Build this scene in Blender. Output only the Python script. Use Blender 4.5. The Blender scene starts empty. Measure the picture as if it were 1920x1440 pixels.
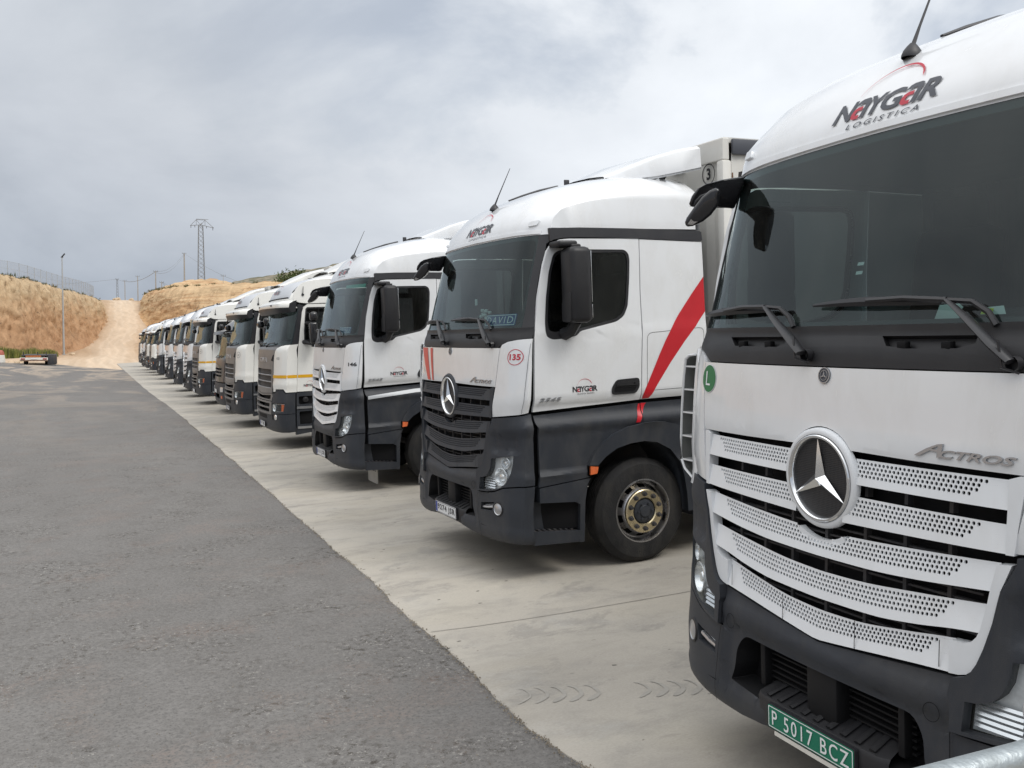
import bpy, bmesh, math, random
from mathutils import Vector, Matrix, noise

# ------------------------------------------------------------------ scene, camera, light
sc = bpy.context.scene
col = sc.collection
R = math.radians
random.seed(7)

cam_d = bpy.data.cameras.new('camera')
cam = bpy.data.objects.new('camera', cam_d)
col.objects.link(cam)
sc.camera = cam
YAW, PIT, ROL = 0.4289, -0.0454, 0.0025
CAMLOC = Vector((-2.5301, 0.0, 2.1542))
_f = Vector((math.sin(YAW) * math.cos(PIT), math.cos(YAW) * math.cos(PIT), math.sin(PIT)))
_r = Vector((math.cos(YAW), -math.sin(YAW), 0))
_u = _r.cross(_f)
_r2 = math.cos(ROL) * _r + math.sin(ROL) * _u
_u2 = -math.sin(ROL) * _r + math.cos(ROL) * _u
m = Matrix.Identity(4)
for i in range(3):
    m[i][0] = _r2[i]; m[i][1] = _u2[i]; m[i][2] = -_f[i]; m[i][3] = CAMLOC[i]
cam.matrix_world = m
cam_d.sensor_width = 36
cam_d.lens = 36 * 1732.1 / 1920
cam_d.clip_start = 0.05
cam_d.clip_end = 4000

sc.view_settings.view_transform = 'Standard'
sc.view_settings.look = 'None'
sc.view_settings.exposure = 0.0
sc.view_settings.gamma = 1
sc.render.engine = 'CYCLES'
sc.cycles.use_denoising = True
sc.cycles.max_bounces = 8
sc.cycles.transparent_max_bounces = 16
sc.cycles.caustics_reflective = False
sc.cycles.caustics_refractive = False

SUN_EL, SUN_AZ = R(52), R(150)
sun_d = bpy.data.lights.new('sun', 'SUN')
sun_d.energy = 1.5
sun_d.angle = R(22)
sun_d.color = (1.0, 0.965, 0.91)
sun = bpy.data.objects.new('sun', sun_d)
col.objects.link(sun)
_s = Vector((math.sin(SUN_AZ) * math.cos(SUN_EL), math.cos(SUN_AZ) * math.cos(SUN_EL), math.sin(SUN_EL)))
sun.rotation_euler = _s.to_track_quat('Z', 'Y').to_euler()

world = bpy.data.worlds.new('World')
sc.world = world
world.use_nodes = True


class N:
    """small node-graph helper"""
    def __init__(s, nt):
        s.nt = nt
    def n(s, typ, ins=None, **kw):
        nd = s.nt.nodes.new(typ)
        for k, v in kw.items():
            setattr(nd, k, v)
        for k, v in (ins or {}).items():
            sk = nd.inputs[k]
            if isinstance(v, bpy.types.NodeSocket):
                s.nt.links.new(v, sk)
            else:
                sk.default_value = v
        return nd
    def math(s, op, a, b=0.0, c=0.0, clamp=False):
        nd = s.n('ShaderNodeMath', {0: a, 1: b, 2: c}, operation=op)
        nd.use_clamp = clamp
        return nd.outputs[0]
    def ramp(s, fac, pts, interp='LINEAR'):
        nd = s.n('ShaderNodeValToRGB', {0: fac})
        cr = nd.color_ramp
        cr.interpolation = interp
        while len(cr.elements) < len(pts):
            cr.elements.new(0.5)
        for e, (p, c) in zip(cr.elements, pts):
            e.position = p
            e.color = (c[0], c[1], c[2], 1) if not isinstance(c, (int, float)) else (c, c, c, 1)
        return nd.outputs[0]
    def mix(s, fac, a, b, bt='MIX'):
        nd = s.n('ShaderNodeMix', data_type='RGBA', blend_type=bt)
        for idx, v in ((0, fac), (6, a), (7, b)):
            sk = nd.inputs[idx]
            if isinstance(v, bpy.types.NodeSocket):
                s.nt.links.new(v, sk)
            else:
                sk.default_value = v if isinstance(v, (int, float)) else (v[0], v[1], v[2], 1)
        return nd.outputs[2]
    def noise(s, vec, scale, detail=4, rough=0.55, dist=0.0, w=None):
        nd = s.n('ShaderNodeTexNoise', {'Scale': scale, 'Detail': detail, 'Roughness': rough, 'Distortion': dist})
        if vec is not None:
            s.nt.links.new(vec, nd.inputs['Vector'])
        return nd.outputs[0]
    def mapping(s, vec, scale=(1, 1, 1), rot=(0, 0, 0), loc=(0, 0, 0)):
        nd = s.n('ShaderNodeMapping', {'Vector': vec, 'Scale': scale, 'Rotation': rot, 'Location': loc})
        return nd.outputs[0]


def build_world():
    nt = world.node_tree
    nt.nodes.clear()
    g = N(nt)
    tc = g.n('ShaderNodeTexCoord').outputs['Generated']
    sep = g.n('ShaderNodeSeparateXYZ', {0: tc})
    x, y, z = sep.outputs
    zz = g.math('MAXIMUM', g.math('ADD', z, 0.42), 0.3)
    cx = g.math('DIVIDE', x, zz)
    cy = g.math('DIVIDE', y, zz)
    cv = g.n('ShaderNodeCombineXYZ', {0: cx, 1: cy, 2: 0.0}).outputs[0]
    n1 = g.noise(g.mapping(cv, (1.9, 1.9, 1), (0, 0, 0.5), (3.1, 1.2, 0)), 1.0, 8, 0.56, 0.25)
    n2 = g.noise(g.mapping(cv, (0.7, 0.7, 1), (0, 0, 0.2), (7.7, 4.4, 0)), 1.0, 3, 0.5, 0.0)
    el = g.ramp(z, [(0.0, (0.385, 0.435, 0.51)), (0.07, (0.46, 0.505, 0.57)), (0.18, (0.565, 0.60, 0.655)),
                    (0.38, (0.72, 0.75, 0.79)), (0.70, (1.55, 1.56, 1.58)), (1.0, (1.9, 1.91, 1.92))])
    # towards the front right the layer is thinner and brighter
    thin = g.math('ADD', g.math('MULTIPLY', x, 0.80), g.math('MULTIPLY', y, 0.42))
    thinf = g.ramp(g.math('ADD', thin, g.math('MULTIPLY', z, 0.55)), [(0.50, 0.0), (1.03, 1.0)], 'EASE')
    base = g.mix(thinf, el, (0.84, 0.88, 0.93))
    c1 = g.ramp(n1, [(0.28, (0.82, 0.83, 0.85)), (0.42, (0.93, 0.937, 0.945)), (0.50, (1.01, 1.01, 1.01)), (0.58, (1.07, 1.066, 1.06)), (0.72, (1.17, 1.16, 1.145))])
    c2 = g.ramp(n2, [(0.35, (0.92, 0.935, 0.955)), (0.65, (1.10, 1.09, 1.08))])
    cl = g.mix(1.0, g.mix(1.0, base, c1, 'MULTIPLY'), c2, 'MULTIPLY')
    sky = g.n('ShaderNodeTexSky', sky_type='NISHITA')
    sky.sun_disc = False
    sky.sun_elevation = SUN_EL
    sky.sun_rotation = SUN_AZ
    sk = g.mix(1.0, sky.outputs[0], (0.10, 0.10, 0.10), 'MULTIPLY')
    gap = g.math('MULTIPLY', g.ramp(n1, [(0.32, 0.55), (0.48, 0.0)]), thinf)
    colr = g.mix(gap, cl, sk)
    bg = g.n('ShaderNodeBackground', {'Color': colr, 'Strength': 1.0})
    out = g.n('ShaderNodeOutputWorld', {'Surface': bg.outputs[0]})


build_world()

# ------------------------------------------------------------------ materials
M = {}


def mat(name, base=(0.5, 0.5, 0.5), rough=0.5, metal=0.0, coat=0.0, spec=0.5, var=0.0, vscale=6.0, bump=0.0, bscale=80.0,
        dirt=None, emit=None):
    """principled material with noise variation, optional dirt colour (colour, amount, scale) and bump"""
    mt = bpy.data.materials.new(name)
    mt.use_nodes = True
    nt = mt.node_tree
    g = N(nt)
    bs = nt.nodes['Principled BSDF']
    bs.inputs['Roughness'].default_value = rough
    bs.inputs['Metallic'].default_value = metal
    bs.inputs['Coat Weight'].default_value = coat
    bs.inputs['Coat Roughness'].default_value = 0.035
    bs.inputs['Specular IOR Level'].default_value = spec
    tc = g.n('ShaderNodeTexCoord').outputs['Object']
    c = (base[0], base[1], base[2])
    src = None
    if var > 0:
        n = g.noise(tc, vscale, 5, 0.6)
        lo = tuple(max(0, k * (1 - var)) for k in c)
        hi = tuple(min(1, k * (1 + var)) for k in c)
        src = g.ramp(n, [(0.3, lo), (0.7, hi)])
    if dirt:
        dc, amt, dsc = dirt
        n = g.noise(g.mapping(tc, (1, 1, 0.45)), dsc, 6, 0.65, 0.4)
        f = g.math('MULTIPLY', g.ramp(n, [(0.45, 0.0), (0.78, 1.0)]), amt)
        src = g.mix(f, src if src is not None else c, dc)
        rr = g.math('ADD', g.math('MULTIPLY', f, 0.5), rough, clamp=True)
        nt.links.new(rr, bs.inputs['Roughness'])
    if src is not None:
        nt.links.new(src, bs.inputs['Base Color'])
    else:
        bs.inputs['Base Color'].default_value = (*c, 1)
    if bump > 0:
        n = g.noise(tc, bscale, 3, 0.6)
        b = g.n('ShaderNodeBump', {'Strength': bump, 'Distance': 0.01, 'Height': n})
        nt.links.new(b.outputs[0], bs.inputs['Normal'])
    M[name] = mt
    return mt


mat('paint_white', (0.76, 0.775, 0.79), 0.22, coat=0.9, var=0.02, vscale=2, dirt=((0.47, 0.44, 0.38), 0.26, 3.2))
mat('paint_dusty_white', (0.68, 0.68, 0.68), 0.42, coat=0.2, var=0.03, vscale=2, dirt=((0.44, 0.40, 0.34), 0.35, 1.6))
mat('paint_cream', (0.79, 0.785, 0.75), 0.26, coat=0.5, var=0.015, vscale=2, dirt=((0.52, 0.47, 0.38), 0.22, 2.0))
mat('grille_white', (0.74, 0.76, 0.78), 0.35, coat=0.2, var=0.015, vscale=3, dirt=((0.42, 0.40, 0.36), 0.22, 5.0))
mat('roof_grey', (0.50, 0.52, 0.55), 0.4, coat=0.2, var=0.03)
mat('plastic_dark', (0.027, 0.031, 0.039), 0.50, spec=0.4, var=0.12, vscale=3, bump=0.12, bscale=260, dirt=((0.13, 0.12, 0.105), 0.26, 3.6))
mat('plastic_black', (0.016, 0.016, 0.018), 0.45, spec=0.4, var=0.1, bump=0.06, bscale=240, dirt=((0.10, 0.095, 0.09), 0.12, 4.0))
mat('trim_black', (0.018, 0.018, 0.021), 0.35, spec=0.5, dirt=((0.12, 0.11, 0.10), 0.12, 4.0))
mat('mirror_black', (0.013, 0.013, 0.015), 0.22, coat=0.3)
mat('intake_black', (0.009, 0.009, 0.010), 0.6, spec=0.3)
mat('void_black', (0.006, 0.006, 0.007), 0.7, spec=0.2)
mat('chrome', (0.82, 0.83, 0.84), 0.09, metal=1.0)
mat('silver', (0.55, 0.56, 0.58), 0.3, metal=0.85, dirt=((0.2, 0.18, 0.15), 0.3, 9))
mat('rubber', (0.020, 0.020, 0.021), 0.72, spec=0.25, var=0.3, vscale=4, bump=0.35, bscale=60, dirt=((0.085, 0.078, 0.068), 0.5, 5))
mat('rim_metal', (0.40, 0.40, 0.415), 0.24, metal=1.0, var=0.15, dirt=((0.10, 0.085, 0.07), 0.7, 9))
mat('hub_brass', (0.68, 0.58, 0.38), 0.22, metal=0.9, dirt=((0.2, 0.16, 0.1), 0.4, 14))
mat('paint_red', (0.52, 0.012, 0.022), 0.35, coat=0.2, var=0.05)
mat('paint_red_faded', (0.60, 0.085, 0.065), 0.4, var=0.08)
mat('paint_yellow', (0.72, 0.38, 0.015), 0.4, var=0.06)
mat('ink_black', (0.02, 0.02, 0.024), 0.5)
mat('ink_grey', (0.065, 0.07, 0.085), 0.5)
mat('ink_red', (0.50, 0.03, 0.055), 0.5)
mat('script_silver', (0.42, 0.43, 0.45), 0.25, metal=0.6)
mat('ink_white', (0.80, 0.82, 0.82), 0.5)
mat('sticker_green', (0.022, 0.16, 0.055), 0.45, var=0.06)
mat('plate_green', (0.006, 0.165, 0.095), 0.45, var=0.05)
mat('plate_white', (0.72, 0.73, 0.74), 0.4, dirt=((0.4, 0.37, 0.32), 0.25, 12))
mat('plate_blue', (0.02, 0.05, 0.30), 0.45)
mat('board_blue', (0.022, 0.075, 0.26), 0.4)
mat('grille_bronze', (0.185, 0.180, 0.178), 0.35, metal=0.2, var=0.05, dirt=((0.17, 0.155, 0.135), 0.3, 3))
mat('cab_grey', (0.075, 0.080, 0.090), 0.35, metal=0.3, coat=0.4, var=0.05, dirt=((0.2, 0.18, 0.15), 0.3, 3))
mat('amber', (0.55, 0.11, 0.025), 0.35, coat=0.3, var=0.2, vscale=30)
mat('guide_grey', (0.20, 0.205, 0.20), 0.6, var=0.15)
mat('band_grey', (0.50, 0.52, 0.54), 0.4)
mat('lamp_red', (0.35, 0.02, 0.015), 0.25, coat=0.5)
mat('reflector', (0.88, 0.89, 0.90), 0.22, metal=0.75)
mat('lamp_bowl', (0.80, 0.82, 0.83), 0.35, metal=0.35, var=0.15, vscale=25)
mat('interior_dark', (0.028, 0.029, 0.032), 0.8, spec=0.2, var=0.15)
mat('interior_grey', (0.10, 0.105, 0.11), 0.85, spec=0.2, var=0.15)
mat('seat_cloth', (0.010, 0.0105, 0.013), 0.9, spec=0.15, var=0.2)
mat('curtain', (0.105, 0.105, 0.108), 0.9, spec=0.1, var=0.15, vscale=3)
mat('curtain_blue', (0.05, 0.08, 0.11), 0.9, spec=0.1, var=0.2, vscale=3)
mat('paper', (0.75, 0.76, 0.74), 0.8)
mat('sticker_yellow', (0.75, 0.80, 0.05), 0.6)
mat('trailer_white', (0.70, 0.69, 0.655), 0.45, var=0.04, vscale=1.5, dirt=((0.40, 0.34, 0.25), 0.35, 1.8))
mat('rust', (0.15, 0.07, 0.035), 0.85, var=0.4, vscale=12)
mat('steel_dark', (0.05, 0.05, 0.055), 0.6, metal=0.3, var=0.2, dirt=((0.16, 0.13, 0.1), 0.4, 5))
mat('galvanised', (0.42, 0.46, 0.475), 0.42, metal=0.75, var=0.16, vscale=22, bump=0.25, bscale=55, dirt=((0.18, 0.20, 0.20), 0.5, 14))
mat('pole_grey', (0.40, 0.42, 0.43), 0.5, metal=0.3, var=0.08)
mat('concrete_pole', (0.33, 0.32, 0.30), 0.8, var=0.1)
mat('pylon_steel', (0.22, 0.235, 0.25), 0.6, metal=0.4, var=0.1)
mat('rock', (0.50, 0.39, 0.27), 0.9, spec=0.1, var=0.2, vscale=2)
mat('rust_orange', (0.40, 0.13, 0.04), 0.6, var=0.2)
mat('red_plastic', (0.38, 0.10, 0.06), 0.5, var=0.1)
mat('white_plastic', (0.7, 0.68, 0.62), 0.5, var=0.1)
mat('bark', (0.12, 0.09, 0.06), 0.9, var=0.2)
mat('leaf_olive', (0.075, 0.095, 0.045), 0.8, spec=0.2, var=0.3, vscale=0.8)
mat('leaf_green', (0.075, 0.105, 0.035), 0.8, spec=0.2, var=0.3, vscale=0.8)
mat('leaf_dry', (0.17, 0.14, 0.065), 0.85, spec=0.15, var=0.3, vscale=0.8)
mat('grass_green', (0.20, 0.215, 0.06), 0.85, spec=0.15, var=0.35, vscale=0.6)
mat('grass_dry', (0.34, 0.27, 0.14), 0.9, spec=0.1, var=0.3, vscale=0.6)


def glass(name, tint, ior, rough=0.0):
    mt = bpy.data.materials.new(name)
    mt.use_nodes = True
    nt = mt.node_tree
    nt.nodes.clear()
    g = N(nt)
    tc = g.n('ShaderNodeTexCoord').outputs['Object']
    nz = g.noise(g.mapping(tc, (1, 0.8, 0.6)), 1.7, 6, 0.62, 0.8)
    tr = g.n('ShaderNodeBsdfTransparent', {'Color': (*tint, 1)})
    gl = g.n('ShaderNodeBsdfGlossy', {'Color': (0.88, 0.97, 0.98, 1), 'Roughness': rough})
    df = g.n('ShaderNodeBsdfDiffuse', {'Color': (0.45, 0.44, 0.40, 1)})
    fr = g.n('ShaderNodeFresnel', {'IOR': ior})
    bf = g.n('ShaderNodeNewGeometry').outputs['Backfacing']
    ff = g.math('MULTIPLY', fr.outputs[0], g.math('SUBTRACT', 1.0, bf))
    a = g.n('ShaderNodeMixShader', {0: ff, 1: tr.outputs[0], 2: gl.outputs[0]})
    f = g.math('ADD', g.math('MULTIPLY', g.ramp(nz, [(0.40, 0.0), (0.58, 0.6), (0.75, 1.0)]), 0.034), 0.002)
    b = g.n('ShaderNodeMixShader', {0: f, 1: a.outputs[0], 2: df.outputs[0]})
    g.n('ShaderNodeOutputMaterial', {'Surface': b.outputs[0]})
    M[name] = mt


glass('glass_windscreen', (0.40, 0.52, 0.51), 1.52)
glass('glass_side', (0.055, 0.062, 0.065), 1.42)
glass('glass_lamp', (0.92, 0.94, 0.95), 1.38)


def mesh_disc_mat():
    mt = bpy.data.materials.new('emblem_mesh')
    mt.use_nodes = True
    nt = mt.node_tree
    g = N(nt)
    bs = nt.nodes['Principled BSDF']
    tc = g.n('ShaderNodeTexCoord').outputs['Object']
    v = g.n('ShaderNodeTexVoronoi', {'Vector': tc, 'Scale': 130.0, 'Randomness': 0.0})
    c = g.ramp(v.outputs['Distance'], [(0.25, (0.004, 0.004, 0.005)), (0.6, (0.035, 0.036, 0.04))])
    nt.links.new(c, bs.inputs['Base Color'])
    bs.inputs['Roughness'].default_value = 0.45
    b = g.n('ShaderNodeBump', {'Strength': 0.6, 'Distance': 0.003, 'Height': v.outputs['Distance']})
    nt.links.new(b.outputs[0], bs.inputs['Normal'])
    M['emblem_mesh'] = mt


mesh_disc_mat()

# ------------------------------------------------------------------ object helpers


def link(name, me, parent=None):
    o = bpy.data.objects.new(name, me)
    col.objects.link(o)
    if parent:
        o.parent = parent
    return o


def finish(bm, name, mats, parent=None, angle=38, smooth=True, recalc=False):
    if recalc:
        bmesh.ops.recalc_face_normals(bm, faces=bm.faces)
    me = bpy.data.meshes.new(name)
    bm.to_mesh(me)
    bm.free()
    if not isinstance(mats, (list, tuple)):
        mats = [mats]
    for k in mats:
        me.materials.append(M[k])
    if smooth:
        me.polygons.foreach_set('use_smooth', [True] * len(me.polygons))
        me.set_sharp_from_angle(angle=R(angle))
    return link(name, me, parent)


def tag(o, label=None, cat=None, group=None, kind=None):
    if label: o['label'] = label
    if cat: o['category'] = cat
    if group: o['group'] = group
    if kind: o['kind'] = kind
    return o


def empty(name, loc=(0, 0, 0), rot=(0, 0, 0)):
    o = bpy.data.objects.new(name, None)
    o.empty_display_size = 0.3
    col.objects.link(o)
    o.location = loc
    o.rotation_euler = rot
    return o


def box(bm, c, s, mi=0, rot=None, bev=0.0, seg=2):
    """axis box centred at c with full size s"""
    r = bmesh.ops.create_cube(bm, size=1.0)
    vs = r['verts']
    for v in vs:
        v.co = Vector((v.co.x * s[0], v.co.y * s[1], v.co.z * s[2]))
    fs = set(f for v in vs for f in v.link_faces)
    if bev > 0:
        es = set(e for v in vs for e in v.link_edges)
        rr = bmesh.ops.bevel(bm, geom=list(es), offset=bev, segments=seg, affect='EDGES', profile=0.5)
        vs = list(set(v for f in rr['faces'] for v in f.verts) | set(v for v in vs if v.is_valid))
        fs = set(f for v in vs for f in v.link_faces)
    for v in vs:
        p = v.co.copy()
        if rot is not None:
            p = rot @ p
        v.co = p + Vector(c)
    for f in fs:
        f.material_index = mi
    return vs


def tube(bm, pts, r, n=8, mi=0, caps=True, rr=None):
    """round tube through pts; r a number or list"""
    pts = [Vector(p) for p in pts]
    rings = []
    up = Vector((0, 0, 1))
    for i, p in enumerate(pts):
        d = (pts[min(i + 1, len(pts) - 1)] - pts[max(i - 1, 0)])
        if d.length < 1e-9:
            d = Vector((0, 0, 1))
        d.normalize()
        a = d.cross(up)
        if a.length < 1e-3:
            a = d.cross(Vector((1, 0, 0)))
        a.normalize()
        b = d.cross(a)
        ri = r[i] if isinstance(r, (list, tuple)) else r
        ra, rb = (ri, ri) if rr is None else (ri * rr[0], ri * rr[1])
        rings.append([bm.verts.new(p + a * math.cos(t) * ra + b * math.sin(t) * rb) for t in [2 * math.pi * k / n for k in range(n)]])
    for a, b in zip(rings[:-1], rings[1:]):
        for k in range(n):
            f = bm.faces.new((a[k], a[(k + 1) % n], b[(k + 1) % n], b[k]))
            f.material_index = mi
    if caps:
        for q in (rings[0][::-1], rings[-1]):
            f = bm.faces.new(q)
            f.material_index = mi


def lathe(bm, prof, n=40, mi=0, axis='Y', c=(0, 0, 0), mis=None):
    """prof: list of (radius, along)"""
    rings = []
    c = Vector(c)
    for (r, a) in prof:
        ring = []
        for k in range(n):
            t = 2 * math.pi * k / n
            if axis == 'Y':
                p = Vector((r * math.cos(t), a, r * math.sin(t)))
            elif axis == 'X':
                p = Vector((a, r * math.cos(t), r * math.sin(t)))
            else:
                p = Vector((r * math.cos(t), r * math.sin(t), a))
            ring.append(bm.verts.new(p + c))
        rings.append(ring)
    for i, (a, b) in enumerate(zip(rings[:-1], rings[1:])):
        for k in range(n):
            f = bm.faces.new((a[k], a[(k + 1) % n], b[(k + 1) % n], b[k]))
            f.material_index = mis[i] if mis else mi
    return rings


def fill2d(outer, holes=(), du=0.08, dz=0.08):
    """flat bmesh of an outline with holes, cut into a grid; returns verts, faces"""
    bm = bmesh.new()
    edges = []
    for loop in [outer] + list(holes):
        vs = [bm.verts.new((p[0], p[1], 0)) for p in loop]
        for a, b in zip(vs, vs[1:] + vs[:1]):
            edges.append(bm.edges.new((a, b)))
    bmesh.ops.triangle_fill(bm, edges=edges, use_beauty=True)
    xs = [p[0] for p in outer]
    ys = [p[1] for p in outer]
    for ax, lo, hi, st in ((0, min(xs), max(xs), du), (1, min(ys), max(ys), dz)):
        if st <= 0:
            continue
        k = math.ceil(lo / st + 1e-6)
        while k * st < hi - 1e-6:
            co = [0, 0, 0]; no = [0, 0, 0]
            co[ax] = k * st; no[ax] = 1
            bmesh.ops.bisect_plane(bm, geom=list(bm.verts) + list(bm.edges) + list(bm.faces), dist=1e-6, plane_co=co, plane_no=no)
            k += 1
    bm.normal_update()
    for f in list(bm.faces):
        if f.normal.z < 0:
            f.normal_flip()
    return bm


def patch(bm, outer, mapf, holes=(), off=0.0, th=0.02, du=0.08, dz=0.08, mi=0, flip=False, offf=None):
    """panel following a surface map, with its edge turned back by th"""
    b2 = fill2d(outer, holes, du, dz)
    b2.verts.index_update()
    top, bot = {}, {}
    for v in b2.verts:
        o = off + (offf(v.co.x, v.co.y) if offf else 0.0)
        top[v.index] = bm.verts.new(mapf(v.co.x, v.co.y, o))
    if th > 0:
        for v in b2.verts:
            if v.is_boundary:
                o = off + (offf(v.co.x, v.co.y) if offf else 0.0)
                bot[v.index] = bm.verts.new(mapf(v.co.x, v.co.y, o - th))
    for f in b2.faces:
        vs = [top[v.index] for v in f.verts]
        if flip:
            vs.reverse()
        try:
            nf = bm.faces.new(vs)
            nf.material_index = mi
        except ValueError:
            pass
    if th > 0:
        for e in b2.edges:
            if e.is_boundary:
                l = e.link_loops[0]
                a, c = l.vert.index, l.link_loop_next.vert.index
                vs = [top[c], top[a], bot[a], bot[c]]
                if flip:
                    vs.reverse()
                nf = bm.faces.new(vs)
                nf.material_index = mi
    b2.free()


def rrect(x0, x1, y0, y1, r, n=4):
    pts = []
    for cx, cy, a0 in ((x1 - r, y1 - r, 0), (x0 + r, y1 - r, 90), (x0 + r, y0 + r, 180), (x1 - r, y0 + r, 270)):
        for k in range(n + 1):
            a = R(a0 + 90 * k / n)
            pts.append((cx + r * math.cos(a), cy + r * math.sin(a)))
    return pts


def circ(cx, cy, r, n=24, ry=None):
    ry = ry or r
    return [(cx + r * math.cos(2 * math.pi * k / n), cy + ry * math.sin(2 * math.pi * k / n)) for k in range(n)]


def roundpoly(pts, r, n=3):
    """round the corners of a polygon; r number or list (0 keeps the corner)"""
    out = []
    L = len(pts)
    for i in range(L):
        p = Vector(pts[i]); a = Vector(pts[i - 1]); b = Vector(pts[(i + 1) % L])
        ri = r[i] if isinstance(r, (list, tuple)) else r
        if ri <= 0:
            out.append(tuple(p)); continue
        da, db = (a - p), (b - p)
        k = min(ri, da.length * 0.45, db.length * 0.45)
        s, e = p + da.normalized() * k, p + db.normalized() * k
        for j in range(n + 1):
            t = j / n
            q = (1 - t) ** 2 * s + 2 * t * (1 - t) * p + t * t * e
            out.append((q.x, q.y))
    return out


def mir(pts):
    return [(-p[0], p[1]) for p in pts][::-1]


def interp(x, xs, ys):
    """smooth monotone-ish cubic through the points"""
    if x <= xs[0]:
        return ys[0] + (x - xs[0]) * (ys[1] - ys[0]) / (xs[1] - xs[0])
    if x >= xs[-1]:
        return ys[-1] + (x - xs[-1]) * (ys[-1] - ys[-2]) / (xs[-1] - xs[-2])
    i = 0
    while xs[i + 1] < x:
        i += 1
    h = xs[i + 1] - xs[i]
    t = (x - xs[i]) / h
    def sl(j):
        if j <= 0 or j >= len(xs) - 1:
            k = min(max(j, 0), len(xs) - 2)
            return (ys[k + 1] - ys[k]) / (xs[k + 1] - xs[k])
        a = (ys[j] - ys[j - 1]) / (xs[j] - xs[j - 1])
        b = (ys[j + 1] - ys[j]) / (xs[j + 1] - xs[j])
        return 0.0 if a * b <= 0 else 2 * a * b / (a + b)
    m0, m1 = sl(i) * h, sl(i + 1) * h
    return ((2 * t ** 3 - 3 * t * t + 1) * ys[i] + (t ** 3 - 2 * t * t + t) * m0 + (-2 * t ** 3 + 3 * t * t) * ys[i + 1] + (t ** 3 - t * t) * m1)


_tc = {}


def text2d(s, size=1.0, bold=0.0, shear=0.0, space=1.0):
    """letters as flat mesh data (verts, faces) with x from 0"""
    key = (s, size, bold, shear, space)
    if key in _tc:
        return _tc[key]
    cu = bpy.data.curves.new('txt', 'FONT')
    cu.body = s
    cu.size = size
    cu.offset = bold * size
    cu.shear = shear
    cu.space_character = space
    cu.resolution_u = 3
    o = bpy.data.objects.new('txt', cu)
    col.objects.link(o)
    dg = bpy.context.evaluated_depsgraph_get()
    me = bpy.data.meshes.new_from_object(o.evaluated_get(dg))
    vs = [(v.co.x, v.co.y) for v in me.vertices]
    fs = [list(p.vertices) for p in me.polygons]
    bpy.data.objects.remove(o)
    bpy.data.curves.remove(cu)
    bpy.data.meshes.remove(me)
    if vs:
        x0 = min(v[0] for v in vs)
        vs = [(v[0] - x0, v[1]) for v in vs]
    _tc[key] = (vs, fs)
    return vs, fs


def put_text(bm, s, mapf, x, y, w=None, h=None, dirx=1, off=0.003, mi=0, th=0.0, centre=False, **kw):
    """place letters through mapf(a, b, off); w/h force the overall size"""
    vs, fs = text2d(s, **kw)
    if not vs:
        return 0
    mw = max(v[0] for v in vs)
    y0 = min(v[1] for v in vs); mh = max(v[1] for v in vs) - y0
    sx = (w / mw) if w else 1.0
    sy = (h / mh) if h else sx
    if not w and h:
        sx = sy
    if centre:
        x = x - dirx * mw * sx / 2
    nv = [bm.verts.new(mapf(x + dirx * v[0] * sx, y + (v[1] - y0) * sy, off)) for v in vs]
    fl = dirx < 0
    fn = []
    for f in fs:
        q = [nv[i] for i in f]
        try:
            nf = bm.faces.new(q)
            nf.material_index = mi
            fn.append(nf)
        except ValueError:
            pass
    if th > 0 and fn:
        e2 = [e for f in fn for e in f.edges if len(e.link_faces) == 1]
        low = {}
        for v, p in zip(nv, vs):
            low[v] = (x + dirx * p[0] * sx, y + (p[1] - y0) * sy)
        made = {}
        for e in set(e2):
            a, b = e.verts
            for q in (a, b):
                if q not in made:
                    made[q] = bm.verts.new(mapf(low[q][0], low[q][1], off - th))
            nf = bm.faces.new((a, b, made[b], made[a]))
            nf.material_index = mi
    return mw * sx


def crescent(bm, mapf, cx, cy, rx, ry, a0, a1, t0, t1, dirx=1, off=0.003, mi=0, n=20, shear=0.0):
    """tapered arc, thick towards its end"""
    A, B = [], []
    for k in range(n + 1):
        t = k / n
        a = R(a0 + (a1 - a0) * t)
        th = (t0 + (t1 - t0) * t ** 1.5) * math.sin(math.pi * min(1, 0.08 + 0.92 * t)) ** 0.35 if k < n else 0.0005
        x, y = rx * math.cos(a), ry * math.sin(a)
        x2, y2 = (rx - th) * math.cos(a), (ry - th) * math.sin(a)
        A.append(bm.verts.new(mapf(cx + dirx * (x + shear * y), cy + y, off)))
        B.append(bm.verts.new(mapf(cx + dirx * (x2 + shear * y2), cy + y2, off)))
    for k in range(n):
        f = bm.faces.new((A[k], A[k + 1], B[k + 1], B[k]))
        f.material_index = mi


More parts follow.
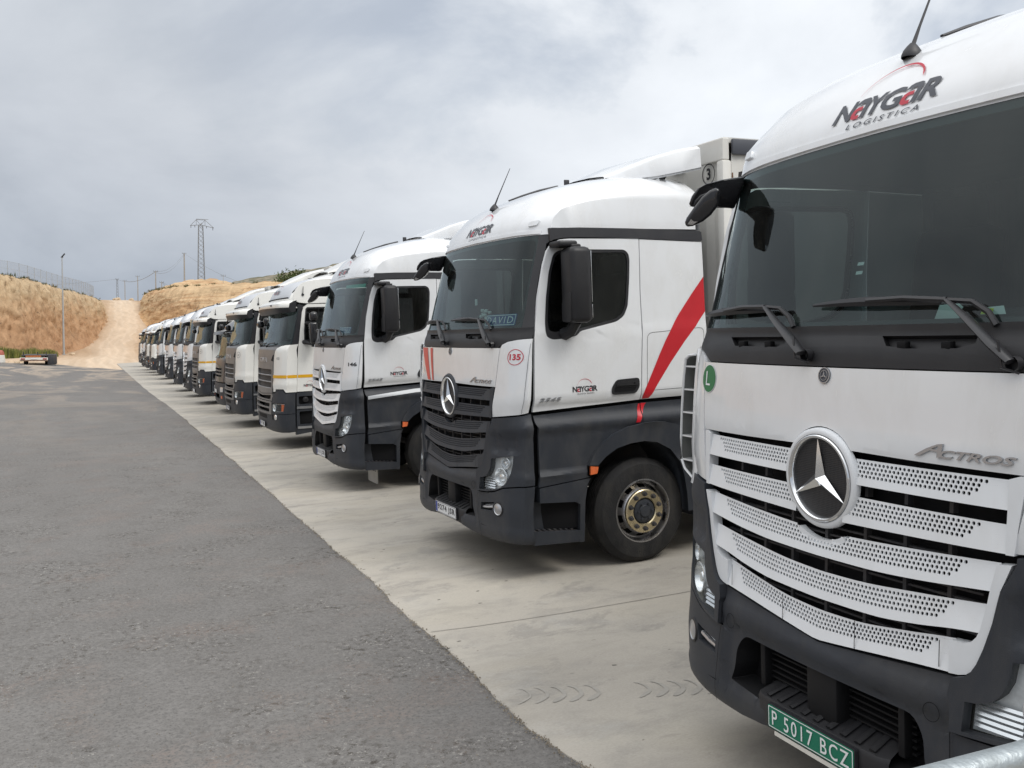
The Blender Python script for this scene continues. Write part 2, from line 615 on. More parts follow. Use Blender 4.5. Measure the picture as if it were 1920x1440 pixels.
def logo(bm, mapf, x, y, w, h, dirx=1, off=0.003, sub=True, arc=True, shear=0.3, mi_d=0, mi_r=1, sub_text='LOGISTICA', ak=1.25):
    """the haulier's word mark: alternating capitals and tall round a's with a red bowl"""
    let = [('N', 0.0, 0.175), ('a', 0.178, 0.135), ('Y', 0.300, 0.165), ('G', 0.445, 0.185), ('a', 0.635, 0.140), ('R', 0.790, 0.165)]
    def put(loop, fx, fw, mi):
        b2 = fill2d(loop, (), 0, 0)
        mp = {v: bm.verts.new(mapf(x + dirx * ((fx + v.co.x * fw) * w + shear * (v.co.y * h)), y + v.co.y * h, off)) for v in b2.verts}
        for f in b2.faces:
            bm.faces.new([mp[v] for v in f.verts]).material_index = mi
        b2.free()
    for ch, fx, fw in let:
        if ch == 'a':
            put([(0.02, 0.72), (0.10, 0.92), (0.30, 1.0), (0.72, 1.0), (0.93, 0.93), (1.0, 0.74), (1.0, 0.0), (0.72, 0.0), (0.72, 0.66), (0.66, 0.76), (0.36, 0.76), (0.28, 0.72)], fx, fw, mi_d)
            put([(0.64, 0.60), (0.24, 0.60), (0.06, 0.50), (0.0, 0.30), (0.06, 0.10), (0.24, 0.0), (0.64, 0.0), (0.64, 0.18), (0.36, 0.18), (0.29, 0.24), (0.29, 0.36), (0.36, 0.42), (0.64, 0.42)], fx, fw, mi_r)
            continue
        vs, fs = text2d(ch, 1.0, 0.026, 0.0)
        mw = max(v[0] for v in vs); y0 = min(v[1] for v in vs); mh = max(v[1] for v in vs) - y0
        nv = [bm.verts.new(mapf(x + dirx * ((fx + v[0] / mw * fw) * w + shear * ((v[1] - y0) / mh * h)), y + (v[1] - y0) / mh * h, off)) for v in vs]
        for f in fs:
            try:
                bm.faces.new([nv[i] for i in f]).material_index = mi_d
            except ValueError:
                pass
    if arc:
        crescent(bm, mapf, x + dirx * w * 0.47, y + h * 1.05, w * 0.28, h * ak, 172, 12, h * 0.03, h * 0.15, dirx, off, mi_r, shear=shear * 0.8)
    if sub:
        put_text(bm, sub_text, mapf, x + dirx * w * 0.17, y - h * 0.48, w=w * 0.66, h=h * 0.27, dirx=dirx, off=off, mi=mi_d, shear=0.3, space=1.45, bold=0.01)


# ------------------------------------------------------------------ cab surface (measured profile)
ZS = [.25, .33, .45, .6, .8, 1.0, 1.45, 1.9, 2.03, 2.13, 2.235, 2.6, 3.05, 3.12, 3.2, 3.3, 3.405, 3.48]
US = [.07, .035, .012, .010, .03, .045, .062, .098, .113, .130, .176, .285, .420, .440, .475, .545, .64, .76]
VZ = [.25, .40, .70, .86, .93, .985, 1.30, 1.335, 1.358, 1.465, 1.53, 1.588, 1.62, 2.18, 2.24, 3.00, 3.10, 3.2]
VV = [1.225, 1.243, 1.248, 1.250, 1.252, 1.236, 1.240, 1.258, 1.260, 1.212, 1.214, 1.245, 1.246, 1.250, 1.240, 1.212, 1.200, 1.19]
HW = 1.245


def dvf(v):
    v = abs(v)
    return .06 * v * v + .13 * (v / 1.24) ** 8


def front_map(zs, us, vz, vv):
    def S(w, z):
        return interp(z, zs, us) + dvf(w)
    def raw(w, z):
        V = interp(z, vz, vv)
        a = abs(w); s = 1 if w >= 0 else -1
        if a <= HW:
            return Vector((S(a, z), s * a * (1 + (V / HW - 1) * (a / HW) ** 8), z))
        return Vector((S(HW, z) + (a - HW), s * V, z))
    def f(w, z, off=0.0):
        p = raw(w, z)
        if off:
            e = 0.012
            n = (raw(w + e, z) - raw(w - e, z)).cross(raw(w, z + e) - raw(w, z - e))
            n.normalize()
            if n.x > 0.02 or (abs(w) > HW and n.y * w < 0):
                n = -n
            p = p + n * off
        return p
    def sw(u, z):
        """wrap coordinate of side station u at height z"""
        return HW + u - S(HW, z)
    def side(sgn):
        def g(u, z, off=0.0):
            return Vector((u, sgn * (interp(z, vz, vv) + off), z))
        return g
    return S, f, sw, side


S, FM, SW, SIDE = front_map(ZS, US, VZ, VV)
NEAR, FAR = SIDE(-1), SIDE(1)

# ------------------------------------------------------------------ wheel


def wheel_parts(root, name, u, v, z, r, sgn, hub_mat='hub_brass', width=0.30, dual=False):
    """one road wheel as a part with tyre, rim and nuts below it; outer face towards sgn*Y"""
    bm = bmesh.new()
    w = width * (2.05 if dual else 1)
    prof = [(0.285, 0.0), (0.30, 0.012), (0.345, 0.016), (0.40, 0.010), (0.445, 0.004), (0.478, -0.022), (0.492, -0.05), (r, -0.085)]
    prof = [(a * (r / 0.5) if a < r else a, b) for a, b in prof]
    for k, gx in enumerate((-0.105, -0.135, -0.165, -0.195)):
        if not dual:
            g = gx * width / 0.30
            prof += [(r, g + 0.005), (r - 0.012, g + 0.002), (r - 0.012, g - 0.004), (r, g - 0.007)]
    prof += [(r, -w + 0.085), (0.97 * r, -w + 0.03), (0.86 * r, -w), (0.57 * r, -w)]
    lathe(bm, [(a, sgn * b) for a, b in prof], n=56, c=(0, 0, 0))
    ty = finish(bm, 'wheel', 'rubber', root, angle=30, recalc=True)
    ty.location = (u, v, z)
    bm = bmesh.new()
    s = r / 0.5
    lathe(bm, [(q * s, sgn * b) for q, b in [(0.300, 0.004), (0.304, 0.014), (0.292, 0.016), (0.282, 0.002), (0.274, -0.03), (0.268, -0.060), (0.256, -0.060)]], n=56)
    nh = 10
    seg = nh * 6
    rings = []
    # dished disc with ten hand holes between two radii
    def dd(rad):
        return interp(rad, [0.10, 0.200, 0.212, 0.235, 0.258], [0.02, 0.015, 0.0, -0.035, -0.060])
    rads = [0.257, 0.249, 0.222, 0.214, 0.200, 0.14]
    for rad in rads:
        rings.append([bm.verts.new((rad * s * math.cos(2 * math.pi * k / seg), sgn * dd(rad), rad * s * math.sin(2 * math.pi * k / seg))) for k in range(seg)])
    for i in range(len(rads) - 1):
        for k in range(seg):
            hole = i == 1 and k % 6 in (1, 2, 3)
            if hole:
                continue
            f = bm.faces.new((rings[i][k], rings[i][(k + 1) % seg], rings[i + 1][(k + 1) % seg], rings[i + 1][k]))
    rim = finish(bm, 'rim', 'rim_metal', ty, angle=40)
    bm = bmesh.new()
    lathe(bm, [(q * s, sgn * b) for q, b in [(0.262, -0.085), (0.10, -0.095), (0.0005, -0.095)]], n=24)
    finish(bm, 'brake_drum', 'void_black', ty)
    bm = bmesh.new()
    lathe(bm, [(q * s, sgn * b) for q, b in [(0.206, 0.008), (0.206, 0.034), (0.199, 0.040), (0.130, 0.040), (0.122, 0.030)]], n=40)
    finish(bm, 'hub_ring', hub_mat, ty)
    bm = bmesh.new()
    for k in range(10):
        a = 2 * math.pi * (k + 0.5) / 10
        cx, cz = 0.1650 * s * math.cos(a), 0.1650 * s * math.sin(a)
        lathe(bm, [(0.024, sgn * 0.036), (0.024, sgn * 0.044), (0.0165, sgn * 0.046), (0.0165, sgn * 0.068), (0.0005, sgn * 0.070)], n=8, c=(cx, 0, cz))
    finish(bm, 'wheel_nuts', 'steel_dark', ty)
    bm = bmesh.new()
    lathe(bm, [(q * s, sgn * b) for q, b in [(0.123, 0.010), (0.112, 0.030), (0.090, 0.038), (0.060, 0.040), (0.052, 0.052), (0.0005, 0.054)]], n=28)
    for k in range(6):
        a = 2 * math.pi * k / 6
        lathe(bm, [(0.010, sgn * 0.045), (0.010, sgn * 0.060), (0.0005, sgn * 0.061)], n=6, c=(0.078 * s * math.cos(a), 0, 0.078 * s * math.sin(a)))
    finish(bm, 'hub_cap', 'plastic_dark', ty)
    return ty


# ------------------------------------------------------------------ perforated slats
def perf_strip(bm, mapf, w0, w1, ztop, zbot, p0, p1, off_t, off_b, mi=0, rows=4, f0=0.07, f1=0.72, pitch=0.0201, skip=None, slope=0.62, lip=True, depth=0.05):
    """slat between two edge curves with staggered round holes for p0<w<p1; skip(w, z) leaves cells out"""
    def P(w, t, extra=0.0):
        z = ztop(w) + (zbot(w) - ztop(w)) * t
        o = off_t + (off_b - off_t) * t
        return mapf(w, z, o + extra), z
    def plain(a, b, t0, t1):
        n = max(1, int((b - a) / 0.045))
        for i in range(n):
            x0, x1 = a + (b - a) * i / n, a + (b - a) * (i + 1) / n
            if skip and skip((x0 + x1) / 2, P((x0 + x1) / 2, (t0 + t1) / 2)[1]):
                continue
            q = [bm.verts.new(P(x, t)[0]) for x, t in ((x0, t0), (x0, t1), (x1, t1), (x1, t0))]
            bm.faces.new(q).material_index = mi
    plain(w0, w1, 0.0, f0)
    plain(w0, w1, f1, 0.90)
    plain(w0, w1, 0.90, 1.0)
    dt = (f1 - f0) / rows
    for r in range(rows):
        t0, t1 = f0 + dt * r, f0 + dt * (r + 1)
        sh = pitch * 0.5 * (r % 2)
        a, b = p0 + pitch * slope * r * 1.3, p1 - pitch * slope * r * 1.3
        nc = int((b - a - sh) / pitch)
        a2 = a + sh
        b2 = a2 + nc * pitch
        plain(w0, a2, t0, t1)
        plain(b2, w1, t0, t1)
        for c in range(nc):
            x0 = a2 + c * pitch
            x1 = x0 + pitch
            xm, tm = (x0 + x1) / 2, (t0 + t1) / 2
            zc = P(xm, tm)[1]
            if skip and skip(xm, zc):
                continue
            hgt = abs(ztop(xm) - zbot(xm))
            rx, rt = 0.0071, 0.0074 / max(hgt, 1e-4)
            per = [(x1, tm), (x1, t0), (xm, t0), (x0, t0), (x0, tm), (x0, t1), (xm, t1), (x1, t1)]
            pv = [bm.verts.new(P(x, t)[0]) for x, t in per]
            hv, dv = [], []
            for k in range(8):
                an = math.pi * k / 4
                x, t = xm + rx * math.cos(an), tm - rt * math.sin(an)
                hv.append(bm.verts.new(P(x, t)[0]))
                dv.append(bm.verts.new(P(x, t, -0.007)[0]))
            for k in range(8):
                j = (k + 1) % 8
                bm.faces.new((pv[k], pv[j], hv[j], hv[k])).material_index = mi
                bm.faces.new((hv[k], hv[j], dv[j], dv[k])).material_index = mi
    if lip:
        n = max(2, int((w1 - w0) / 0.045))
        for i in range(n):
            x0, x1 = w0 + (w1 - w0) * i / n, w0 + (w1 - w0) * (i + 1) / n
            if skip and skip((x0 + x1) / 2, P((x0 + x1) / 2, 1.0)[1]):
                continue
            q = [bm.verts.new(P(x, 1.0, e)[0]) for x, e in ((x0, 0), (x0, -depth), (x1, -depth), (x1, 0))]
            bm.faces.new(q).material_index = mi


# ------------------------------------------------------------------ the three-star-badge tractor unit
def d_bolt(bm, mapf, w, z, r, off):
    bm_pts = circ(w, z, r, 20)
    patch(bm, bm_pts, mapf, off=off, th=0.003, du=0, dz=0, flip=True)


DOOR_F = [(0.372, 1.545), (0.392, 2.15), (0.448, 2.50), (0.516, 2.78), (0.560, 2.90), (0.612, 2.965), (0.690, 3.000), (0.78, 3.008)]


def door_w(z):
    """u of the front door edge at height z"""
    return interp(z, [p[1] for p in DOOR_F[:5]] + [3.06], [p[0] for p in DOOR_F[:5]] + [0.60])


RING_Z = 1.598


def tractor_mb(gcol='grille_white', rcol='grille_white', paint='paint_white'):
    root = empty('tractor_truck')
    fm = FM
    X = lambda u, z: SW(u, z)
    # ---- inner dark shells (close the cab behind the gaps)
    bm = bmesh.new()
    def shell(z0, z1, nz, o, urear):
        rings = []
        for i in range(nz + 1):
            z = z0 + (z1 - z0) * i / nz
            ring = []
            for w in [-HW - 0.0, -1.2, -1.1, -0.95, -0.75, -0.4, 0, 0.4, 0.75, 0.95, 1.1, 1.2, HW]:
                p = fm(w * 0.975, z, -o)
                p.x = max(p.x, S(w * 0.975, z) + o * 0.6)
                ring.append(bm.verts.new(p))
            ring.append(bm.verts.new((urear, interp(z, VZ, VV) - 0.04, z)))
            ring.append(bm.verts.new((urear, -interp(z, VZ, VV) + 0.04, z)))
            rings.append(ring)
        for a, b in zip(rings[:-1], rings[1:]):
            for k in range(len(a)):
                j = (k + 1) % len(a)
                bm.faces.new((a[k], a[j], b[j], b[k]))
        bm.faces.new(rings[0]); bm.faces.new(rings[-1][::-1])
    shell(0.42, 1.15, 4, 0.13, 0.86)
    shell(1.15, 2.10, 5, 0.10, 2.22)
    finish(bm, 'cab_frame', 'void_black', root, recalc=True)
    # ---- interior: back wall, headliner, dashboard, seats, wheel
    bm = bmesh.new()
    box(bm, (2.17, 0, 2.57), (0.03, 2.30, 0.97), 0)
    hlp = [(S(w, 3.035) + 0.012, w) for w in (-1.12, -0.9, -0.6, -0.3, 0, 0.3, 0.6, 0.9, 1.12)] + [(2.2, 1.16), (2.2, -1.16)]
    bm.faces.new([bm.verts.new((p[0], p[1], 3.034)) for p in hlp]).material_index = 1
    bm.faces.new([bm.verts.new((p[0], p[1], 3.040)) for p in hlp[::-1]]).material_index = 1
    box(bm, (1.30, 0, 2.02), (1.85, 2.34, 0.03), 2)
    finish(bm, 'cab_lining', ['curtain', 'interior_dark', 'interior_dark'], root)
    bm = bmesh.new()
    for i in range(26):
        y = -1.02 + 2.04 * i / 25
        tube(bm, [(1.86 + 0.02 * math.sin(i * 2.1), y, 2.08), (1.87 + 0.03 * math.sin(i * 1.7), y, 2.98)], 0.048, 6)
    finish(bm, 'curtain', 'curtain', root)
    bm = bmesh.new()
    sh = roundpoly([(0.36, 2.00), (0.37, 2.20), (0.50, 2.225), (0.72, 2.20), (0.80, 2.00)], 0.03)
    for y0, y1 in ((-1.10, 1.10),):
        a = [bm.verts.new((p[0] + 0.10 * (1 if True else 0), y0, p[1])) for p in sh]
        b = [bm.verts.new((p[0] + 0.10, y1, p[1])) for p in sh]
        for k in range(len(a)):
            j = (k + 1) % len(a)
            bm.faces.new((a[k], a[j], b[j], b[k]))
    box(bm, (0.74, -0.60, 2.24), (0.16, 0.52, 0.10), bev=0.03)
    finish(bm, 'dashboard', 'interior_dark', root, recalc=True)
    bm = bmesh.new()
    rr = Matrix.Rotation(R(-28), 3, 'Y')
    ring = [Vector((0.98, -0.60, 2.28)) + rr @ Vector((0, 0.23 * math.cos(a), 0.23 * math.sin(a))) for a in [2 * math.pi * k / 24 for k in range(25)]]
    tube(bm, ring, 0.017, 6)
    tube(bm, [(0.86, -0.60, 2.18), (0.98, -0.60, 2.28)], 0.04, 8)
    tube(bm, [(0.98, -0.81, 2.28), (0.97, -0.60, 2.27), (0.98, -0.39, 2.28)], 0.02, 6)
    finish(bm, 'steering_wheel', 'interior_dark', root)
    for y in (-0.60, 0.60):
        bm = bmesh.new()
        box(bm, (1.32, y, 2.02), (0.50, 0.52, 0.16), bev=0.06)
        box(bm, (1.55, y, 2.40), (0.16, 0.50, 0.66), bev=0.06, rot=Matrix.Rotation(R(8), 3, 'Y'))
        box(bm, (1.60, y, 2.80), (0.13, 0.30, 0.22), bev=0.05)
        finish(bm, 'seat', 'seat_cloth', root)
    # ---- windscreen
    bm = bmesh.new()
    patch(bm, [(-1.145, 2.238), (1.145, 2.238), (1.135, 2.60), (1.118, 3.046), (0.80, 3.058), (0.4, 3.066), (0, 3.068), (-0.4, 3.066), (-0.80, 3.058), (-1.118, 3.046), (-1.135, 2.60)],
          fm, off=-0.004, th=0, du=0.05, dz=0.06, flip=True)
    ws = finish(bm, 'windscreen', 'glass_windscreen', root, angle=60)
    bm = bmesh.new()
    fr = [(-1.15, 2.236), (1.15, 2.236), (1.124, 3.052), (0.80, 3.066), (0, 3.074), (-0.80, 3.066), (-1.124, 3.052)]
    hole = [(-1.118, 2.262), (1.118, 2.262), (1.10, 3.010), (0.80, 3.022), (0, 3.030), (-0.80, 3.022), (-1.10, 3.010)]
    patch(bm, fr, fm, [roundpoly(hole, 0.05)], off=-0.009, th=0.004, du=0.05, dz=0.1, flip=True)
    finish(bm, 'windscreen_seal', 'trim_black', ws)
    # ---- black band with wiper vents
    bm = bmesh.new()
    wl = X(0.385, 2.14)
    band = [(-wl, 2.150), (-1.14, 2.138), (-1.06, 2.125), (-0.99, 2.098), (-0.93, 2.072), (0.93, 2.072), (0.99, 2.098), (1.06, 2.125), (1.14, 2.138), (wl, 2.150),
            (X(0.398, 2.24), 2.24), (-X(0.398, 2.24), 2.24)]
    vents = [[(0.765, 2.197), (0.70, 2.155), (0.36, 2.152), (0.305, 2.168), (0.305, 2.199)],
             [(-0.265, 2.199), (-0.30, 2.160), (-0.40, 2.150), (-0.62, 2.152), (-0.69, 2.170), (-0.69, 2.199)]]
    def bandoff(w, z):
        return 0.010 * max(0.0, min(1.0, (z - 2.205) / 0.03)) - 0.004
    patch(bm, band, fm, vents, off=0.0, th=0.04, du=0.05, dz=0.03, flip=True, offf=bandoff)
    for v in vents:
        patch(bm, v, fm, off=-0.035, th=0, du=0.1, dz=0.1, flip=True)
    cw = finish(bm, 'scuttle_panel', 'plastic_black', root)
    for v in vents:
        x0, x1 = min(p[0] for p in v), max(p[0] for p in v)
        for c in (x0 + (x1 - x0) * 0.27, x0 + (x1 - x0) * 0.74):
            bm = bmesh.new()
            box(bm, fm(c, 2.165, -0.014), (0.03, 0.045, 0.035), 0, bev=0.006)
            finish(bm, 'washer_nozzle', 'void_black', cw)
    # ---- A pillars and roof-rail strip
    for sg in (-1, 1):
        bm = bmesh.new()
        zs = [2.24, 2.35, 2.5, 2.65, 2.78, 2.90, 2.965, 3.012]
        P = [(1.150 - 0.030 * (z - 2.24) / 0.8, z) for z in [2.24, 2.5, 2.8, 3.05]]
        outl = [(p[0], p[1]) for p in P] + [(1.155, 3.092), (X(0.50, 3.10), 3.10), (X(0.60, 3.10), 3.10), (X(0.62, 3.0), 3.0)] + \
               [(X(door_w(z), z), z) for z in (2.965, 2.90, 2.78, 2.65, 2.5, 2.35, 2.24)]
        if sg < 0:
            outl = mir(outl)
        patch(bm, outl, fm, off=0.002, th=0.05, du=0.05, dz=0.06, flip=True)
        strip = [(0.60, 3.10), (0.60, 2.985), (0.64, 3.0), (0.74, 3.016), (0.9, 3.020), (1.3, 3.018), (1.6, 3.010), (2.215, 2.990), (2.235, 3.0), (2.235, 3.078), (2.21, 3.090), (1.4, 3.106), (0.9, 3.108)]
        patch(bm, strip, NEAR if sg < 0 else FAR, off=0.006, th=0.03, du=0.2, dz=0, flip=(sg > 0))
        groove = [(0.66, 3.058), (0.66, 3.052), (0.9, 3.066), (2.2, 3.042), (2.2, 3.050), (0.9, 3.074)]
        finish(bm, 'window_pillar', 'trim_black', root)
    # ---- hood
    ringR = 0.220
    def ringarc(r, a0, a1, n=12):
        return [(r * math.sin(R(a0 + (a1 - a0) * k / n)), RING_Z + r * math.cos(R(a0 + (a1 - a0) * k / n))) for k in range(n + 1)]
    aa = math.degrees(math.acos((1.733 - RING_Z) / ringR))
    bm = bmesh.new()
    hood = [(-0.972, 2.066), (-0.955, 1.90), (-0.935, 1.723), (-0.5, 1.727)] + ringarc(ringR, -aa, aa) + [(0.5, 1.727), (0.935, 1.723), (0.955, 1.90), (0.972, 2.066)]
    def hoodoff(w, z):
        return -0.006 * max(0.0, 1 - (z - 1.723) / 0.03) if abs(w) > 0.2 else 0.0
    patch(bm, hood, fm, off=0.004, th=0.03, du=0.06, dz=0.05, flip=True, offf=hoodoff)
    hood_o = finish(bm, 'front_panel', paint, root)
    bm = bmesh.new()
    z0 = 2.033
    patch(bm, circ(0, z0, 0.034, 28), fm, off=0.009, th=0.006, du=0, dz=0, mi=1, flip=True)
    patch(bm, circ(0, z0, 0.034, 28), fm, [circ(0, z0, 0.030, 28)[::-1]], off=0.0115, th=0.004, du=0, dz=0, mi=0, flip=True)
    patch(bm, circ(0, z0, 0.022, 24), fm, [circ(0, z0, 0.020, 24)[::-1]], off=0.0115, th=0.002, du=0, dz=0, mi=0, flip=True)
    for k in range(3):
        a = R(90 + 120 * k)
        pts = [(0.020 * math.cos(a), z0 + 0.020 * math.sin(a)), (0.004 * math.cos(a + 1.1), z0 + 0.004 * math.sin(a + 1.1)), (0.004 * math.cos(a - 1.1), z0 + 0.004 * math.sin(a - 1.1))]
        patch(bm, pts, fm, off=0.0125, th=0.003, du=0, dz=0, mi=0, flip=True)
    finish(bm, 'bonnet_badge', ['script_silver', 'ink_grey'], hood_o)
    # ---- upper grille
    bm = bmesh.new()
    ring_skip = lambda w, z: (w * w + (z - RING_Z) ** 2) < (0.205) ** 2
    c = lambda k: (lambda w: k)
    bm.free()
    zb2 = lambda w: 1.432 + 0.018 * min(1.0, abs(w) / 0.87)
    for sg in (-1, 1):
        bm = bmesh.new()
        A2 = lambda a_, b_: (a_, b_) if sg > 0 else (-b_, -a_)
        perf_strip(bm, fm, *A2(0.10, 0.868), c(1.703), c(1.600), *A2(0.14, 0.785), -0.013, 0.003, skip=ring_skip)
        perf_strip(bm, fm, *A2(0.05, 0.868), c(1.549), zb2, *A2(0.08, 0.765), -0.013, 0.003, skip=ring_skip)
        o = [(0.862, 1.706), (0.862, 1.446), (0.892, 1.447), (0.905, 1.58), (0.921, 1.719), (0.90, 1.72)]
        if sg < 0: o = mir(o)
        patch(bm, o, fm, off=0.003, th=0.05, du=0.1, dz=0.05, flip=True)
        finish(bm, 'upper_grille', gcol, root, angle=30)
    # ---- lower grille
    bm = bmesh.new()
    ip = lambda X_, Y_: (lambda w: interp(abs(w), X_, Y_))
    zt3 = ip([0, .3, .85], [1.370, 1.382, 1.412]); zb3 = ip([0, .3, .5, .76, .86], [1.268, 1.272, 1.283, 1.306, 1.314])
    zt4 = ip([0, .2, .5, .80], [1.197, 1.203, 1.228, 1.256]); zb4 = ip([0, .3, .5, .7, .82], [1.085, 1.092, 1.113, 1.145, 1.156])
    zt5 = ip([0, .2, .45, .70, .77], [1.028, 1.036, 1.068, 1.102, 1.104]); zb5 = ip([0, .65, .77], [0.905, 0.977, 0.984])
    dipskip = lambda w, z: (w * w + (z - RING_Z) ** 2) < 0.268 ** 2
    perf_strip(bm, fm, -0.835, 0.835, zt3, zb3, -0.715, 0.715, -0.022, 0.004, skip=dipskip)
    perf_strip(bm, fm, -0.802, 0.802, zt4, zb4, -0.665, 0.665, -0.022, 0.004)
    perf_strip(bm, fm, -0.668, 0.668, zt5, zb5, -0.60, 0.60, -0.022, 0.004, f1=0.64, lip=True)
    seg = []
    for k in range(25):
        a_ = R(140 + 80 * k / 24)
        seg.append((a_, math.sin(a_), math.cos(a_)))
    zin = [(0.262 * q[1], RING_Z + 0.262 * q[2]) for q in seg if RING_Z + 0.262 * q[2] < 1.374]
    zou = [(0.286 * q[1], RING_Z + 0.286 * q[2]) for q in seg if RING_Z + 0.262 * q[2] < 1.374]
    patch(bm, zin + zou[::-1], fm, off=-0.014, th=0.03, du=0, dz=0, flip=True)
    for sg in (-1, 1):
        o = [(0.835, 1.408), (0.815, 1.33), (0.800, 1.25), (0.778, 1.165), (0.765, 1.135), (0.745, 1.112), (0.715, 1.100), (0.66, 1.096), (0.66, 0.975), (0.700, 0.980), (0.730, 0.990), (0.752, 1.010), (0.772, 1.045), (0.795, 1.105), (0.822, 1.200), (0.836, 1.265), (0.848, 1.318), (0.886, 1.414)]
        if sg < 0: o = mir(o)
        patch(bm, o, fm, off=0.006, th=0.05, du=0.1, dz=0.05, flip=True)
    lg = finish(bm, 'lower_grille', gcol, root, angle=30)
    bm = bmesh.new()
    for w in (-0.62, -0.22, 0.22, 0.62):
        t = [(w - 0.0018, 0.985), (w + 0.0018, 0.985), (w + 0.0018, 1.085), (w - 0.0018, 1.085)]
        if abs(w) < 0.5:
            t = [(w - 0.0018, 0.932), (w + 0.0018, 0.932), (w + 0.0018, 1.046), (w - 0.0018, 1.046)]
        patch(bm, t, fm, off=0.0055, th=0, du=0, dz=0, flip=True)
    finish(bm, 'panel_seam', 'void_black', lg)
    # dark ribs seen through the slots
    bm = bmesh.new()
    for w in (-0.62, -0.42, -0.22, 0.0, 0.22, 0.42, 0.62):
        for z0, z1 in ((1.55, 1.61), (1.20, 1.44), (1.00, 1.22)):
            if abs(w) < 0.18 and z0 > 1.4: continue
            patch(bm, [(w - 0.008, z0), (w + 0.008, z0), (w + 0.008, z1), (w - 0.008, z1)], fm, off=-0.045, th=0.03, du=0, dz=0, flip=True)
    for z in (1.385, 1.35, 1.27, 1.235, 1.12, 1.075, 1.04):
        patch(bm, [(-0.75, z), (0.75, z), (0.75, z + 0.008), (-0.75, z + 0.008)], fm, off=-0.055, th=0.02, du=0.15, dz=0, flip=True)
    finish(bm, 'grille_ribs', 'steel_dark', root)
    # ---- star emblem in its ring
    bm = bmesh.new()
    ux = S(0, RING_Z)
    def fp(rad, along, k, n):
        a = 2 * math.pi * k / n
        return Vector((ux - along, rad * math.cos(a), RING_Z + rad * math.sin(a)))
    n = 56
    prof = [(0.216, -0.020), (0.214, -0.002), (0.208, 0.005), (0.198, 0.008), (0.190, 0.008), (0.185, 0.003)]
    rings = [[bm.verts.new(fp(rd, al, k, n)) for k in range(n)] for rd, al in prof]
    for a, b in zip(rings[:-1], rings[1:]):
        for k in range(n):
            bm.faces.new((a[k], a[(k + 1) % n], b[(k + 1) % n], b[k]))
    em = finish(bm, 'star_emblem', rcol, root, recalc=False)
    bm = bmesh.new()
    prof = [(0.187, 0.002), (0.186, 0.011), (0.182, 0.015), (0.174, 0.015), (0.168, 0.009), (0.165, -0.008)]
    rings = [[bm.verts.new(fp(rd, al, k, n)) for k in range(n)] for rd, al in prof]
    for a, b in zip(rings[:-1], rings[1:]):
        for k in range(n):
            bm.faces.new((a[k], a[(k + 1) % n], b[(k + 1) % n], b[k]))
    finish(bm, 'emblem_rim', 'chrome', em)
    bm = bmesh.new()
    cc = bm.verts.new((ux + 0.004, 0, RING_Z))
    rg = [bm.verts.new(fp(0.167, -0.007, k, n)) for k in range(n)]
    for k in range(n):
        bm.faces.new((cc, rg[k], rg[(k + 1) % n]))
    finish(bm, 'emblem_mesh', 'emblem_mesh', em)
    bm = bmesh.new()
    top = bm.verts.new((ux - 0.026, 0, RING_Z))
    ends, low = [], []
    for k in range(3):
        a = R(90 + 120 * k)
        ends.append(bm.verts.new((ux - 0.008, 0.172 * math.cos(a), RING_Z + 0.172 * math.sin(a))))
        b = a + R(60)
        low.append(bm.verts.new((ux + 0.002, 0.033 * math.cos(b), RING_Z + 0.033 * math.sin(b))))
    for k in range(3):
        bm.faces.new((top, ends[k], low[k]))
        bm.faces.new((top, low[k], ends[(k + 1) % 3]))
    finish(bm, 'star', 'chrome', em, smooth=False)
    # ---- front corner panels
    for sg in (-1, 1):
        bm = bmesh.new()
        wd = lambda z: X(interp(z, [1.49, 2.15], [0.330, 0.378]), z)
        o = [(0.886, 1.452), (0.912, 1.58), (0.942, 1.723), (0.962, 1.90), (0.980, 2.068), (0.995, 2.094), (1.06, 2.119), (1.14, 2.132), (1.20, 2.138), (wd(2.142), 2.142), (wd(1.9), 1.9), (wd(1.7), 1.7), (wd(1.50), 1.497), (1.20, 1.482)]
        if sg < 0: o = mir(o)
        def coff(w, z):
            return 0.004 - 0.012 * max(0.0, 1 - (z - 1.47) / 0.10)
        patch(bm, o, fm, off=0.0, th=0.03, du=0.05, dz=0.06, flip=True, offf=coff)
        cp = finish(bm, 'corner_panel', paint, root)
        if sg < 0:
            # the near side keeps its guide flush with the corner
            bm = bmesh.new()
            so = [(1.222, 1.492), (1.2245, 1.492), (1.2505, 2.10), (1.248, 2.10)]
            patch(bm, mir(so), fm, off=0.006, th=0, du=0, dz=0.08, flip=True)
            finish(bm, 'panel_seam', 'ink_grey', cp)
            continue
        bm = bmesh.new()
        line = [(1.205, 2.098), (1.262, 2.093), (1.300, 2.070), (1.322, 1.98), (1.350, 1.80), (1.368, 1.62), (1.368, 1.50), (1.335, 1.448), (1.26, 1.405), (1.185, 1.388)]
        A_ = [bm.verts.new((0.285, v, z)) for v, z in line]; B_ = [bm.verts.new((0.360, v - 0.004, z)) for v, z in line]
        for k in range(len(line) - 1):
            bm.faces.new((A_[k], A_[k + 1], B_[k + 1], B_[k]))
        bmesh.ops.solidify(bm, geom=list(bm.faces), thickness=0.006)
        va = finish(bm, 'air_guide', 'guide_grey', root, recalc=True)
        bm = bmesh.new()
        tube(bm, [(0.283, v, z) for v, z in line], 0.0075, 6)
        for z in (2.03, 1.90, 1.77, 1.636, 1.50):
            vo = interp(z, [1.45, 1.50, 1.62, 1.80, 1.98, 2.07], [1.335, 1.368, 1.368, 1.350, 1.322, 1.300])
            box(bm, (0.322, (1.20 + vo) / 2, z), (0.070, vo - 1.20, 0.009))
        finish(bm, 'guide_ribs', paint, va)
        bm = bmesh.new()
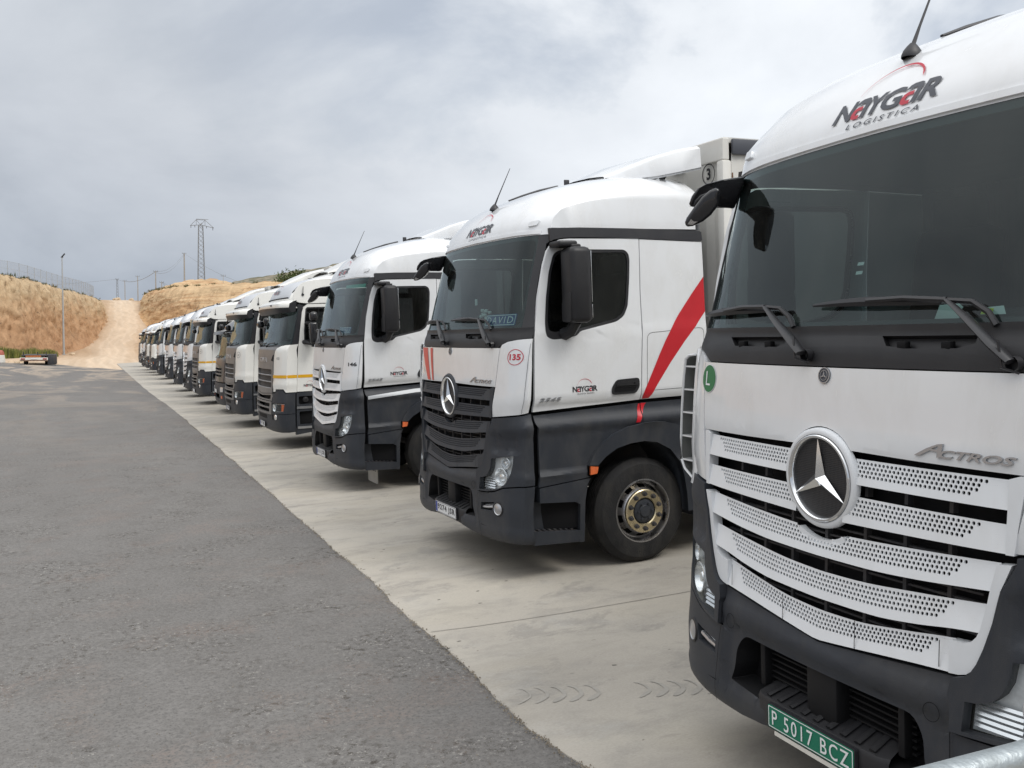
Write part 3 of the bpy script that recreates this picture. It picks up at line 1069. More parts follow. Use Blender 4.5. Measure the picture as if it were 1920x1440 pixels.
        q = [bm.verts.new((0.359, v, z)) for v, z in line] + [bm.verts.new((0.359, 1.19, 1.75))]
        bm.faces.new(q)
        bmesh.ops.solidify(bm, geom=list(bm.faces), thickness=0.004)
        finish(bm, 'guide_back', 'guide_grey', va)
        # rounded inner lip of the guide
        bm = bmesh.new()
        o = [(1.10, 1.40), (1.235, 1.395), (1.244, 1.60), (1.244, 2.0), (1.225, 2.13), (1.16, 2.13), (1.12, 2.0)]
        patch(bm, o, fm, off=0.014, th=0.02, du=0.04, dz=0.06, flip=True, offf=lambda w, z: -0.020 * max(0, (1.16 - w) / 0.05))
        finish(bm, 'guide_lip', paint, va)
    # ---- doors and side panels
    win = [(0.506, 2.190), (0.520, 2.150), (0.575, 2.124), (0.70, 2.130), (0.82, 2.150), (0.858, 2.190), (1.00, 2.216), (1.245, 2.262), (1.325, 2.310), (1.372, 2.401), (1.398, 2.62), (1.413, 2.820), (1.402, 2.880), (1.359, 2.912), (1.0, 2.914), (0.680, 2.908), (0.622, 2.870), (0.570, 2.72), (0.532, 2.50), (0.510, 2.30)]
    glassp = [(0.545, 2.205), (0.60, 2.190), (0.86, 2.212), (1.235, 2.285), (1.315, 2.335), (1.350, 2.42), (1.378, 2.65), (1.390, 2.82), (1.378, 2.872), (1.345, 2.888), (0.70, 2.884), (0.648, 2.852), (0.600, 2.72), (0.562, 2.50), (0.540, 2.30)]
    win = roundpoly(win, 0.03)
    glassp = roundpoly(glassp, 0.03)
    for sg, mp in ((-1, NEAR), (1, FAR)):
        fl = sg > 0
        bm = bmesh.new()
        do = [(0.372, 1.500), (1.478, 1.536), (1.490, 1.9), (1.509, 2.23), (1.506, 2.53), (1.521, 3.012)] + [(p[0], p[1]) for p in DOOR_F[::-1] if p[1] < 3.012][0:] 
        do = [(p[0] + (0.004 if i > 5 else 0), p[1]) for i, p in enumerate(do)]
        patch(bm, do, mp, [win[::-1]], off=0.0, th=0.03, du=0.15, dz=0.05, flip=fl,
              offf=lambda u, z: -0.008 * math.exp(-((z - 2.205 - 0.10 * (u - 1.5) * (1 if u > 0.8 else 1)) / 0.02) ** 2) * (1 if u > 0.85 else 0) )
        door = finish(bm, 'door', paint, root)
        bm = bmesh.new()
        patch(bm, win, mp, [glassp[::-1]], off=-0.006, th=0.03, du=0.2, dz=0.1, flip=fl)
        finish(bm, 'window_frame', 'trim_black', door)
        bm = bmesh.new()
        patch(bm, glassp, mp, off=-0.014, th=0, du=0.3, dz=0.3, flip=fl)
        finish(bm, 'window', 'glass_side', door)
        bm = bmesh.new()
        hs = roundpoly([(1.165, 1.600), (1.415, 1.600), (1.462, 1.655), (1.458, 1.742), (1.215, 1.735), (1.160, 1.660)], 0.03)
        patch(bm, hs, mp, off=0.010, th=0.02, du=0.3, dz=0.3, flip=fl)
        patch(bm, roundpoly([(1.185, 1.622), (1.40, 1.622), (1.425, 1.66), (1.19, 1.668)], 0.012), mp, off=0.0115, th=0, du=0, dz=0, mi=1, flip=fl)
        patch(bm, roundpoly([(1.20, 1.682), (1.44, 1.676), (1.445, 1.715), (1.23, 1.716)], 0.012), mp, off=0.024, th=0.016, du=0, dz=0, flip=fl)
        patch(bm, circ(1.395, 1.696, 0.009, 10), mp, off=0.0255, th=0, du=0, dz=0, mi=1, flip=fl)
        finish(bm, 'handle', ['plastic_black', 'void_black'], door)
        # rear side panel
        bm = bmesh.new()
        patch(bm, [(1.488, 1.537), (2.228, 1.541), (2.236, 2.3), (2.230, 2.984), (1.6, 3.004), (1.529, 3.006), (1.516, 2.53), (1.519, 2.23), (1.500, 1.9)], mp, off=0.0, th=0.03, du=0.2, dz=0.05, flip=fl)
        sp = finish(bm, 'side_panel', paint, root)
        bm = bmesh.new()
        o1 = roundpoly([(1.545, 1.612), (2.20, 1.616), (2.205, 2.180), (1.560, 2.148)], [0.02, 0.02, 0.06, 0.06])
        o2 = roundpoly([(1.549, 1.616), (2.196, 1.620), (2.201, 2.176), (1.564, 2.144)], [0.017, 0.017, 0.057, 0.057])
        patch(bm, o1, mp, [o2[::-1]], off=0.0012, th=0, du=0, dz=0.2, flip=fl)
        patch(bm, [(2.02, 1.70), (2.20, 1.70), (2.20, 1.712), (2.02, 1.712)], mp, off=0.008, th=0.006, du=0, dz=0, flip=fl)
        patch(bm, [(2.075, 1.675), (2.125, 1.675), (2.14, 1.712), (2.06, 1.712)], mp, off=0.008, th=0.006, du=0, dz=0, flip=fl)
        finish(bm, 'locker_hatch', 'ink_black', sp)
        # ---- dark lower door panel, arch flare, skirt, steps
        bm = bmesh.new()
        arcO = [(0.884, 0.985), (0.935, 1.075), (1.00, 1.15), (1.148, 1.243), (1.30, 1.296), (1.477, 1.324), (1.60, 1.326), (1.721, 1.316), (1.84, 1.282), (1.932, 1.235), (2.02, 1.15)]
        lower = [(0.384, 0.838), (0.903, 0.878), (0.872, 0.90), (0.884, 0.985)] + arcO[1:6] + [(1.477, 1.500), (1.465, 1.503), (0.372, 1.466), (0.378, 1.40), (0.400, 1.36), (0.405, 1.0)]
        def loff(u, z):
            a = 0.0
            if z < 1.0:
                a += 0.012 * max(0.0, 1 - abs(z - 0.93) / 0.05) * (1 if u < 0.8 else 0.3)
            return a
        patch(bm, lower, mp, off=0.004, th=0.03, du=0.1, dz=0.03, flip=fl, offf=loff)
        patch(bm, [(1.484, 1.326)] + arcO[6:10] + [(2.02, 1.21), (2.215, 1.21), (2.215, 1.506), (1.484, 1.503)], mp, off=0.004, th=0.03, du=0.2, dz=0.03, flip=fl)
        finish(bm, 'door_lower_panel', 'plastic_dark', root)
        bm = bmesh.new()
        arcI = [(0.977, 0.978), (1.06, 1.05), (1.178, 1.114), (1.33, 1.148), (1.477, 1.156), (1.62, 1.132), (1.768, 1.052), (1.86, 0.93), (1.905, 0.80), (1.935, 0.62), (1.945, 0.45)]
        arcB = [(2.05, 0.45), (2.05, 0.62), (2.04, 0.80), (2.03, 1.0), (2.02, 1.15)]
        fl_poly = arcI + arcB + arcO[:-1][::-1]
        patch(bm, fl_poly, mp, off=0.046, th=0.07, du=0.12, dz=0.06, flip=fl)
        # inner skin of the arch
        pi = [bm.verts.new(mp(p[0], p[1], 0.044)) for p in arcI]
        pj = [bm.verts.new(Vector((p[0], sg * 0.74, p[1]))) for p in arcI]
        for k in range(len(pi) - 1):
            bm.faces.new((pi[k], pi[k + 1], pj[k + 1], pj[k]))
        finish(bm, 'wheel_arch', 'plastic_dark', root)
        bm = bmesh.new()
        patch(bm, [(0.882, 0.905), (0.950, 0.912), (0.972, 0.968), (0.895, 0.978)], mp, off=0.054, th=0.02, du=0, dz=0, flip=fl)
        finish(bm, 'side_marker', 'amber', root)
        bm = bmesh.new()
        patch(bm, [(0.388, 0.700), (0.745, 0.672), (0.80, 0.725), (0.878, 0.826), (0.903, 0.868), (0.388, 0.828)], mp, off=0.012, th=0.12, du=0.15, dz=0.06, flip=fl)
        # step well: back plate, treads, rear cheek and sill
        box(bm, (0.58, sg * 1.14, 0.54), (0.50, 0.02, 0.30))
        cheek = [(0.745, 0.672), (0.815, 0.640), (0.835, 0.30), (0.79, 0.30)]
        patch(bm, [(0.79, 0.295), (0.838, 0.295), (0.85, 0.66), (0.88, 0.81), (0.745, 0.675), (0.80, 0.64)], mp, off=0.0, th=0.16, du=0, dz=0, flip=fl)
        patch(bm, [(0.335, 0.325), (0.82, 0.298), (0.82, 0.400), (0.335, 0.445)], mp, off=-0.004, th=0.03, du=0, dz=0, flip=fl)
        st = finish(bm, 'entry_step', 'plastic_dark', root)
        bm = bmesh.new()
        q = [bm.verts.new(p) for p in (mp(0.335, 0.443, -0.01), mp(0.82, 0.398, -0.01), Vector((0.82, sg * 1.06, 0.402)), Vector((0.335, sg * 1.06, 0.447)))]
        bm.faces.new(q)
        for k in range(7):
            x = 0.40 + 0.055 * k
            box(bm, (x, sg * 1.15, 0.440 - 0.0928 * (x - 0.335) + 0.012), (0.022, 0.10, 0.010))
        box(bm, (0.58, sg * 1.13, 0.662), (0.08, 0.03, 0.014), 1)
        finish(bm, 'step_tread', ['steel_dark', 'silver'], st, recalc=False)
    # ---- headlight surround / bumper sides
    hl = [(0.735, 0.790), (0.742, 0.900), (0.785, 0.905), (0.825, 0.920), (0.860, 0.955), (0.883, 1.00), (0.897, 1.082), (1.00, 1.098), (1.150, 1.124), (1.146, 1.05), (1.128, 0.975), (1.085, 0.880), (1.02, 0.835), (0.950, 0.812), (0.85, 0.797)]
    hlc = hl
    for sg in (-1, 1):
        bm = bmesh.new()
        we = lambda z: X(interp(z, [0.3, 1.47], [0.345, 0.352]), z)
        o = [(0.678, 0.905), (0.690, 0.970), (0.704, 0.976), (0.734, 0.986), (0.756, 1.006), (0.777, 1.043), (0.800, 1.104), (0.828, 1.20), (0.854, 1.318), (0.902, 1.418), (0.905, 1.442), (1.20, 1.468), (we(1.48), 1.482), (we(1.2), 1.2), (we(0.9), 0.862), (1.20, 0.858), (1.05, 0.838), (0.95, 0.800), (0.85, 0.782), (0.735, 0.776), (0.692, 0.776), (0.688, 0.885)]
        hole = hlc[::-1]
        if sg < 0:
            o = mir(o); hole = mir(hole[::-1])[::-1]
            hole = [(-p[0], p[1]) for p in hlc]
        def boff(w, z):
            a = abs(w)
            t = 0.0
            if a > 0.87 and 1.13 < z < 1.30:
                t = -0.022 * min(1, (a - 0.87) / 0.05) * min(1, (z - 1.13) / 0.03) * min(1, (1.30 - z) / 0.02) * (1 if a < 1.16 else max(0, 1 - (a - 1.16) / 0.03))
            if z > 1.40:
                t -= 0.0
            if a < 0.95:
                t += 0.012 * max(0, 1 - (a - 0.84) / 0.1)
            return t
        patch(bm, o, fm, [hole], off=0.004, th=0.05, du=0.04, dz=0.04, flip=True, offf=boff)
        finish(bm, 'headlight_surround', 'plastic_dark', root)
        # headlight unit
        hp = hlc if sg > 0 else mir(hlc)
        bm = bmesh.new()
        patch(bm, hp, fm, off=-0.042, th=0, du=0.05, dz=0.05, flip=True)
        lamp = [0.0]
        bb = finish(bm, 'headlight', 'lamp_bowl', root)
        bm = bmesh.new()
        # reflector bowl and chrome ribs
        for (cw_, cz, rad) in ((1.005, 0.925, 0.082), (1.060, 1.050, 0.052), (0.86, 0.84, 0.0)):
            if rad == 0: continue
            c0 = fm(sg * cw_, cz, -0.030)
            n0 = (fm(sg * cw_, cz, 0.0) - fm(sg * cw_, cz, -0.05)).normalized()
            ax = n0.cross(Vector((0, 0, 1))).normalized(); ay = n0.cross(ax)
            prev = None
            for rd, al in ((rad * 1.0, 0.020), (rad * 0.94, 0.022), (rad * 0.80, -0.015), (rad * 0.5, -0.035), (rad * 0.48, -0.005), (rad * 0.30, 0.012), (rad * 0.02, 0.016)):
                rg = [bm.verts.new(c0 + n0 * al + (ax * math.cos(t) + ay * math.sin(t)) * rd) for t in [2 * math.pi * k / 24 for k in range(24)]]
                if prev:
                    for k in range(24):
                        bm.faces.new((prev[k], prev[(k + 1) % 24], rg[(k + 1) % 24], rg[k]))
                prev = rg
        for k in range(5):
            z = 0.815 + 0.022 * k
            w0_ = 0.755
            rows_ = []
            for zz_, oo in ((z - 0.010, -0.034), (z - 0.002, -0.018), (z + 0.009, -0.024)):
                rows_.append([bm.verts.new(fm(sg * w, zz_, oo)) for w in (w0_, 0.80, 0.85, 0.90, 0.925)])
            for ra, rb in zip(rows_[:-1], rows_[1:]):
                for j in range(4):
                    bm.faces.new((ra[j], ra[j + 1], rb[j + 1], rb[j]))
        finish(bm, 'reflector', 'reflector', bb)
        bm = bmesh.new()
        patch(bm, hp, fm, off=-0.002, th=0, du=0.05, dz=0.05, flip=True)
        finish(bm, 'lens', 'glass_lamp', bb)
        bm = bmesh.new()
        o = [(0.694, 0.788), (0.730, 0.790), (0.730, 0.900), (0.690, 0.890)]
        if sg < 0: o = mir(o)
        patch(bm, o, fm, off=0.001, th=0.02, du=0, dz=0, flip=True)
        finish(bm, 'indicator', 'silver', root)
    # ---- front bumper
    bm = bmesh.new()
    we2 = X(0.345, 0.8)
    zbot = lambda w: interp(abs(w), [0, 0.3, 0.55, 0.9, 1.2, 1.3], [0.415, 0.405, 0.375, 0.345, 0.338, 0.338])
    bot = [(w, zbot(w)) for w in (-1.38, -1.2, -1.05, -0.9, -0.7, -0.55, -0.4, -0.25, -0.1, 0.1, 0.25, 0.4, 0.55, 0.7, 0.9, 1.05, 1.2, 1.38)]
    bot[0] = (-X(0.345, 0.34), 0.338); bot[-1] = (X(0.345, 0.34), 0.338)
    topr = [(X(0.345, 0.85), 0.850), (1.20, 0.846), (1.05, 0.826), (0.95, 0.788), (0.85, 0.770), (0.735, 0.764), (0.686, 0.764), (0.680, 0.880), (0.668, 0.900), (0.690, 0.966), (0.60, 0.956), (0.0, 0.893)]
    outer = bot + topr + [(-p[0], p[1]) for p in topr[:-1][::-1]]
    open_ = roundpoly([(-0.615, 0.520), (-0.575, 0.600), (-0.565, 0.70), (-0.51, 0.768), (0.51, 0.768), (0.565, 0.70), (0.575, 0.600), (0.615, 0.520), (0.38, 0.505), (-0.38, 0.505)], [0.01, 0.03, 0.05, 0.06, 0.06, 0.05, 0.03, 0.01, 0.01, 0.01])
    fogr = [(0.745, 0.612), (0.93, 0.628), (1.00, 0.585), (1.075, 0.60), (1.085, 0.655), (1.04, 0.700), (0.95, 0.705), (0.75, 0.668)]
    fogr = [(0.745, 0.608), (0.925, 0.618), (0.955, 0.698), (0.75, 0.672)]
    def bo(w, z):
        a = abs(w)
        t = 0.0
        # frame lip around the intake, set back, and the chamfer below the grille
        if a < 0.66 and 0.50 < z < 0.80:
            t -= 0.012
        if z > 0.80 and a < 0.69:
            t += 0.010 * min(1, (z - 0.80) / 0.03)
            if z > 0.845 + 0.07 * a:
                t -= 0.022 * min(1, (z - 0.845 - 0.07 * a) / 0.05)
        if z < 0.46 and a > 0.36:
            t += 0.006
        if z < 0.38:
            t -= 0.02 * (0.38 - z) / 0.04
        return t
    patch(bm, outer, fm, [open_[::-1], fogr[::-1], [(-p[0], p[1]) for p in fogr]], off=0.004, th=0.05, du=0.04, dz=0.03, flip=True, offf=bo)
    bp = finish(bm, 'bumper', 'plastic_dark', root)
    # intake: recess walls, louvres, centre post
    bm = bmesh.new()
    ip = [fm(p[0], p[1], -0.008) for p in open_]
    iq = [Vector((0.22, p[0] * 0.93, 0.64 + (p[1] - 0.64) * 0.9)) for p in open_]
    a = [bm.verts.new(p) for p in ip]; b = [bm.verts.new(p) for p in iq]
    for k in range(len(a)):
        j = (k + 1) % len(a)
        bm.faces.new((a[k], a[j], b[j], b[k]))
    bm.faces.new(b)
    for k in range(7):
        z = 0.565 + 0.028 * k
        box(bm, (0.135, -0.28, z), (0.03, 0.36, 0.008), rot=None)
        box(bm, (0.135, 0.28, z), (0.03, 0.36, 0.008))
    box(bm, (0.12, 0, 0.655), (0.13, 0.19, 0.24), bev=0.02)
    for y in (-0.42, 0.42):
        box(bm, (0.12, y, 0.66), (0.08, 0.035, 0.22), bev=0.008)
    finish(bm, 'air_intake', 'intake_black', bp)
    # step lip under the intake with tread ribs
    bm = bmesh.new()
    pr = [(0.010, 0.600), (0.11, 0.610), (0.13, 0.52)]
    st = [(-0.37, -0.012), (-0.35, 0.028), (0.35, 0.028), (0.37, -0.012)]
    rows = []
    for w, o in [(-0.40, -0.016), (-0.36, 0.006), (-0.2, 0.008), (0, 0.010), (0.2, 0.008), (0.36, 0.006), (0.40, -0.016)]:
        rows.append([bm.verts.new(p) for p in (fm(w, 0.408, -0.02), fm(w, 0.415, o), fm(w, 0.52, o), fm(w, 0.540, o - 0.012), Vector((0.15, w * 0.95, 0.582)))])
    for p, q in zip(rows[:-1], rows[1:]):
        for k in range(4):
            bm.faces.new((p[k], q[k], q[k + 1], p[k + 1]))
    for k in range(9):
        w = -0.32 + 0.08 * k
        a0 = fm(w, 0.546, -0.012) + Vector((0, 0, 0.004))
        a1 = Vector((0.145, w * 0.95, 0.588))
        tube(bm, [a0, a1], [0.017, 0.015], 6, rr=(1.0, 0.35))
    finish(bm, 'bumper_step', 'plastic_black', bp)
    bm = bmesh.new()
    for sg in (-1, 1):
        f = fogr if sg > 0 else mir(fogr)
        patch(bm, f, fm, off=-0.05, th=0, du=0, dz=0, flip=True, mi=1)
        tube(bm, [fm(sg * 0.76, 0.632, -0.022), fm(sg * 0.84, 0.640, -0.020), fm(sg * 0.925, 0.655, -0.018)], 0.014, 8, mi=0)
        tube(bm, [fm(sg * 0.78, 0.650, -0.030), fm(sg * 0.93, 0.676, -0.028)], 0.008, 6, mi=0)
    finish(bm, 'fog_slot', ['silver', 'void_black'], bp)
    for sg in (-1, 1):
        bm = bmesh.new()
        c0 = fm(sg * 1.010, 0.642, 0.002)
        n0 = (fm(sg * 1.010, 0.642, 0.01) - fm(sg * 1.010, 0.642, -0.01)).normalized()
        ax = n0.cross(Vector((0, 0, 1))).normalized(); ay = n0.cross(ax)
        prev = None
        for i, (rd, al) in enumerate(((0.064, -0.004), (0.062, 0.006), (0.052, 0.008), (0.046, 0.004), (0.03, 0.010), (0.0005, 0.012))):
            rg = [bm.verts.new(c0 + n0 * al + (ax * math.cos(t) + ay * math.sin(t)) * rd) for t in [2 * math.pi * k / 24 for k in range(24)]]
            if prev:
                for k in range(24):
                    f = bm.faces.new((prev[k], prev[(k + 1) % 24], rg[(k + 1) % 24], rg[k]))
                    f.material_index = 0 if i < 3 else 1
            prev = rg
        finish(bm, 'fog_light', ['plastic_black', 'silver'], bp)
    # round covers and panel seams on the bumper
    bm = bmesh.new()
    for w in (-0.605, 0.605):
        patch(bm, circ(w, 0.812, 0.036, 24), fm, [circ(w, 0.812, 0.0335, 24)[::-1]], off=0.0165, th=0, du=0, dz=0, flip=True)
    for sg in (-1, 1):
        o = [(0.688, 0.90), (0.684, 0.76), (0.70, 0.60), (0.735, 0.46), (0.742, 0.365), (0.745, 0.365), (0.738, 0.46), (0.704, 0.60), (0.688, 0.76), (0.692, 0.90)]
        patch(bm, o if sg > 0 else mir(o), fm, off=0.0165, th=0, du=0.02, dz=0.02, flip=True)
        o = [(0.74, 0.470), (0.95, 0.455), (1.05, 0.455), (1.05, 0.460), (0.95, 0.460), (0.74, 0.475)]
        patch(bm, o if sg > 0 else mir(o), fm, off=0.0065, th=0, du=0.05, dz=0.02, flip=True)
    finish(bm, 'bumper_seams', 'void_black', bp)
    # ---- roof
    bm = bmesh.new()
    PR = [(0.424, 3.050), (0.430, 3.075), (0.440, 3.12), (0.475, 3.2), (0.545, 3.3), (0.64, 3.405), (0.76, 3.480), (0.9, 3.532), (1.1, 3.587), (1.3, 3.628), (1.5, 3.656), (1.75, 3.675), (2.0, 3.680), (2.17, 3.665), (2.215, 3.62), (2.225, 3.50), (2.225, 3.10)]
    def ze(u):
        return interp(u, [0.42, 0.47, 0.62, 0.83, 1.1, 1.5, 2.2, 2.5], [3.07, 3.15, 3.212, 3.300, 3.345, 3.372, 3.372, 3.37])
    def lip(t, z0):
        return z0
    ts = [-1, -0.992, -0.975, -0.95, -0.92, -0.88, -0.83, -0.76, -0.66, -0.53, -0.38, -0.2, 0, 0.2, 0.38, 0.53, 0.66, 0.76, 0.83, 0.88, 0.92, 0.95, 0.975, 0.992, 1]
    rows = []
    for i, (uc, zc) in enumerate(PR):
        row = []
        for t in ts:
            v = 1.195 * t
            last = i >= 13
            d = dvf(v) * (1.0 if not last else 0.0)
            k = min(1.0, max(0.0, (uc - 1.2) / 0.8))
            u = uc + d * (1 - k)
            e = ze(u)
            if zc > e:
                z = e + (zc - e) * (max(0.0, 1 - abs(t) ** 4.2)) ** 0.55
            else:
                z = zc - (0.012 * t * t if i < 2 else 0)
            if i == 0: z = 3.062 - 0.014 * t * t
            row.append(bm.verts.new((u, v, z)))
        rows.append(row)
    for a, b in zip(rows[:-1], rows[1:]):
        for k in range(len(ts) - 1):
            bm.faces.new((a[k], a[k + 1], b[k + 1], b[k]))
    # skirts from the crease down to the black strip
    for kx, sg in ((0, -1), (len(ts) - 1, 1)):
        lowr = []
        for row in rows[1:-3]:
            p = row[kx].co
            lowr.append((row[kx], bm.verts.new((p.x, sg * 1.205, max(min(3.103, p.z), 3.06)))))
        for (a0, a1), (b0, b1) in zip(lowr[:-1], lowr[1:]):
            try:
                bm.faces.new((a0, a1, b1, b0) if sg > 0 else (a0, b0, b1, a1))
            except ValueError:
                pass
    roof = finish(bm, 'roof', paint, root, angle=32, recalc=True)
    bm = bmesh.new()
    patch(bm, [(-1.135, 3.056), (-0.8, 3.068), (0, 3.074), (0.8, 3.068), (1.135, 3.056), (1.14, 3.088), (0.8, 3.097), (0, 3.103), (-0.8, 3.097), (-1.14, 3.088)], fm, off=0.010, th=0.03, du=0.05, dz=0, flip=True)
    finish(bm, 'roof_lip', paint, roof)
    for sg in (-1, 1):
        bm = bmesh.new()
        p = fm(sg * 1.045, 3.150, 0.012)
        o = roundpoly([(0.975, 3.130), (1.085, 3.133), (1.098, 3.178), (0.985, 3.168)], 0.012)
        if sg < 0: o = mir(o)
        patch(bm, o, fm, off=0.018, th=0.02, du=0, dz=0, flip=True)
        finish(bm, 'marker_light', 'grille_white', roof)
    # antennas
    bm = bmesh.new()
    lathe(bm, [(0.040, 0.0), (0.040, 0.012), (0.034, 0.030), (0.022, 0.050), (0.010, 0.066), (0.0005, 0.07)], n=16, axis='Z', c=(0, 0, 0))
    for v in bm.verts:
        v.co.x *= 1.3
    tube(bm, [(0.0, 0, 0.055), (0.035, 0, 0.15), (0.15, 0, 0.44)], [0.010, 0.006, 0.003], 6)
    an = finish(bm, 'antenna', 'ink_black', root)
    an.location = (0.655, 0.03, 3.402)
    an.rotation_euler = (0, R(5), 0)
    bm = bmesh.new()
    box(bm, (1.48, 0.02, 3.69), (0.06, 0.02, 0.09), bev=0.008)
    tube(bm, [(0.80, 0.0, 3.503), (0.95, 0.0, 3.553), (1.15, 0.0, 3.610), (1.36, 0.0, 3.655)], [0.006, 0.010, 0.014, 0.016], 8, rr=(1.6, 1.0))
    finish(bm, 'roof_fin', 'ink_black', root)
    # roof air deflector
    bm = bmesh.new()
    secs = []
    for u, h, hw, lo in ((1.55, 3.668, 0.62, 3.655), (1.72, 3.735, 0.85, 3.615), (1.90, 3.812, 1.03, 3.625), (2.08, 3.865, 1.15, 3.655), (2.275, 3.898, 1.18, 3.695)):
        row = []
        for t in (-1, -0.99, -0.95, -0.8, -0.5, 0, 0.5, 0.8, 0.95, 0.99, 1):
            z = h + 0.045 * (1 - t * t) if abs(t) < 0.99 else (lo if abs(t) == 1 else h - 0.025)
            row.append(bm.verts.new((u, hw * t, z)))
        secs.append(row)
    inn = [[bm.verts.new(v.co - Vector((0, 0.02 * (v.co.y > 0) - 0.02 * (v.co.y < 0), 0.02))) for v in a] for a in secs]
    for S__, fl_ in ((secs, False), (inn, True)):
        for a, b in zip(S__[:-1], S__[1:]):
            for k in range(len(a) - 1):
                q = (a[k], b[k], b[k + 1], a[k + 1])
                bm.faces.new(q[::-1] if fl_ else q)
    for k in range(len(secs[-1]) - 1):
        bm.faces.new((secs[-1][k], inn[-1][k], inn[-1][k + 1], secs[-1][k + 1]))
    df = finish(bm, 'roof_deflector', paint, root, angle=45)
    bm = bmesh.new()
    for sg in (-1, 1):
        tube(bm, [(2.0, sg * 0.9, 3.60), (2.12, sg * 0.95, 3.80)], 0.03, 6)
        tube(bm, [(2.17, sg * 0.6, 3.60), (2.17, sg * 0.6, 3.86)], 0.02, 6)
    finish(bm, 'deflector_strut', 'ink_black', df)
    # ---- mirrors
    for sg in (-1, 1):
        bm = bmesh.new()
        mx = 0.745 if sg < 0 else 0.96
        box(bm, (mx, sg * 1.395, 2.590), (0.205, 0.225, 0.655), bev=0.05, seg=3)
        mh = finish(bm, 'mirror', 'plastic_black', root)
        bm = bmesh.new()
        box(bm, (mx + 0.104, sg * 1.395, 2.66), (0.006, 0.18, 0.44), bev=0.002)
        box(bm, (mx + 0.104, sg * 1.395, 2.36), (0.006, 0.18, 0.12), bev=0.002)
        finish(bm, 'mirror_glass', 'chrome', mh)
        bm = bmesh.new()
        o = roundpoly([(0, 0), (0.15, 0), (0.15, 0.26), (0.07, 0.235), (0.0, 0.17)], 0.03)
        f3 = lambda a, b, off=0.0: Vector((mx - 0.103 - off, sg * (1.325 + a), 2.275 + b))
        patch(bm, o, f3, off=0.008, th=0.012, du=0, dz=0, flip=True)
        finish(bm, 'mirror_cap', 'plastic_black', mh)
        bm = bmesh.new()
        box(bm, (mx - 0.07, sg * 1.31, 2.948), (0.19, 0.19, 0.055), bev=0.02, seg=3)
        box(bm, (mx, sg * 1.36, 2.925), (0.10, 0.12, 0.04), bev=0.015)
        finish(bm, 'mirror_arm', 'plastic_black', mh)
        bm = bmesh.new()
        tube(bm, [(0.70, sg * 1.23, 2.17), (mx - 0.02, sg * 1.31, 2.19), (mx, sg * 1.37, 2.28)], [0.06, 0.05, 0.055], 8)
        finish(bm, 'mirror_arm', 'plastic_black', mh)
    # kerb and front mirrors on the far side share one bracket
    def prism(bm, pts, f0, f1, bev=0.02, mi=0):
        A_ = [bm.verts.new(f0(*p)) for p in pts]; B_ = [bm.verts.new(f1(*p)) for p in pts]
        fs = [bm.faces.new(A_), bm.faces.new(B_[::-1])]
        for k in range(len(pts)):
            fs.append(bm.faces.new((A_[k], B_[k], B_[(k + 1) % len(pts)], A_[(k + 1) % len(pts)])))
        bmesh.ops.recalc_face_normals(bm, faces=fs)
        es = set(e for f in fs[:2] for e in f.edges)
        bmesh.ops.bevel(bm, geom=list(es), offset=bev, segments=3, affect='EDGES', profile=0.5)
    dr = Vector((0.571, 0.813, 0.115))
    def slab(pts, th, bev):
        b_ = bmesh.new()
        A_ = [b_.verts.new(Vector(p)) for p in pts]; B_ = [b_.verts.new(Vector(p) + dr * th + (Vector(pts[0]) * 0)) for p in pts]
        fs = [b_.faces.new(A_), b_.faces.new(B_[::-1])]
        for k in range(len(pts)):
            fs.append(b_.faces.new((A_[k], B_[k], B_[(k + 1) % len(pts)], A_[(k + 1) % len(pts)])))
        bmesh.ops.triangulate(b_, faces=fs[:2])
        bmesh.ops.recalc_face_normals(b_, faces=b_.faces)
        es = [e for e in b_.edges if len(e.link_faces) == 2 and e.calc_face_angle(0) > 0.9]
        bmesh.ops.bevel(b_, geom=es, offset=bev, segments=3, affect='EDGES', profile=0.5)
        return b_
    COV = [(0.187, 1.086, 2.904), (0.196, 1.074, 2.941), (0.217, 1.055, 2.976), (0.255, 1.024, 3.0), (0.341, 1.007, 3.021), (0.427, 1.014, 3.035), (0.491, 1.02, 3.042), (0.504, 1.024, 3.017), (0.476, 1.029, 2.951), (0.436, 1.034, 2.871), (0.385, 1.027, 2.88), (0.327, 1.02, 2.887), (0.333, 1.016, 2.935), (0.337, 1.013, 2.967), (0.308, 1.009, 2.971), (0.266, 1.023, 2.959), (0.232, 1.049, 2.946), (0.209, 1.069, 2.919), (0.201, 1.079, 2.886), (0.191, 1.086, 2.889)]
    HSG = [(0.134, 1.051, 2.802), (0.137, 1.051, 2.786), (0.146, 1.046, 2.777), (0.168, 1.031, 2.778), (0.211, 0.998, 2.799), (0.244, 0.971, 2.831), (0.268, 0.948, 2.871), (0.274, 0.941, 2.891), (0.27, 0.939, 2.923), (0.276, 0.929, 2.956), (0.255, 0.943, 2.966), (0.23, 0.963, 2.955), (0.201, 0.988, 2.926), (0.165, 1.021, 2.868), (0.14, 1.044, 2.823)]
    mb = finish(slab(COV, 0.10, 0.012), 'kerb_mirror', 'mirror_black', root)
    finish(slab(HSG, 0.11, 0.016), 'mirror_head', 'mirror_black', mb)
    bm = bmesh.new()
    tube(bm, [(0.42, 1.08, 2.985), (0.50, 1.12, 3.01), (0.60, 1.17, 3.03)], [0.055, 0.06, 0.05], 10, rr=(1.0, 0.6))
    finish(bm, 'mirror_arm', 'mirror_black', mb)
    bm = bmesh.new()
    q = [Vector(p) - dr * 0.004 for p in [(0.144, 1.043, 2.790), (0.160, 1.032, 2.816), (0.170, 1.026, 2.803), (0.188, 1.014, 2.800), (0.166, 1.031, 2.785)]]
    bm.faces.new([bm.verts.new(p) for p in q])
    bmesh.ops.solidify(bm, geom=list(bm.faces), thickness=0.004)
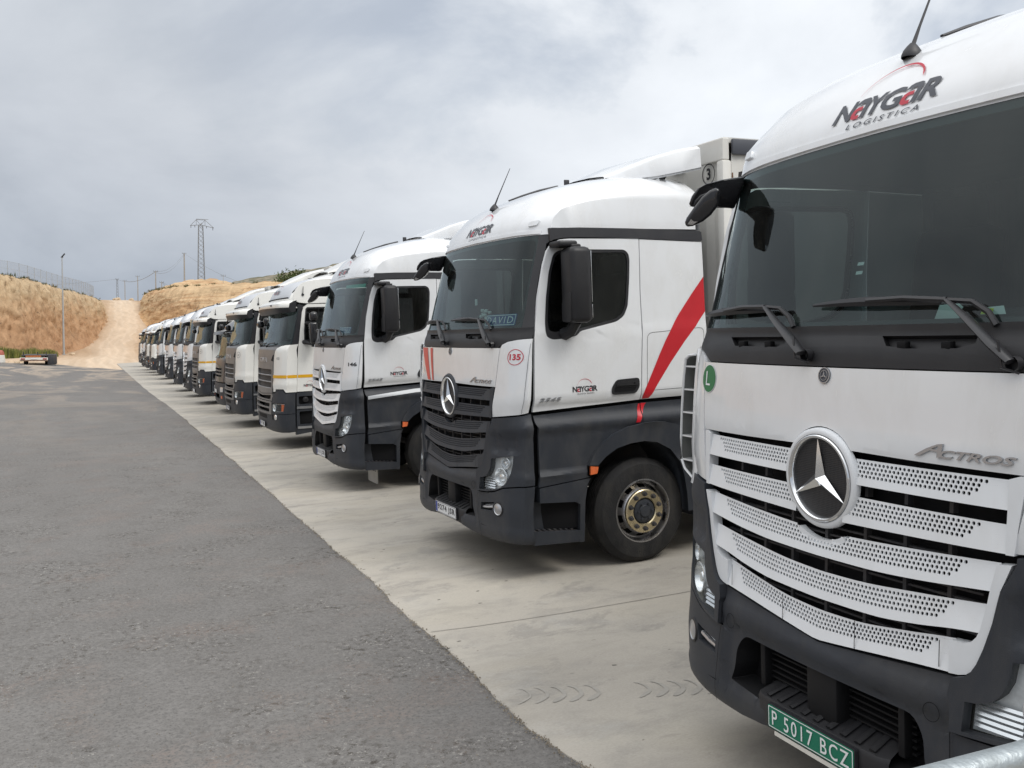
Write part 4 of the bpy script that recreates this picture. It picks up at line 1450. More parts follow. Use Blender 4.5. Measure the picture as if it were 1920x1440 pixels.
    finish(bm, 'mirror_glass', 'chrome', mb)
    # ---- wipers
    bm = bmesh.new()
    def wiper(pw, pz, ew, ez, b0, b1, bz0, bz1):
        P0 = fm(pw, pz, 0.028)
        lathe(bm, [(0.026, 0.0), (0.026, 0.03), (0.016, 0.04), (0.0005, 0.042)], n=12, axis='X', c=fm(pw, pz, 0.0) - Vector((0.03, 0, 0)))
        A = [fm(pw, pz, 0.045), fm(pw + (ew - pw) * 0.22, pz + (ez - pz) * 0.22, 0.055), fm(pw + (ew - pw) * 0.6, pz + (ez - pz) * 0.6, 0.065), fm(ew, ez, 0.055)]
        tube(bm, A, [0.028, 0.030, 0.022, 0.013], 8, rr=(1, 0.45))
        sgn = 1 if b1 > ew else -1
        bl = [fm(b0 + (b1 - b0) * t, bz0 + (bz1 - bz0) * t + 0.010 * math.sin(math.pi * t), 0.030 - 0.008 * abs(2 * t - 1)) for t in [k / 8 for k in range(9)]]
        tube(bm, bl, [0.006, 0.010, 0.013, 0.014, 0.016, 0.014, 0.012, 0.009, 0.005], 6, rr=(1, 1.4))
        tube(bm, [fm(ew, ez, 0.055), fm((ew + (b0 + b1) / 2) / 2, (ez + (bz0 + bz1) / 2) / 2 + 0.012, 0.055), fm((b0 + b1) / 2, (bz0 + bz1) / 2 + 0.010, 0.045)], 0.011, 6)
        # washer hose
        tube(bm, [fm(pw - 0.02, pz - 0.035, 0.02), fm(pw + 0.02, pz - 0.02, 0.06), fm(pw + (ew - pw) * 0.12, pz + 0.05, 0.075)], 0.005, 5)
        # stop curve behind the elbow
        tube(bm, [fm(ew, ez, 0.05), fm(ew - 0.09, ez - 0.005, 0.035), fm(ew - 0.15, ez - 0.04, 0.02), fm(ew - 0.185, ez - 0.085, 0.008)], [0.010, 0.011, 0.012, 0.013], 6)
    wiper(0.115, 2.118, 0.452, 2.322, 0.48, 1.15, 2.312, 2.300)
    wiper(-0.86, 2.100, -0.571, 2.313, -0.52, 0.15, 2.312, 2.325)
    finish(bm, 'wiper', 'trim_black', root)
    # ---- chassis, tank, rear axles
    bm = bmesh.new()
    for y in (-0.42, 0.42):
        box(bm, (3.6, y, 0.86), (5.6, 0.08, 0.28))
    for x in (1.5, 2.6, 3.6, 5.2, 6.2):
        box(bm, (x, 0, 0.84), (0.12, 0.86, 0.2))
    tube(bm, [(1.494, -0.9, 0.50), (1.494, 0.9, 0.50)], 0.07, 8)
    tube(bm, [(5.2, -0.6, 0.50), (5.2, 0.6, 0.50)], 0.10, 8)
    box(bm, (1.6, 0, 1.02), (1.2, 0.8, 0.3))
    box(bm, (5.0, 0, 1.12), (0.9, 0.95, 0.10))
    ch = finish(bm, 'chassis', 'steel_dark', root)
    for sg in (-1, 1):
        bm = bmesh.new()
        box(bm, (3.1, sg * 0.98, 0.72), (1.5, 0.5, 0.62), bev=0.10, seg=3)
        finish(bm, 'fuel_tank', 'steel_dark', root)
        bm = bmesh.new()
        box(bm, (2.22, sg * 1.0, 0.60), (0.22, 0.44, 0.50), bev=0.03)
        finish(bm, 'mudguard', 'plastic_dark', root)
    for sg in (-1, 1):
        wheel_parts(root, 'wheel', 1.494, sg * 1.19, 0.492, 0.492, sg)
    w0 = wheel_parts(root, 'wheel', 5.2, -1.19, 0.492, 0.492, -1, dual=True, hub_mat='rim_metal')
    w1 = wheel_parts(root, 'wheel', 5.2, 1.19, 0.492, 0.492, 1, dual=True, hub_mat='rim_metal')
    bm = bmesh.new()
    for z in (1.75, 2.1, 2.45):
        tube(bm, [(2.28, -0.3, z), (2.40, -0.32, z - 0.25), (2.5, -0.3, z - 0.1)], 0.02, 6)
    box(bm, (2.30, 0.85, 1.7), (0.08, 0.4, 1.0), bev=0.03)
    finish(bm, 'air_hoses', 'steel_dark', root)
    return root


# ------------------------------------------------------------------ the bronze-grilled tractor unit
SZ = [.30, .38, .55, .72, 1.0, 1.15, 1.6, 2.0, 2.07, 2.4, 2.72, 2.88, 3.0, 3.08, 3.17, 3.31, 3.36]
SU = [.06, .03, .010, .005, .020, .035, .065, .105, .155, .255, .335, .360, .372, .400, .45, .61, .72]
SVZ = [.3, .5, 1.1, 1.2, 2.1, 2.9, 3.2, 3.4]
SVV = [1.235, 1.248, 1.248, 1.245, 1.245, 1.225, 1.195, 1.17]
S2, FM2, SW2, SIDE2 = front_map(SZ, SU, SVZ, SVV)


def shell_loft(bm, fm, Sf, vz, vv, z0, z1, nz, o, urear):
    rings = []
    for i in range(nz + 1):
        z = z0 + (z1 - z0) * i / nz
        ring = []
        for w in [-HW, -1.2, -1.1, -0.95, -0.75, -0.4, 0, 0.4, 0.75, 0.95, 1.1, 1.2, HW]:
            p = fm(w * 0.975, z, -o)
            p.x = max(p.x, Sf(w * 0.975, z) + o * 0.6)
            ring.append(bm.verts.new(p))
        ring.append(bm.verts.new((urear, interp(z, vz, vv) - 0.04, z)))
        ring.append(bm.verts.new((urear, -interp(z, vz, vv) + 0.04, z)))
        rings.append(ring)
    for a, b in zip(rings[:-1], rings[1:]):
        for k in range(len(a)):
            j = (k + 1) % len(a)
            bm.faces.new((a[k], a[j], b[j], b[k]))
    bm.faces.new(rings[0]); bm.faces.new(rings[-1][::-1])


def chassis_parts(root, ur=5.2):
    bm = bmesh.new()
    for y in (-0.42, 0.42):
        box(bm, (3.6, y, 0.86), (5.6, 0.08, 0.28))
    for x in (1.5, 2.6, 3.6, 5.2, 6.2):
        box(bm, (x, 0, 0.84), (0.12, 0.86, 0.2))
    tube(bm, [(1.5, -0.9, 0.50), (1.5, 0.9, 0.50)], 0.07, 8)
    tube(bm, [(ur, -0.6, 0.50), (ur, 0.6, 0.50)], 0.10, 8)
    box(bm, (1.6, 0, 1.0), (1.2, 0.8, 0.3))
    box(bm, (5.0, 0, 1.12), (0.9, 0.95, 0.10))
    finish(bm, 'chassis', 'steel_dark', root)
    for sg in (-1, 1):
        bm = bmesh.new()
        box(bm, (3.1, sg * 0.98, 0.72), (1.5, 0.5, 0.62), bev=0.10, seg=3)
        finish(bm, 'fuel_tank', 'steel_dark', root)


def tractor_sc():
    root = empty('tractor_truck')
    fm = FM2
    NR, FR = SIDE2(-1), SIDE2(1)
    X = lambda u, z: SW2(u, z)
    bm = bmesh.new()
    shell_loft(bm, fm, S2, SVZ, SVV, 0.42, 1.15, 4, 0.12, 0.88)
    shell_loft(bm, fm, S2, SVZ, SVV, 1.15, 2.02, 4, 0.08, 2.22)
    finish(bm, 'cab_frame', 'void_black', root, recalc=True)
    bm = bmesh.new()
    box(bm, (2.17, 0, 2.55), (0.03, 2.30, 1.0), 0)
    box(bm, (1.35, 0, 2.98), (1.65, 2.28, 0.03), 1)
    box(bm, (1.30, 0, 2.00), (1.85, 2.34, 0.03), 1)
    box(bm, (0.50, 0, 2.04), (0.36, 2.2, 0.10), 1, bev=0.03)
    finish(bm, 'cab_lining', ['curtain', 'interior_dark'], root)
    for y in (-0.60, 0.60):
        bm = bmesh.new()
        box(bm, (1.52, y, 2.35), (0.16, 0.50, 0.66), bev=0.06)
        box(bm, (1.56, y, 2.76), (0.13, 0.30, 0.22), bev=0.05)
        finish(bm, 'seat', 'seat_cloth', root)
    bm = bmesh.new()
    patch(bm, [(-1.275, 2.095), (-1.12, 2.085), (1.12, 2.085), (1.275, 2.095), (1.255, 2.78), (-1.255, 2.78)], fm, off=-0.004, th=0, du=0.03, dz=0.08, flip=True)
    ws = finish(bm, 'windscreen', 'glass_windscreen', root, angle=60)
    bm = bmesh.new()
    patch(bm, [(-1.28, 2.090), (-1.12, 2.075), (1.12, 2.075), (1.28, 2.090), (1.26, 2.79), (-1.26, 2.79)], fm, [rrect(-1.235, 1.235, 2.115, 2.75, 0.04)], off=-0.007, th=0.003, du=0.06, dz=0.1, flip=True)
    finish(bm, 'windscreen_seal', 'trim_black', ws)
    DF = [(0.470, 1.155), (0.505, 1.6), (0.523, 1.815), (0.546, 2.057), (0.60, 2.4), (0.652, 2.72), (0.690, 2.82), (0.77, 2.872)]
    dfu = lambda z: interp(z, [p[1] for p in DF[:6]], [p[0] for p in DF[:6]])
    for sg in (-1, 1):
        fl = sg > 0
        mp = NR if sg < 0 else FR
        # pillar
        bm = bmesh.new()
        o = [(1.275, 2.085), (1.20, 2.07), (X(dfu(2.06) - 0.006, 2.06), 2.06), (X(dfu(2.4) - 0.006, 2.4), 2.4), (X(dfu(2.72) - 0.006, 2.72), 2.72), (X(0.69, 2.85), 2.85), (X(0.5, 2.9), 2.90), (1.20, 2.88), (1.258, 2.76)]
        patch(bm, o if sg > 0 else mir(o), fm, off=0.002, th=0.05, du=0.05, dz=0.08, flip=True)
        finish(bm, 'window_pillar', 'trim_black', root)
        # white corner panel with rounded inner top
        bm = bmesh.new()
        o = [(0.845, 1.165), (0.850, 1.75), (0.865, 1.86), (0.905, 1.95), (0.975, 2.015), (1.08, 2.055), (1.18, 2.075), (X(dfu(2.09) - 0.008, 2.09), 2.09),
             (X(dfu(1.8) - 0.008, 1.8), 1.8), (X(dfu(1.5) - 0.008, 1.5), 1.5), (X(dfu(1.16) - 0.008, 1.16), 1.150), (1.24, 1.150), (1.20, 1.215), (0.985, 1.215), (0.96, 1.160)]
        patch(bm, o if sg > 0 else mir(o), fm, off=0.012, th=0.04, du=0.05, dz=0.06, flip=True,
              offf=lambda w, z: -0.012 * max(0, (abs(w) - 0.80 < 0.12) * (1 - (abs(w) - 0.84) / 0.1)) + 0.014 * math.exp(-((z - 1.30) / 0.05) ** 2))
        finish(bm, 'corner_panel', 'paint_cream', root)
        # door with window
        win = [(0.665, 2.150), (0.90, 2.140), (1.05, 2.16), (1.18, 2.24), (1.36, 2.38), (1.39, 2.45), (1.40, 2.76), (1.37, 2.81), (0.76, 2.812), (0.725, 2.78), (0.70, 2.60), (0.672, 2.35)]
        gl = [(0.692, 2.180), (0.90, 2.168), (1.03, 2.188), (1.16, 2.27), (1.34, 2.40), (1.365, 2.46), (1.372, 2.75), (1.35, 2.78), (0.78, 2.785), (0.752, 2.76), (0.728, 2.60), (0.70, 2.35)]
        bm = bmesh.new()
        do = [(0.470, 1.155), (1.55, 1.150), (1.56, 2.0), (1.56, 2.87)] + DF[::-1][:-1]
        patch(bm, do, mp, [win[::-1]], off=0.0, th=0.03, du=0.15, dz=0.1, flip=fl)
        door = finish(bm, 'door', 'paint_cream', root)
        bm = bmesh.new()
        patch(bm, win, mp, [gl[::-1]], off=-0.008, th=0.03, du=0.3, dz=0.3, flip=fl)
        finish(bm, 'window_frame', 'trim_black', door)
        bm = bmesh.new()
        patch(bm, gl, mp, off=-0.015, th=0, du=0.4, dz=0.4, flip=fl)
        finish(bm, 'window', 'glass_side', door)
        bm = bmesh.new()
        patch(bm, roundpoly([(1.30, 1.72), (1.50, 1.72), (1.50, 1.80), (1.30, 1.80)], 0.02), mp, off=0.012, th=0.02, du=0, dz=0, flip=fl)
        finish(bm, 'handle', 'plastic_black', door)
        bm = bmesh.new()
        patch(bm, [(1.570, 1.150), (2.23, 1.150), (2.23, 2.90), (1.570, 2.88)], mp, off=0.0, th=0.03, du=0.3, dz=0.1, flip=fl)
        # upper cab side above the door up to the roof seam
        patch(bm, [(0.62, 2.905), (0.80, 2.885), (2.23, 2.905), (2.23, 3.375), (1.6, 3.375), (1.08, 3.36), (0.81, 3.325), (0.70, 3.295), (0.632, 3.245), (0.56, 3.17), (0.509, 3.07), (0.50, 2.95)], mp, off=0.0, th=0.03, du=0.1, dz=0.08, flip=fl)
        finish(bm, 'side_panel', 'paint_cream', root)
        # lower side: dark step box with two bright bars
        bm = bmesh.new()
        patch(bm, [(0.425, 0.30), (0.93, 0.36), (0.93, 1.140), (0.463, 1.140)], mp, [rrect(0.50, 0.90, 0.90, 1.06, 0.03)[::-1], rrect(0.50, 0.90, 0.50, 0.76, 0.02)[::-1]], off=-0.01, th=0.12, du=0.2, dz=0.2, flip=fl)
        box(bm, (0.68, sg * 1.10, 0.75), (0.46, 0.02, 0.76))
        arc = [(0.93 + 0.0, 0.45), (0.95, 0.75), (1.05, 0.95), (1.25, 1.10), (1.50, 1.14), (1.75, 1.10), (1.95, 0.95), (2.04, 0.75), (2.06, 0.45)]
        ai = [(0.985, 0.45), (1.00, 0.72), (1.09, 0.90), (1.27, 1.03), (1.50, 1.07), (1.73, 1.03), (1.91, 0.90), (2.0, 0.72), (2.01, 0.45)]
        patch(bm, ai + arc[::-1], mp, off=0.02, th=0.4, du=0.15, dz=0.15, flip=fl)
        es = finish(bm, 'entry_step', 'plastic_dark', root)
        bm = bmesh.new()
        for z in (0.815, 0.42):
            patch(bm, [(0.452, z), (0.92, z - 0.005), (0.92, z + 0.040), (0.452, z + 0.045)], mp, off=0.008, th=0.03, du=0, dz=0, flip=fl)
        finish(bm, 'step_bar', 'silver', es)
        bm = bmesh.new()
        lathe(bm, [(0.055, 0), (0.055, sg * 0.02), (0.035, sg * 0.03), (0.0005, sg * 0.03)], n=16, c=(0.64, sg * 1.2, 0.99))
        finish(bm, 'filler_cap', 'plastic_black', es)
        # headlight
        bm = bmesh.new()
        h = roundpoly([(0.790, 0.755), (1.19, 0.765), (1.22, 0.925), (0.795, 0.925)], 0.02)
        patch(bm, h if sg > 0 else mir(h), fm, off=-0.045, th=0, du=0.06, dz=0.06, flip=True)
        hl = finish(bm, 'headlight', 'lamp_bowl', root)
        bm = bmesh.new()
        c0 = fm(sg * 0.90, 0.84, -0.01); n0 = Vector((-0.98, sg * 0.2, 0)).normalized()
        ax = n0.cross(Vector((0, 0, 1))).normalized(); ay = n0.cross(ax); prev = None
        for rd, al in ((0.078, 0.0), (0.07, -0.01), (0.04, -0.03), (0.035, 0.0), (0.001, 0.01)):
            rg = [bm.verts.new(c0 + n0 * al + (ax * math.cos(t) + ay * math.sin(t)) * rd) for t in [2 * math.pi * k / 20 for k in range(20)]]
            if prev:
                for k in range(20):
                    bm.faces.new((prev[k], prev[(k + 1) % 20], rg[(k + 1) % 20], rg[k]))
            prev = rg
        finish(bm, 'reflector', 'reflector', hl)
        bm = bmesh.new()
        for k in range(3):
            o = [(1.01 + 0.045 * k, 0.775), (1.045 + 0.045 * k, 0.775), (1.045 + 0.045 * k, 0.915), (1.01 + 0.045 * k, 0.915)]
            patch(bm, o if sg > 0 else mir(o), fm, off=-0.012, th=0.02, du=0, dz=0, flip=True, mi=0)
        o = [(1.150, 0.775), (1.205, 0.777), (1.21, 0.915), (1.150, 0.915)]
        patch(bm, o if sg > 0 else mir(o), fm, off=-0.010, th=0.02, du=0, dz=0, flip=True, mi=1)
        finish(bm, 'indicator', ['interior_dark', 'amber'], hl)
        bm = bmesh.new()
        patch(bm, h if sg > 0 else mir(h), fm, off=-0.001, th=0, du=0.06, dz=0.06, flip=True)
        finish(bm, 'lens', 'glass_lamp', hl)
        bm = bmesh.new()
        c0 = fm(sg * 0.975, 0.655, 0.004); prev = None
        for rd, al in ((0.055, 0.0), (0.052, 0.008), (0.035, 0.012), (0.001, 0.016)):
            rg = [bm.verts.new(c0 + n0 * al + (ax * math.cos(t) + ay * math.sin(t)) * rd) for t in [2 * math.pi * k / 20 for k in range(20)]]
            if prev:
                for k in range(20):
                    bm.faces.new((prev[k], prev[(k + 1) % 20], rg[(k + 1) % 20], rg[k]))
            prev = rg
        finish(bm, 'fog_light', 'reflector', root)
        # mirrors
        bm = bmesh.new()
        box(bm, (0.80, sg * 1.46, 2.30), (0.15, 0.24, 0.42), bev=0.04, seg=3)
        box(bm, (0.82, sg * 1.45, 2.62), (0.15, 0.22, 0.19), bev=0.06, seg=3)
        box(bm, (0.80, sg * 1.46, 2.06), (0.09, 0.09, 0.07), bev=0.02)
        mm = finish(bm, 'mirror', 'mirror_black', root)
        bm = bmesh.new()
        tube(bm, [(0.66, sg * 1.22, 2.13), (0.72, sg * 1.34, 2.11), (0.80, sg * 1.45, 2.08)], [0.05, 0.04, 0.03], 8)
        tube(bm, [(0.72, sg * 1.22, 2.50), (0.76, sg * 1.34, 2.50), (0.82, sg * 1.42, 2.51)], [0.035, 0.03, 0.03], 8)
        finish(bm, 'mirror_arm', 'plastic_black', mm)
    # far-side kerb mirror hanging from the visor
    bm = bmesh.new()
    tube(bm, [(0.36, 1.05, 2.78), (0.26, 1.12, 2.76), (0.24, 1.15, 2.62)], 0.016, 6)
    box(bm, (0.26, 1.16, 2.52), (0.14, 0.22, 0.15), bev=0.05, seg=3)
    finish(bm, 'kerb_mirror', 'mirror_black', root)
    # grille
    bm = bmesh.new()
    slots = [rrect(-0.75, 0.75, 1.495, 1.602, 0.045), rrect(-0.75, 0.75, 1.366, 1.470, 0.045), rrect(-0.75, 0.75, 1.238, 1.341, 0.045)]
    up = [(-0.80, 1.135), (0, 1.10), (0.80, 1.135), (0.825, 1.5), (0.835, 1.78), (0.87, 1.90), (0.93, 1.985), (0.99, 2.04), (-0.99, 2.04), (-0.93, 1.985), (-0.87, 1.90), (-0.835, 1.78), (-0.825, 1.5)]
    patch(bm, up, fm, [s[::-1] for s in slots], off=0.010, th=0.06, du=0.10, dz=0.06, flip=True)
    g = finish(bm, 'upper_grille', 'grille_bronze', root)
    bm = bmesh.new()
    for i, z in enumerate((1.550, 1.418, 1.290)):
        tube(bm, [fm(w, z - 0.062, 0.010) for w in (-0.72, -0.5, 0, 0.5, 0.72)], 0.006, 6)
    finish(bm, 'grille_bar', 'silver', g)
    bm = bmesh.new()
    for s in slots:
        patch(bm, s, fm, off=-0.030, th=0, du=0.2, dz=0.1, flip=True)
        y0 = min(p[1] for p in s)
        for k in range(4):
            tube(bm, [fm(w, y0 + 0.02 + 0.022 * k, -0.026) for w in (-0.74, -0.4, 0, 0.4, 0.74)], 0.004, 4)
    finish(bm, 'grille_mesh', 'plastic_black', g)
    bm = bmesh.new()
    put_text(bm, 'SCANIA', fm, 0.36, 1.740, w=0.72, h=0.095, dirx=-1, off=0.018, th=0.01, bold=0.02, space=1.15)
    finish(bm, 'grille_lettering', 'silver', g)
    for sg in (-1, 1):
        bm = bmesh.new()
        o = [(0.70, 1.78), (0.84, 1.76), (0.86, 1.90), (0.80, 1.88)]
        patch(bm, o if sg > 0 else mir(o), fm, off=0.0115, th=0, du=0, dz=0, flip=True)
        finish(bm, 'air_inlet', 'void_black', g)
    bm = bmesh.new()
    mid = [(-0.80, 0.975), (0.80, 0.975), (0.84, 1.06), (0.80, 1.125), (0, 1.088), (-0.80, 1.125), (-0.84, 1.06)]
    patch(bm, mid, fm, [roundpoly([(-0.72, 1.000), (0.72, 1.000), (0.74, 1.09), (0, 1.06), (-0.74, 1.09)][::-1], 0.02)], off=0.012, th=0.04, du=0.1, dz=0.1, flip=True)
    low = [(-0.79, 0.705), (0.79, 0.705), (0.81, 0.80), (0.80, 0.962), (-0.80, 0.962), (-0.81, 0.80)]
    ls = [rrect(-0.70, 0.70, 0.850, 0.925, 0.03), rrect(-0.68, 0.68, 0.745, 0.82, 0.03)]
    patch(bm, low, fm, [s[::-1] for s in ls], off=0.020, th=0.05, du=0.1, dz=0.1, flip=True)
    finish(bm, 'lower_grille', 'grille_bronze', root)
    # bumper
    bm = bmesh.new()
    we = lambda z: X(0.418, z)
    o = [(-we(.36), 0.36), (-1.1, 0.345), (-0.6, 0.355), (0, 0.38), (0.6, 0.355), (1.1, 0.345), (we(.36), 0.36), (we(.8), 0.80), (we(1.13), 1.135), (1.22, 1.135), (1.18, 1.195), (0.99, 1.195), (0.95, 1.13), (0.86, 1.12), (0.81, 0.97), (0.82, 0.80), (0.80, 0.695)]
    o = o + [(-p[0], p[1]) for p in o[8:][::-1]][:9] + [(-we(.8), 0.80)]
    h = roundpoly([(0.785, 0.750), (1.195, 0.760), (1.225, 0.930), (0.790, 0.930)], 0.02)
    h = [(0.830 if p[0] < 0.83 else p[0], p[1]) for p in h]
    pts = [(-we(.36), 0.36), (-1.1, 0.345), (-0.6, 0.355), (0, 0.38), (0.6, 0.355), (1.1, 0.345), (we(.36), 0.36), (we(.72), 0.72), (0.80, 0.705), (0, 0.700), (-0.80, 0.705), (-we(.72), 0.72)]
    patch(bm, pts, fm, off=0.004, th=0.05, du=0.06, dz=0.06, flip=True, offf=lambda w, z: -0.02 * max(0, 1 - (z - 0.345) / 0.08))
    for sg in (-1, 1):
        q = [(0.812, 0.935), (1.225, 0.940), (1.20, 0.765), (0.80, 0.752), (0.80, 0.712), (X(0.418, .73), 0.730), (X(0.44, 1.13), 1.135), (1.22, 1.135), (1.18, 1.200), (0.99, 1.200), (0.95, 1.140), (0.855, 1.12)]
        patch(bm, q if sg > 0 else mir(q), fm, off=0.004, th=0.05, du=0.06, dz=0.06, flip=True)
    bp = finish(bm, 'bumper', 'plastic_dark', root)
    bm = bmesh.new()
    patch(bm, rrect(-0.42, 0.42, 0.60, 0.68, 0.02), fm, off=0.0055, th=0, du=0.2, dz=0, flip=True)
    patch(bm, rrect(1.00 - 0.2, 1.00 - 0.12, 0.60, 0.70, 0.02), fm, off=0.0055, th=0, du=0.2, dz=0, flip=True)
    patch(bm, rrect(-0.88, -0.80, 0.60, 0.70, 0.02), fm, off=0.0055, th=0, du=0.2, dz=0, flip=True)
    finish(bm, 'air_intake', 'void_black', bp)
    # sun visor
    bm = bmesh.new()
    N_ = 24
    rows = []
    for i in range(N_ + 1):
        w = -1.23 + 2.46 * i / N_
        d = dvf(w) * 0.9
        a = abs(w) / 1.23
        e = 1.0 - 0.55 * max(0, (a - 0.90) / 0.10)
        q_ = 0.14 * (1 - e)
        top = Vector((0.37 + d, w, 2.955))
        mid = Vector((0.22 + d + q_, w, 2.945 - 0.02 * (1 - e)))
        fr = Vector((0.150 + d + q_, w, 2.895))
        lo = Vector((0.130 + d + q_, w, 2.825 - 0.01 * a))
        b1 = Vector((0.175 + d + q_, w, 2.690 + 0.030 * a * a))
        b2 = Vector((0.34 + d, w, 2.735))
        rows.append([bm.verts.new(p) for p in (top, mid, fr, lo, b1, b2)])
    for a, b in zip(rows[:-1], rows[1:]):
        for k in range(5):
            f = bm.faces.new((a[k], a[k + 1], b[k + 1], b[k]))
            f.material_index = 0 if k < 3 else 1
    bm.faces.new(rows[0]).material_index = 1; bm.faces.new(rows[-1][::-1]).material_index = 1
    vz_ = finish(bm, 'sun_visor', ['paint_cream', 'trim_black'], root, recalc=True)
    bm = bmesh.new()
    for w in (-0.62, 0.62):
        box(bm, (0.148 + dvf(w), w, 2.865), (0.02, 0.16, 0.045))
    finish(bm, 'marker_light', 'ink_grey', vz_)
    # roof
    PR = [(0.360, 2.905), (0.364, 2.965), (0.374, 3.01), (0.402, 3.075), (0.45, 3.165), (0.525, 3.245), (0.61, 3.305), (0.75, 3.350), (0.92, 3.390), (1.1, 3.43), (1.35, 3.50), (1.6, 3.545), (1.9, 3.575), (2.17, 3.58), (2.22, 3.55), (2.225, 3.38), (2.225, 2.9)]
    ts = [-1, -0.985, -0.96, -0.92, -0.86, -0.76, -0.6, -0.4, -0.2, 0, 0.2, 0.4, 0.6, 0.76, 0.86, 0.92, 0.96, 0.985, 1]
    def ze(u):
        return interp(u, [0.3, 0.5, 0.66, 0.81, 1.1, 1.6, 2.3], [2.90, 3.02, 3.22, 3.325, 3.36, 3.375, 3.375])
    bm = bmesh.new()
    rows = []
    for i, (uc, zc) in enumerate(PR):
        row = []
        for t in ts:
            v = (interp(min(zc, 3.3), SVZ, SVV) - 0.004) * t
            k = min(1.0, max(0.0, (uc - 1.0) / 0.8))
            u = uc + dvf(v) * 0.85 * (1 - k) if i < 14 else uc
            e = ze(uc)
            z = zc if zc <= e else e + (zc - e) * (max(0.0, 1 - abs(t) ** 5)) ** 0.5
            row.append(bm.verts.new((u, v, z)))
        rows.append(row)
    for i, (a, b) in enumerate(zip(rows[:-1], rows[1:])):
        for k in range(len(ts) - 1):
            f = bm.faces.new((a[k], a[k + 1], b[k + 1], b[k]))
            if 2 <= i <= 7 and 4 <= k <= len(ts) - 6:
                f.material_index = 1
    rf = finish(bm, 'roof', ['paint_cream', 'roof_grey'], root, recalc=True)
    bm = bmesh.new()
    tube(bm, [Vector((0.372 + dvf(v) * 0.85, v, 3.012)) for v in [-1.0, -0.8, -0.5, 0, 0.5, 0.8, 1.0]], 0.013, 6)
    for sg in (-1, 1):
        tube(bm, [(u + 0.10, sg * v, z) for u, v, z in ((0.40, 1.02, 3.03), (0.44, 1.04, 3.13), (0.53, 1.06, 3.22), (0.68, 1.09, 3.30), (0.9, 1.12, 3.35), (1.3, 1.13, 3.39))], 0.008, 5)
    finish(bm, 'roof_seam', 'void_black', rf)
    bm = bmesh.new()
    secs = []
    for u, h, hw, lo in ((1.35, 3.52, 0.70, 3.50), (1.6, 3.62, 0.95, 3.56), (1.85, 3.74, 1.08, 3.56), (2.1, 3.84, 1.15, 3.56), (2.38, 3.90, 1.18, 3.60)):
        row = []
        for t in (-1, -0.99, -0.95, -0.8, -0.5, 0, 0.5, 0.8, 0.95, 0.99, 1):
            z = h + 0.045 * (1 - t * t) if abs(t) < 0.99 else (lo if abs(t) == 1 else h - 0.025)
            row.append(bm.verts.new((u, hw * t, z)))
        secs.append(row)
    inn = [[bm.verts.new(v.co - Vector((0, 0.02 * (v.co.y > 0) - 0.02 * (v.co.y < 0), 0.02))) for v in a] for a in secs]
    for S__, fl_ in ((secs, False), (inn, True)):
        for a, b in zip(S__[:-1], S__[1:]):
            for k in range(len(a) - 1):
                q = (a[k], b[k], b[k + 1], a[k + 1])
                bm.faces.new(q[::-1] if fl_ else q)
    for k in range(len(secs[-1]) - 1):
        bm.faces.new((secs[-1][k], inn[-1][k], inn[-1][k + 1], secs[-1][k + 1]))
    df = finish(bm, 'roof_deflector', 'paint_cream', root, angle=45)
    bm = bmesh.new()
    for sg in (-1, 1):
        q = [(1.30, 3.50), (1.62, 3.545), (1.95, 3.70), (1.98, 3.60), (2.15, 3.57), (2.10, 3.50), (1.5, 3.47)]
        a = [bm.verts.new((p[0], sg * 1.02, p[1])) for p in q]; b = [bm.verts.new((p[0], sg * 0.90, p[1])) for p in q]
        for k in range(len(a)):
            bm.faces.new((a[k], a[(k + 1) % len(a)], b[(k + 1) % len(a)], b[k]))
        bm.faces.new(a); bm.faces.new(b[::-1])
    finish(bm, 'deflector_base', 'ink_black', df, recalc=True)
    bm = bmesh.new()
    lathe(bm, [(0.03, 0.0), (0.025, -0.03), (0.0005, -0.035)], n=10, c=(0.69, -1.20, 3.06))
    tube(bm, [(0.69, -1.225, 3.06), (0.70, -1.24, 3.22)], 0.007, 5)
    finish(bm, 'antenna', 'ink_black', root)
    bm = bmesh.new()
    for pw, ew in ((-0.15, -0.75), (0.55, -0.05), (0.95, 0.45)):
        tube(bm, [fm(pw, 2.055, 0.03), fm((pw + ew) / 2, 2.10, 0.05), fm(ew, 2.115, 0.03)], 0.014, 6)
        lathe(bm, [(0.03, 0.0), (0.03, 0.03), (0.0005, 0.035)], n=10, axis='X', c=fm(pw, 2.055, 0.0) - Vector((0.03, 0, 0)))
    patch(bm, [(-1.0, 2.035), (1.0, 2.035), (1.12, 2.078), (-1.12, 2.078)], fm, off=0.0, th=0.05, du=0.1, dz=0, flip=True)
    finish(bm, 'wiper', 'trim_black', root)
    chassis_parts(root)
    for sg in (-1, 1):
        wheel_parts(root, 'wheel', 1.50, sg * 1.19, 0.495, 0.495, sg, hub_mat='rim_metal')
    wheel_parts(root, 'wheel', 5.2, -1.19, 0.495, 0.495, -1, dual=True, hub_mat='rim_metal')
    return root


# ------------------------------------------------------------------ the low grey tractor unit (rarely seen whole)
GZ = [.25, .40, .70, .95, 1.1, 1.6, 1.68, 2.35, 2.6, 2.75]
GU = [.05, .01, .0, .03, .05, .10, .13, .30, .40, .52]
S3, FM3, SW3, SIDE3 = front_map(GZ, GU, [.3, 1.0, 2.0, 2.8], [1.20, 1.225, 1.215, 1.15])


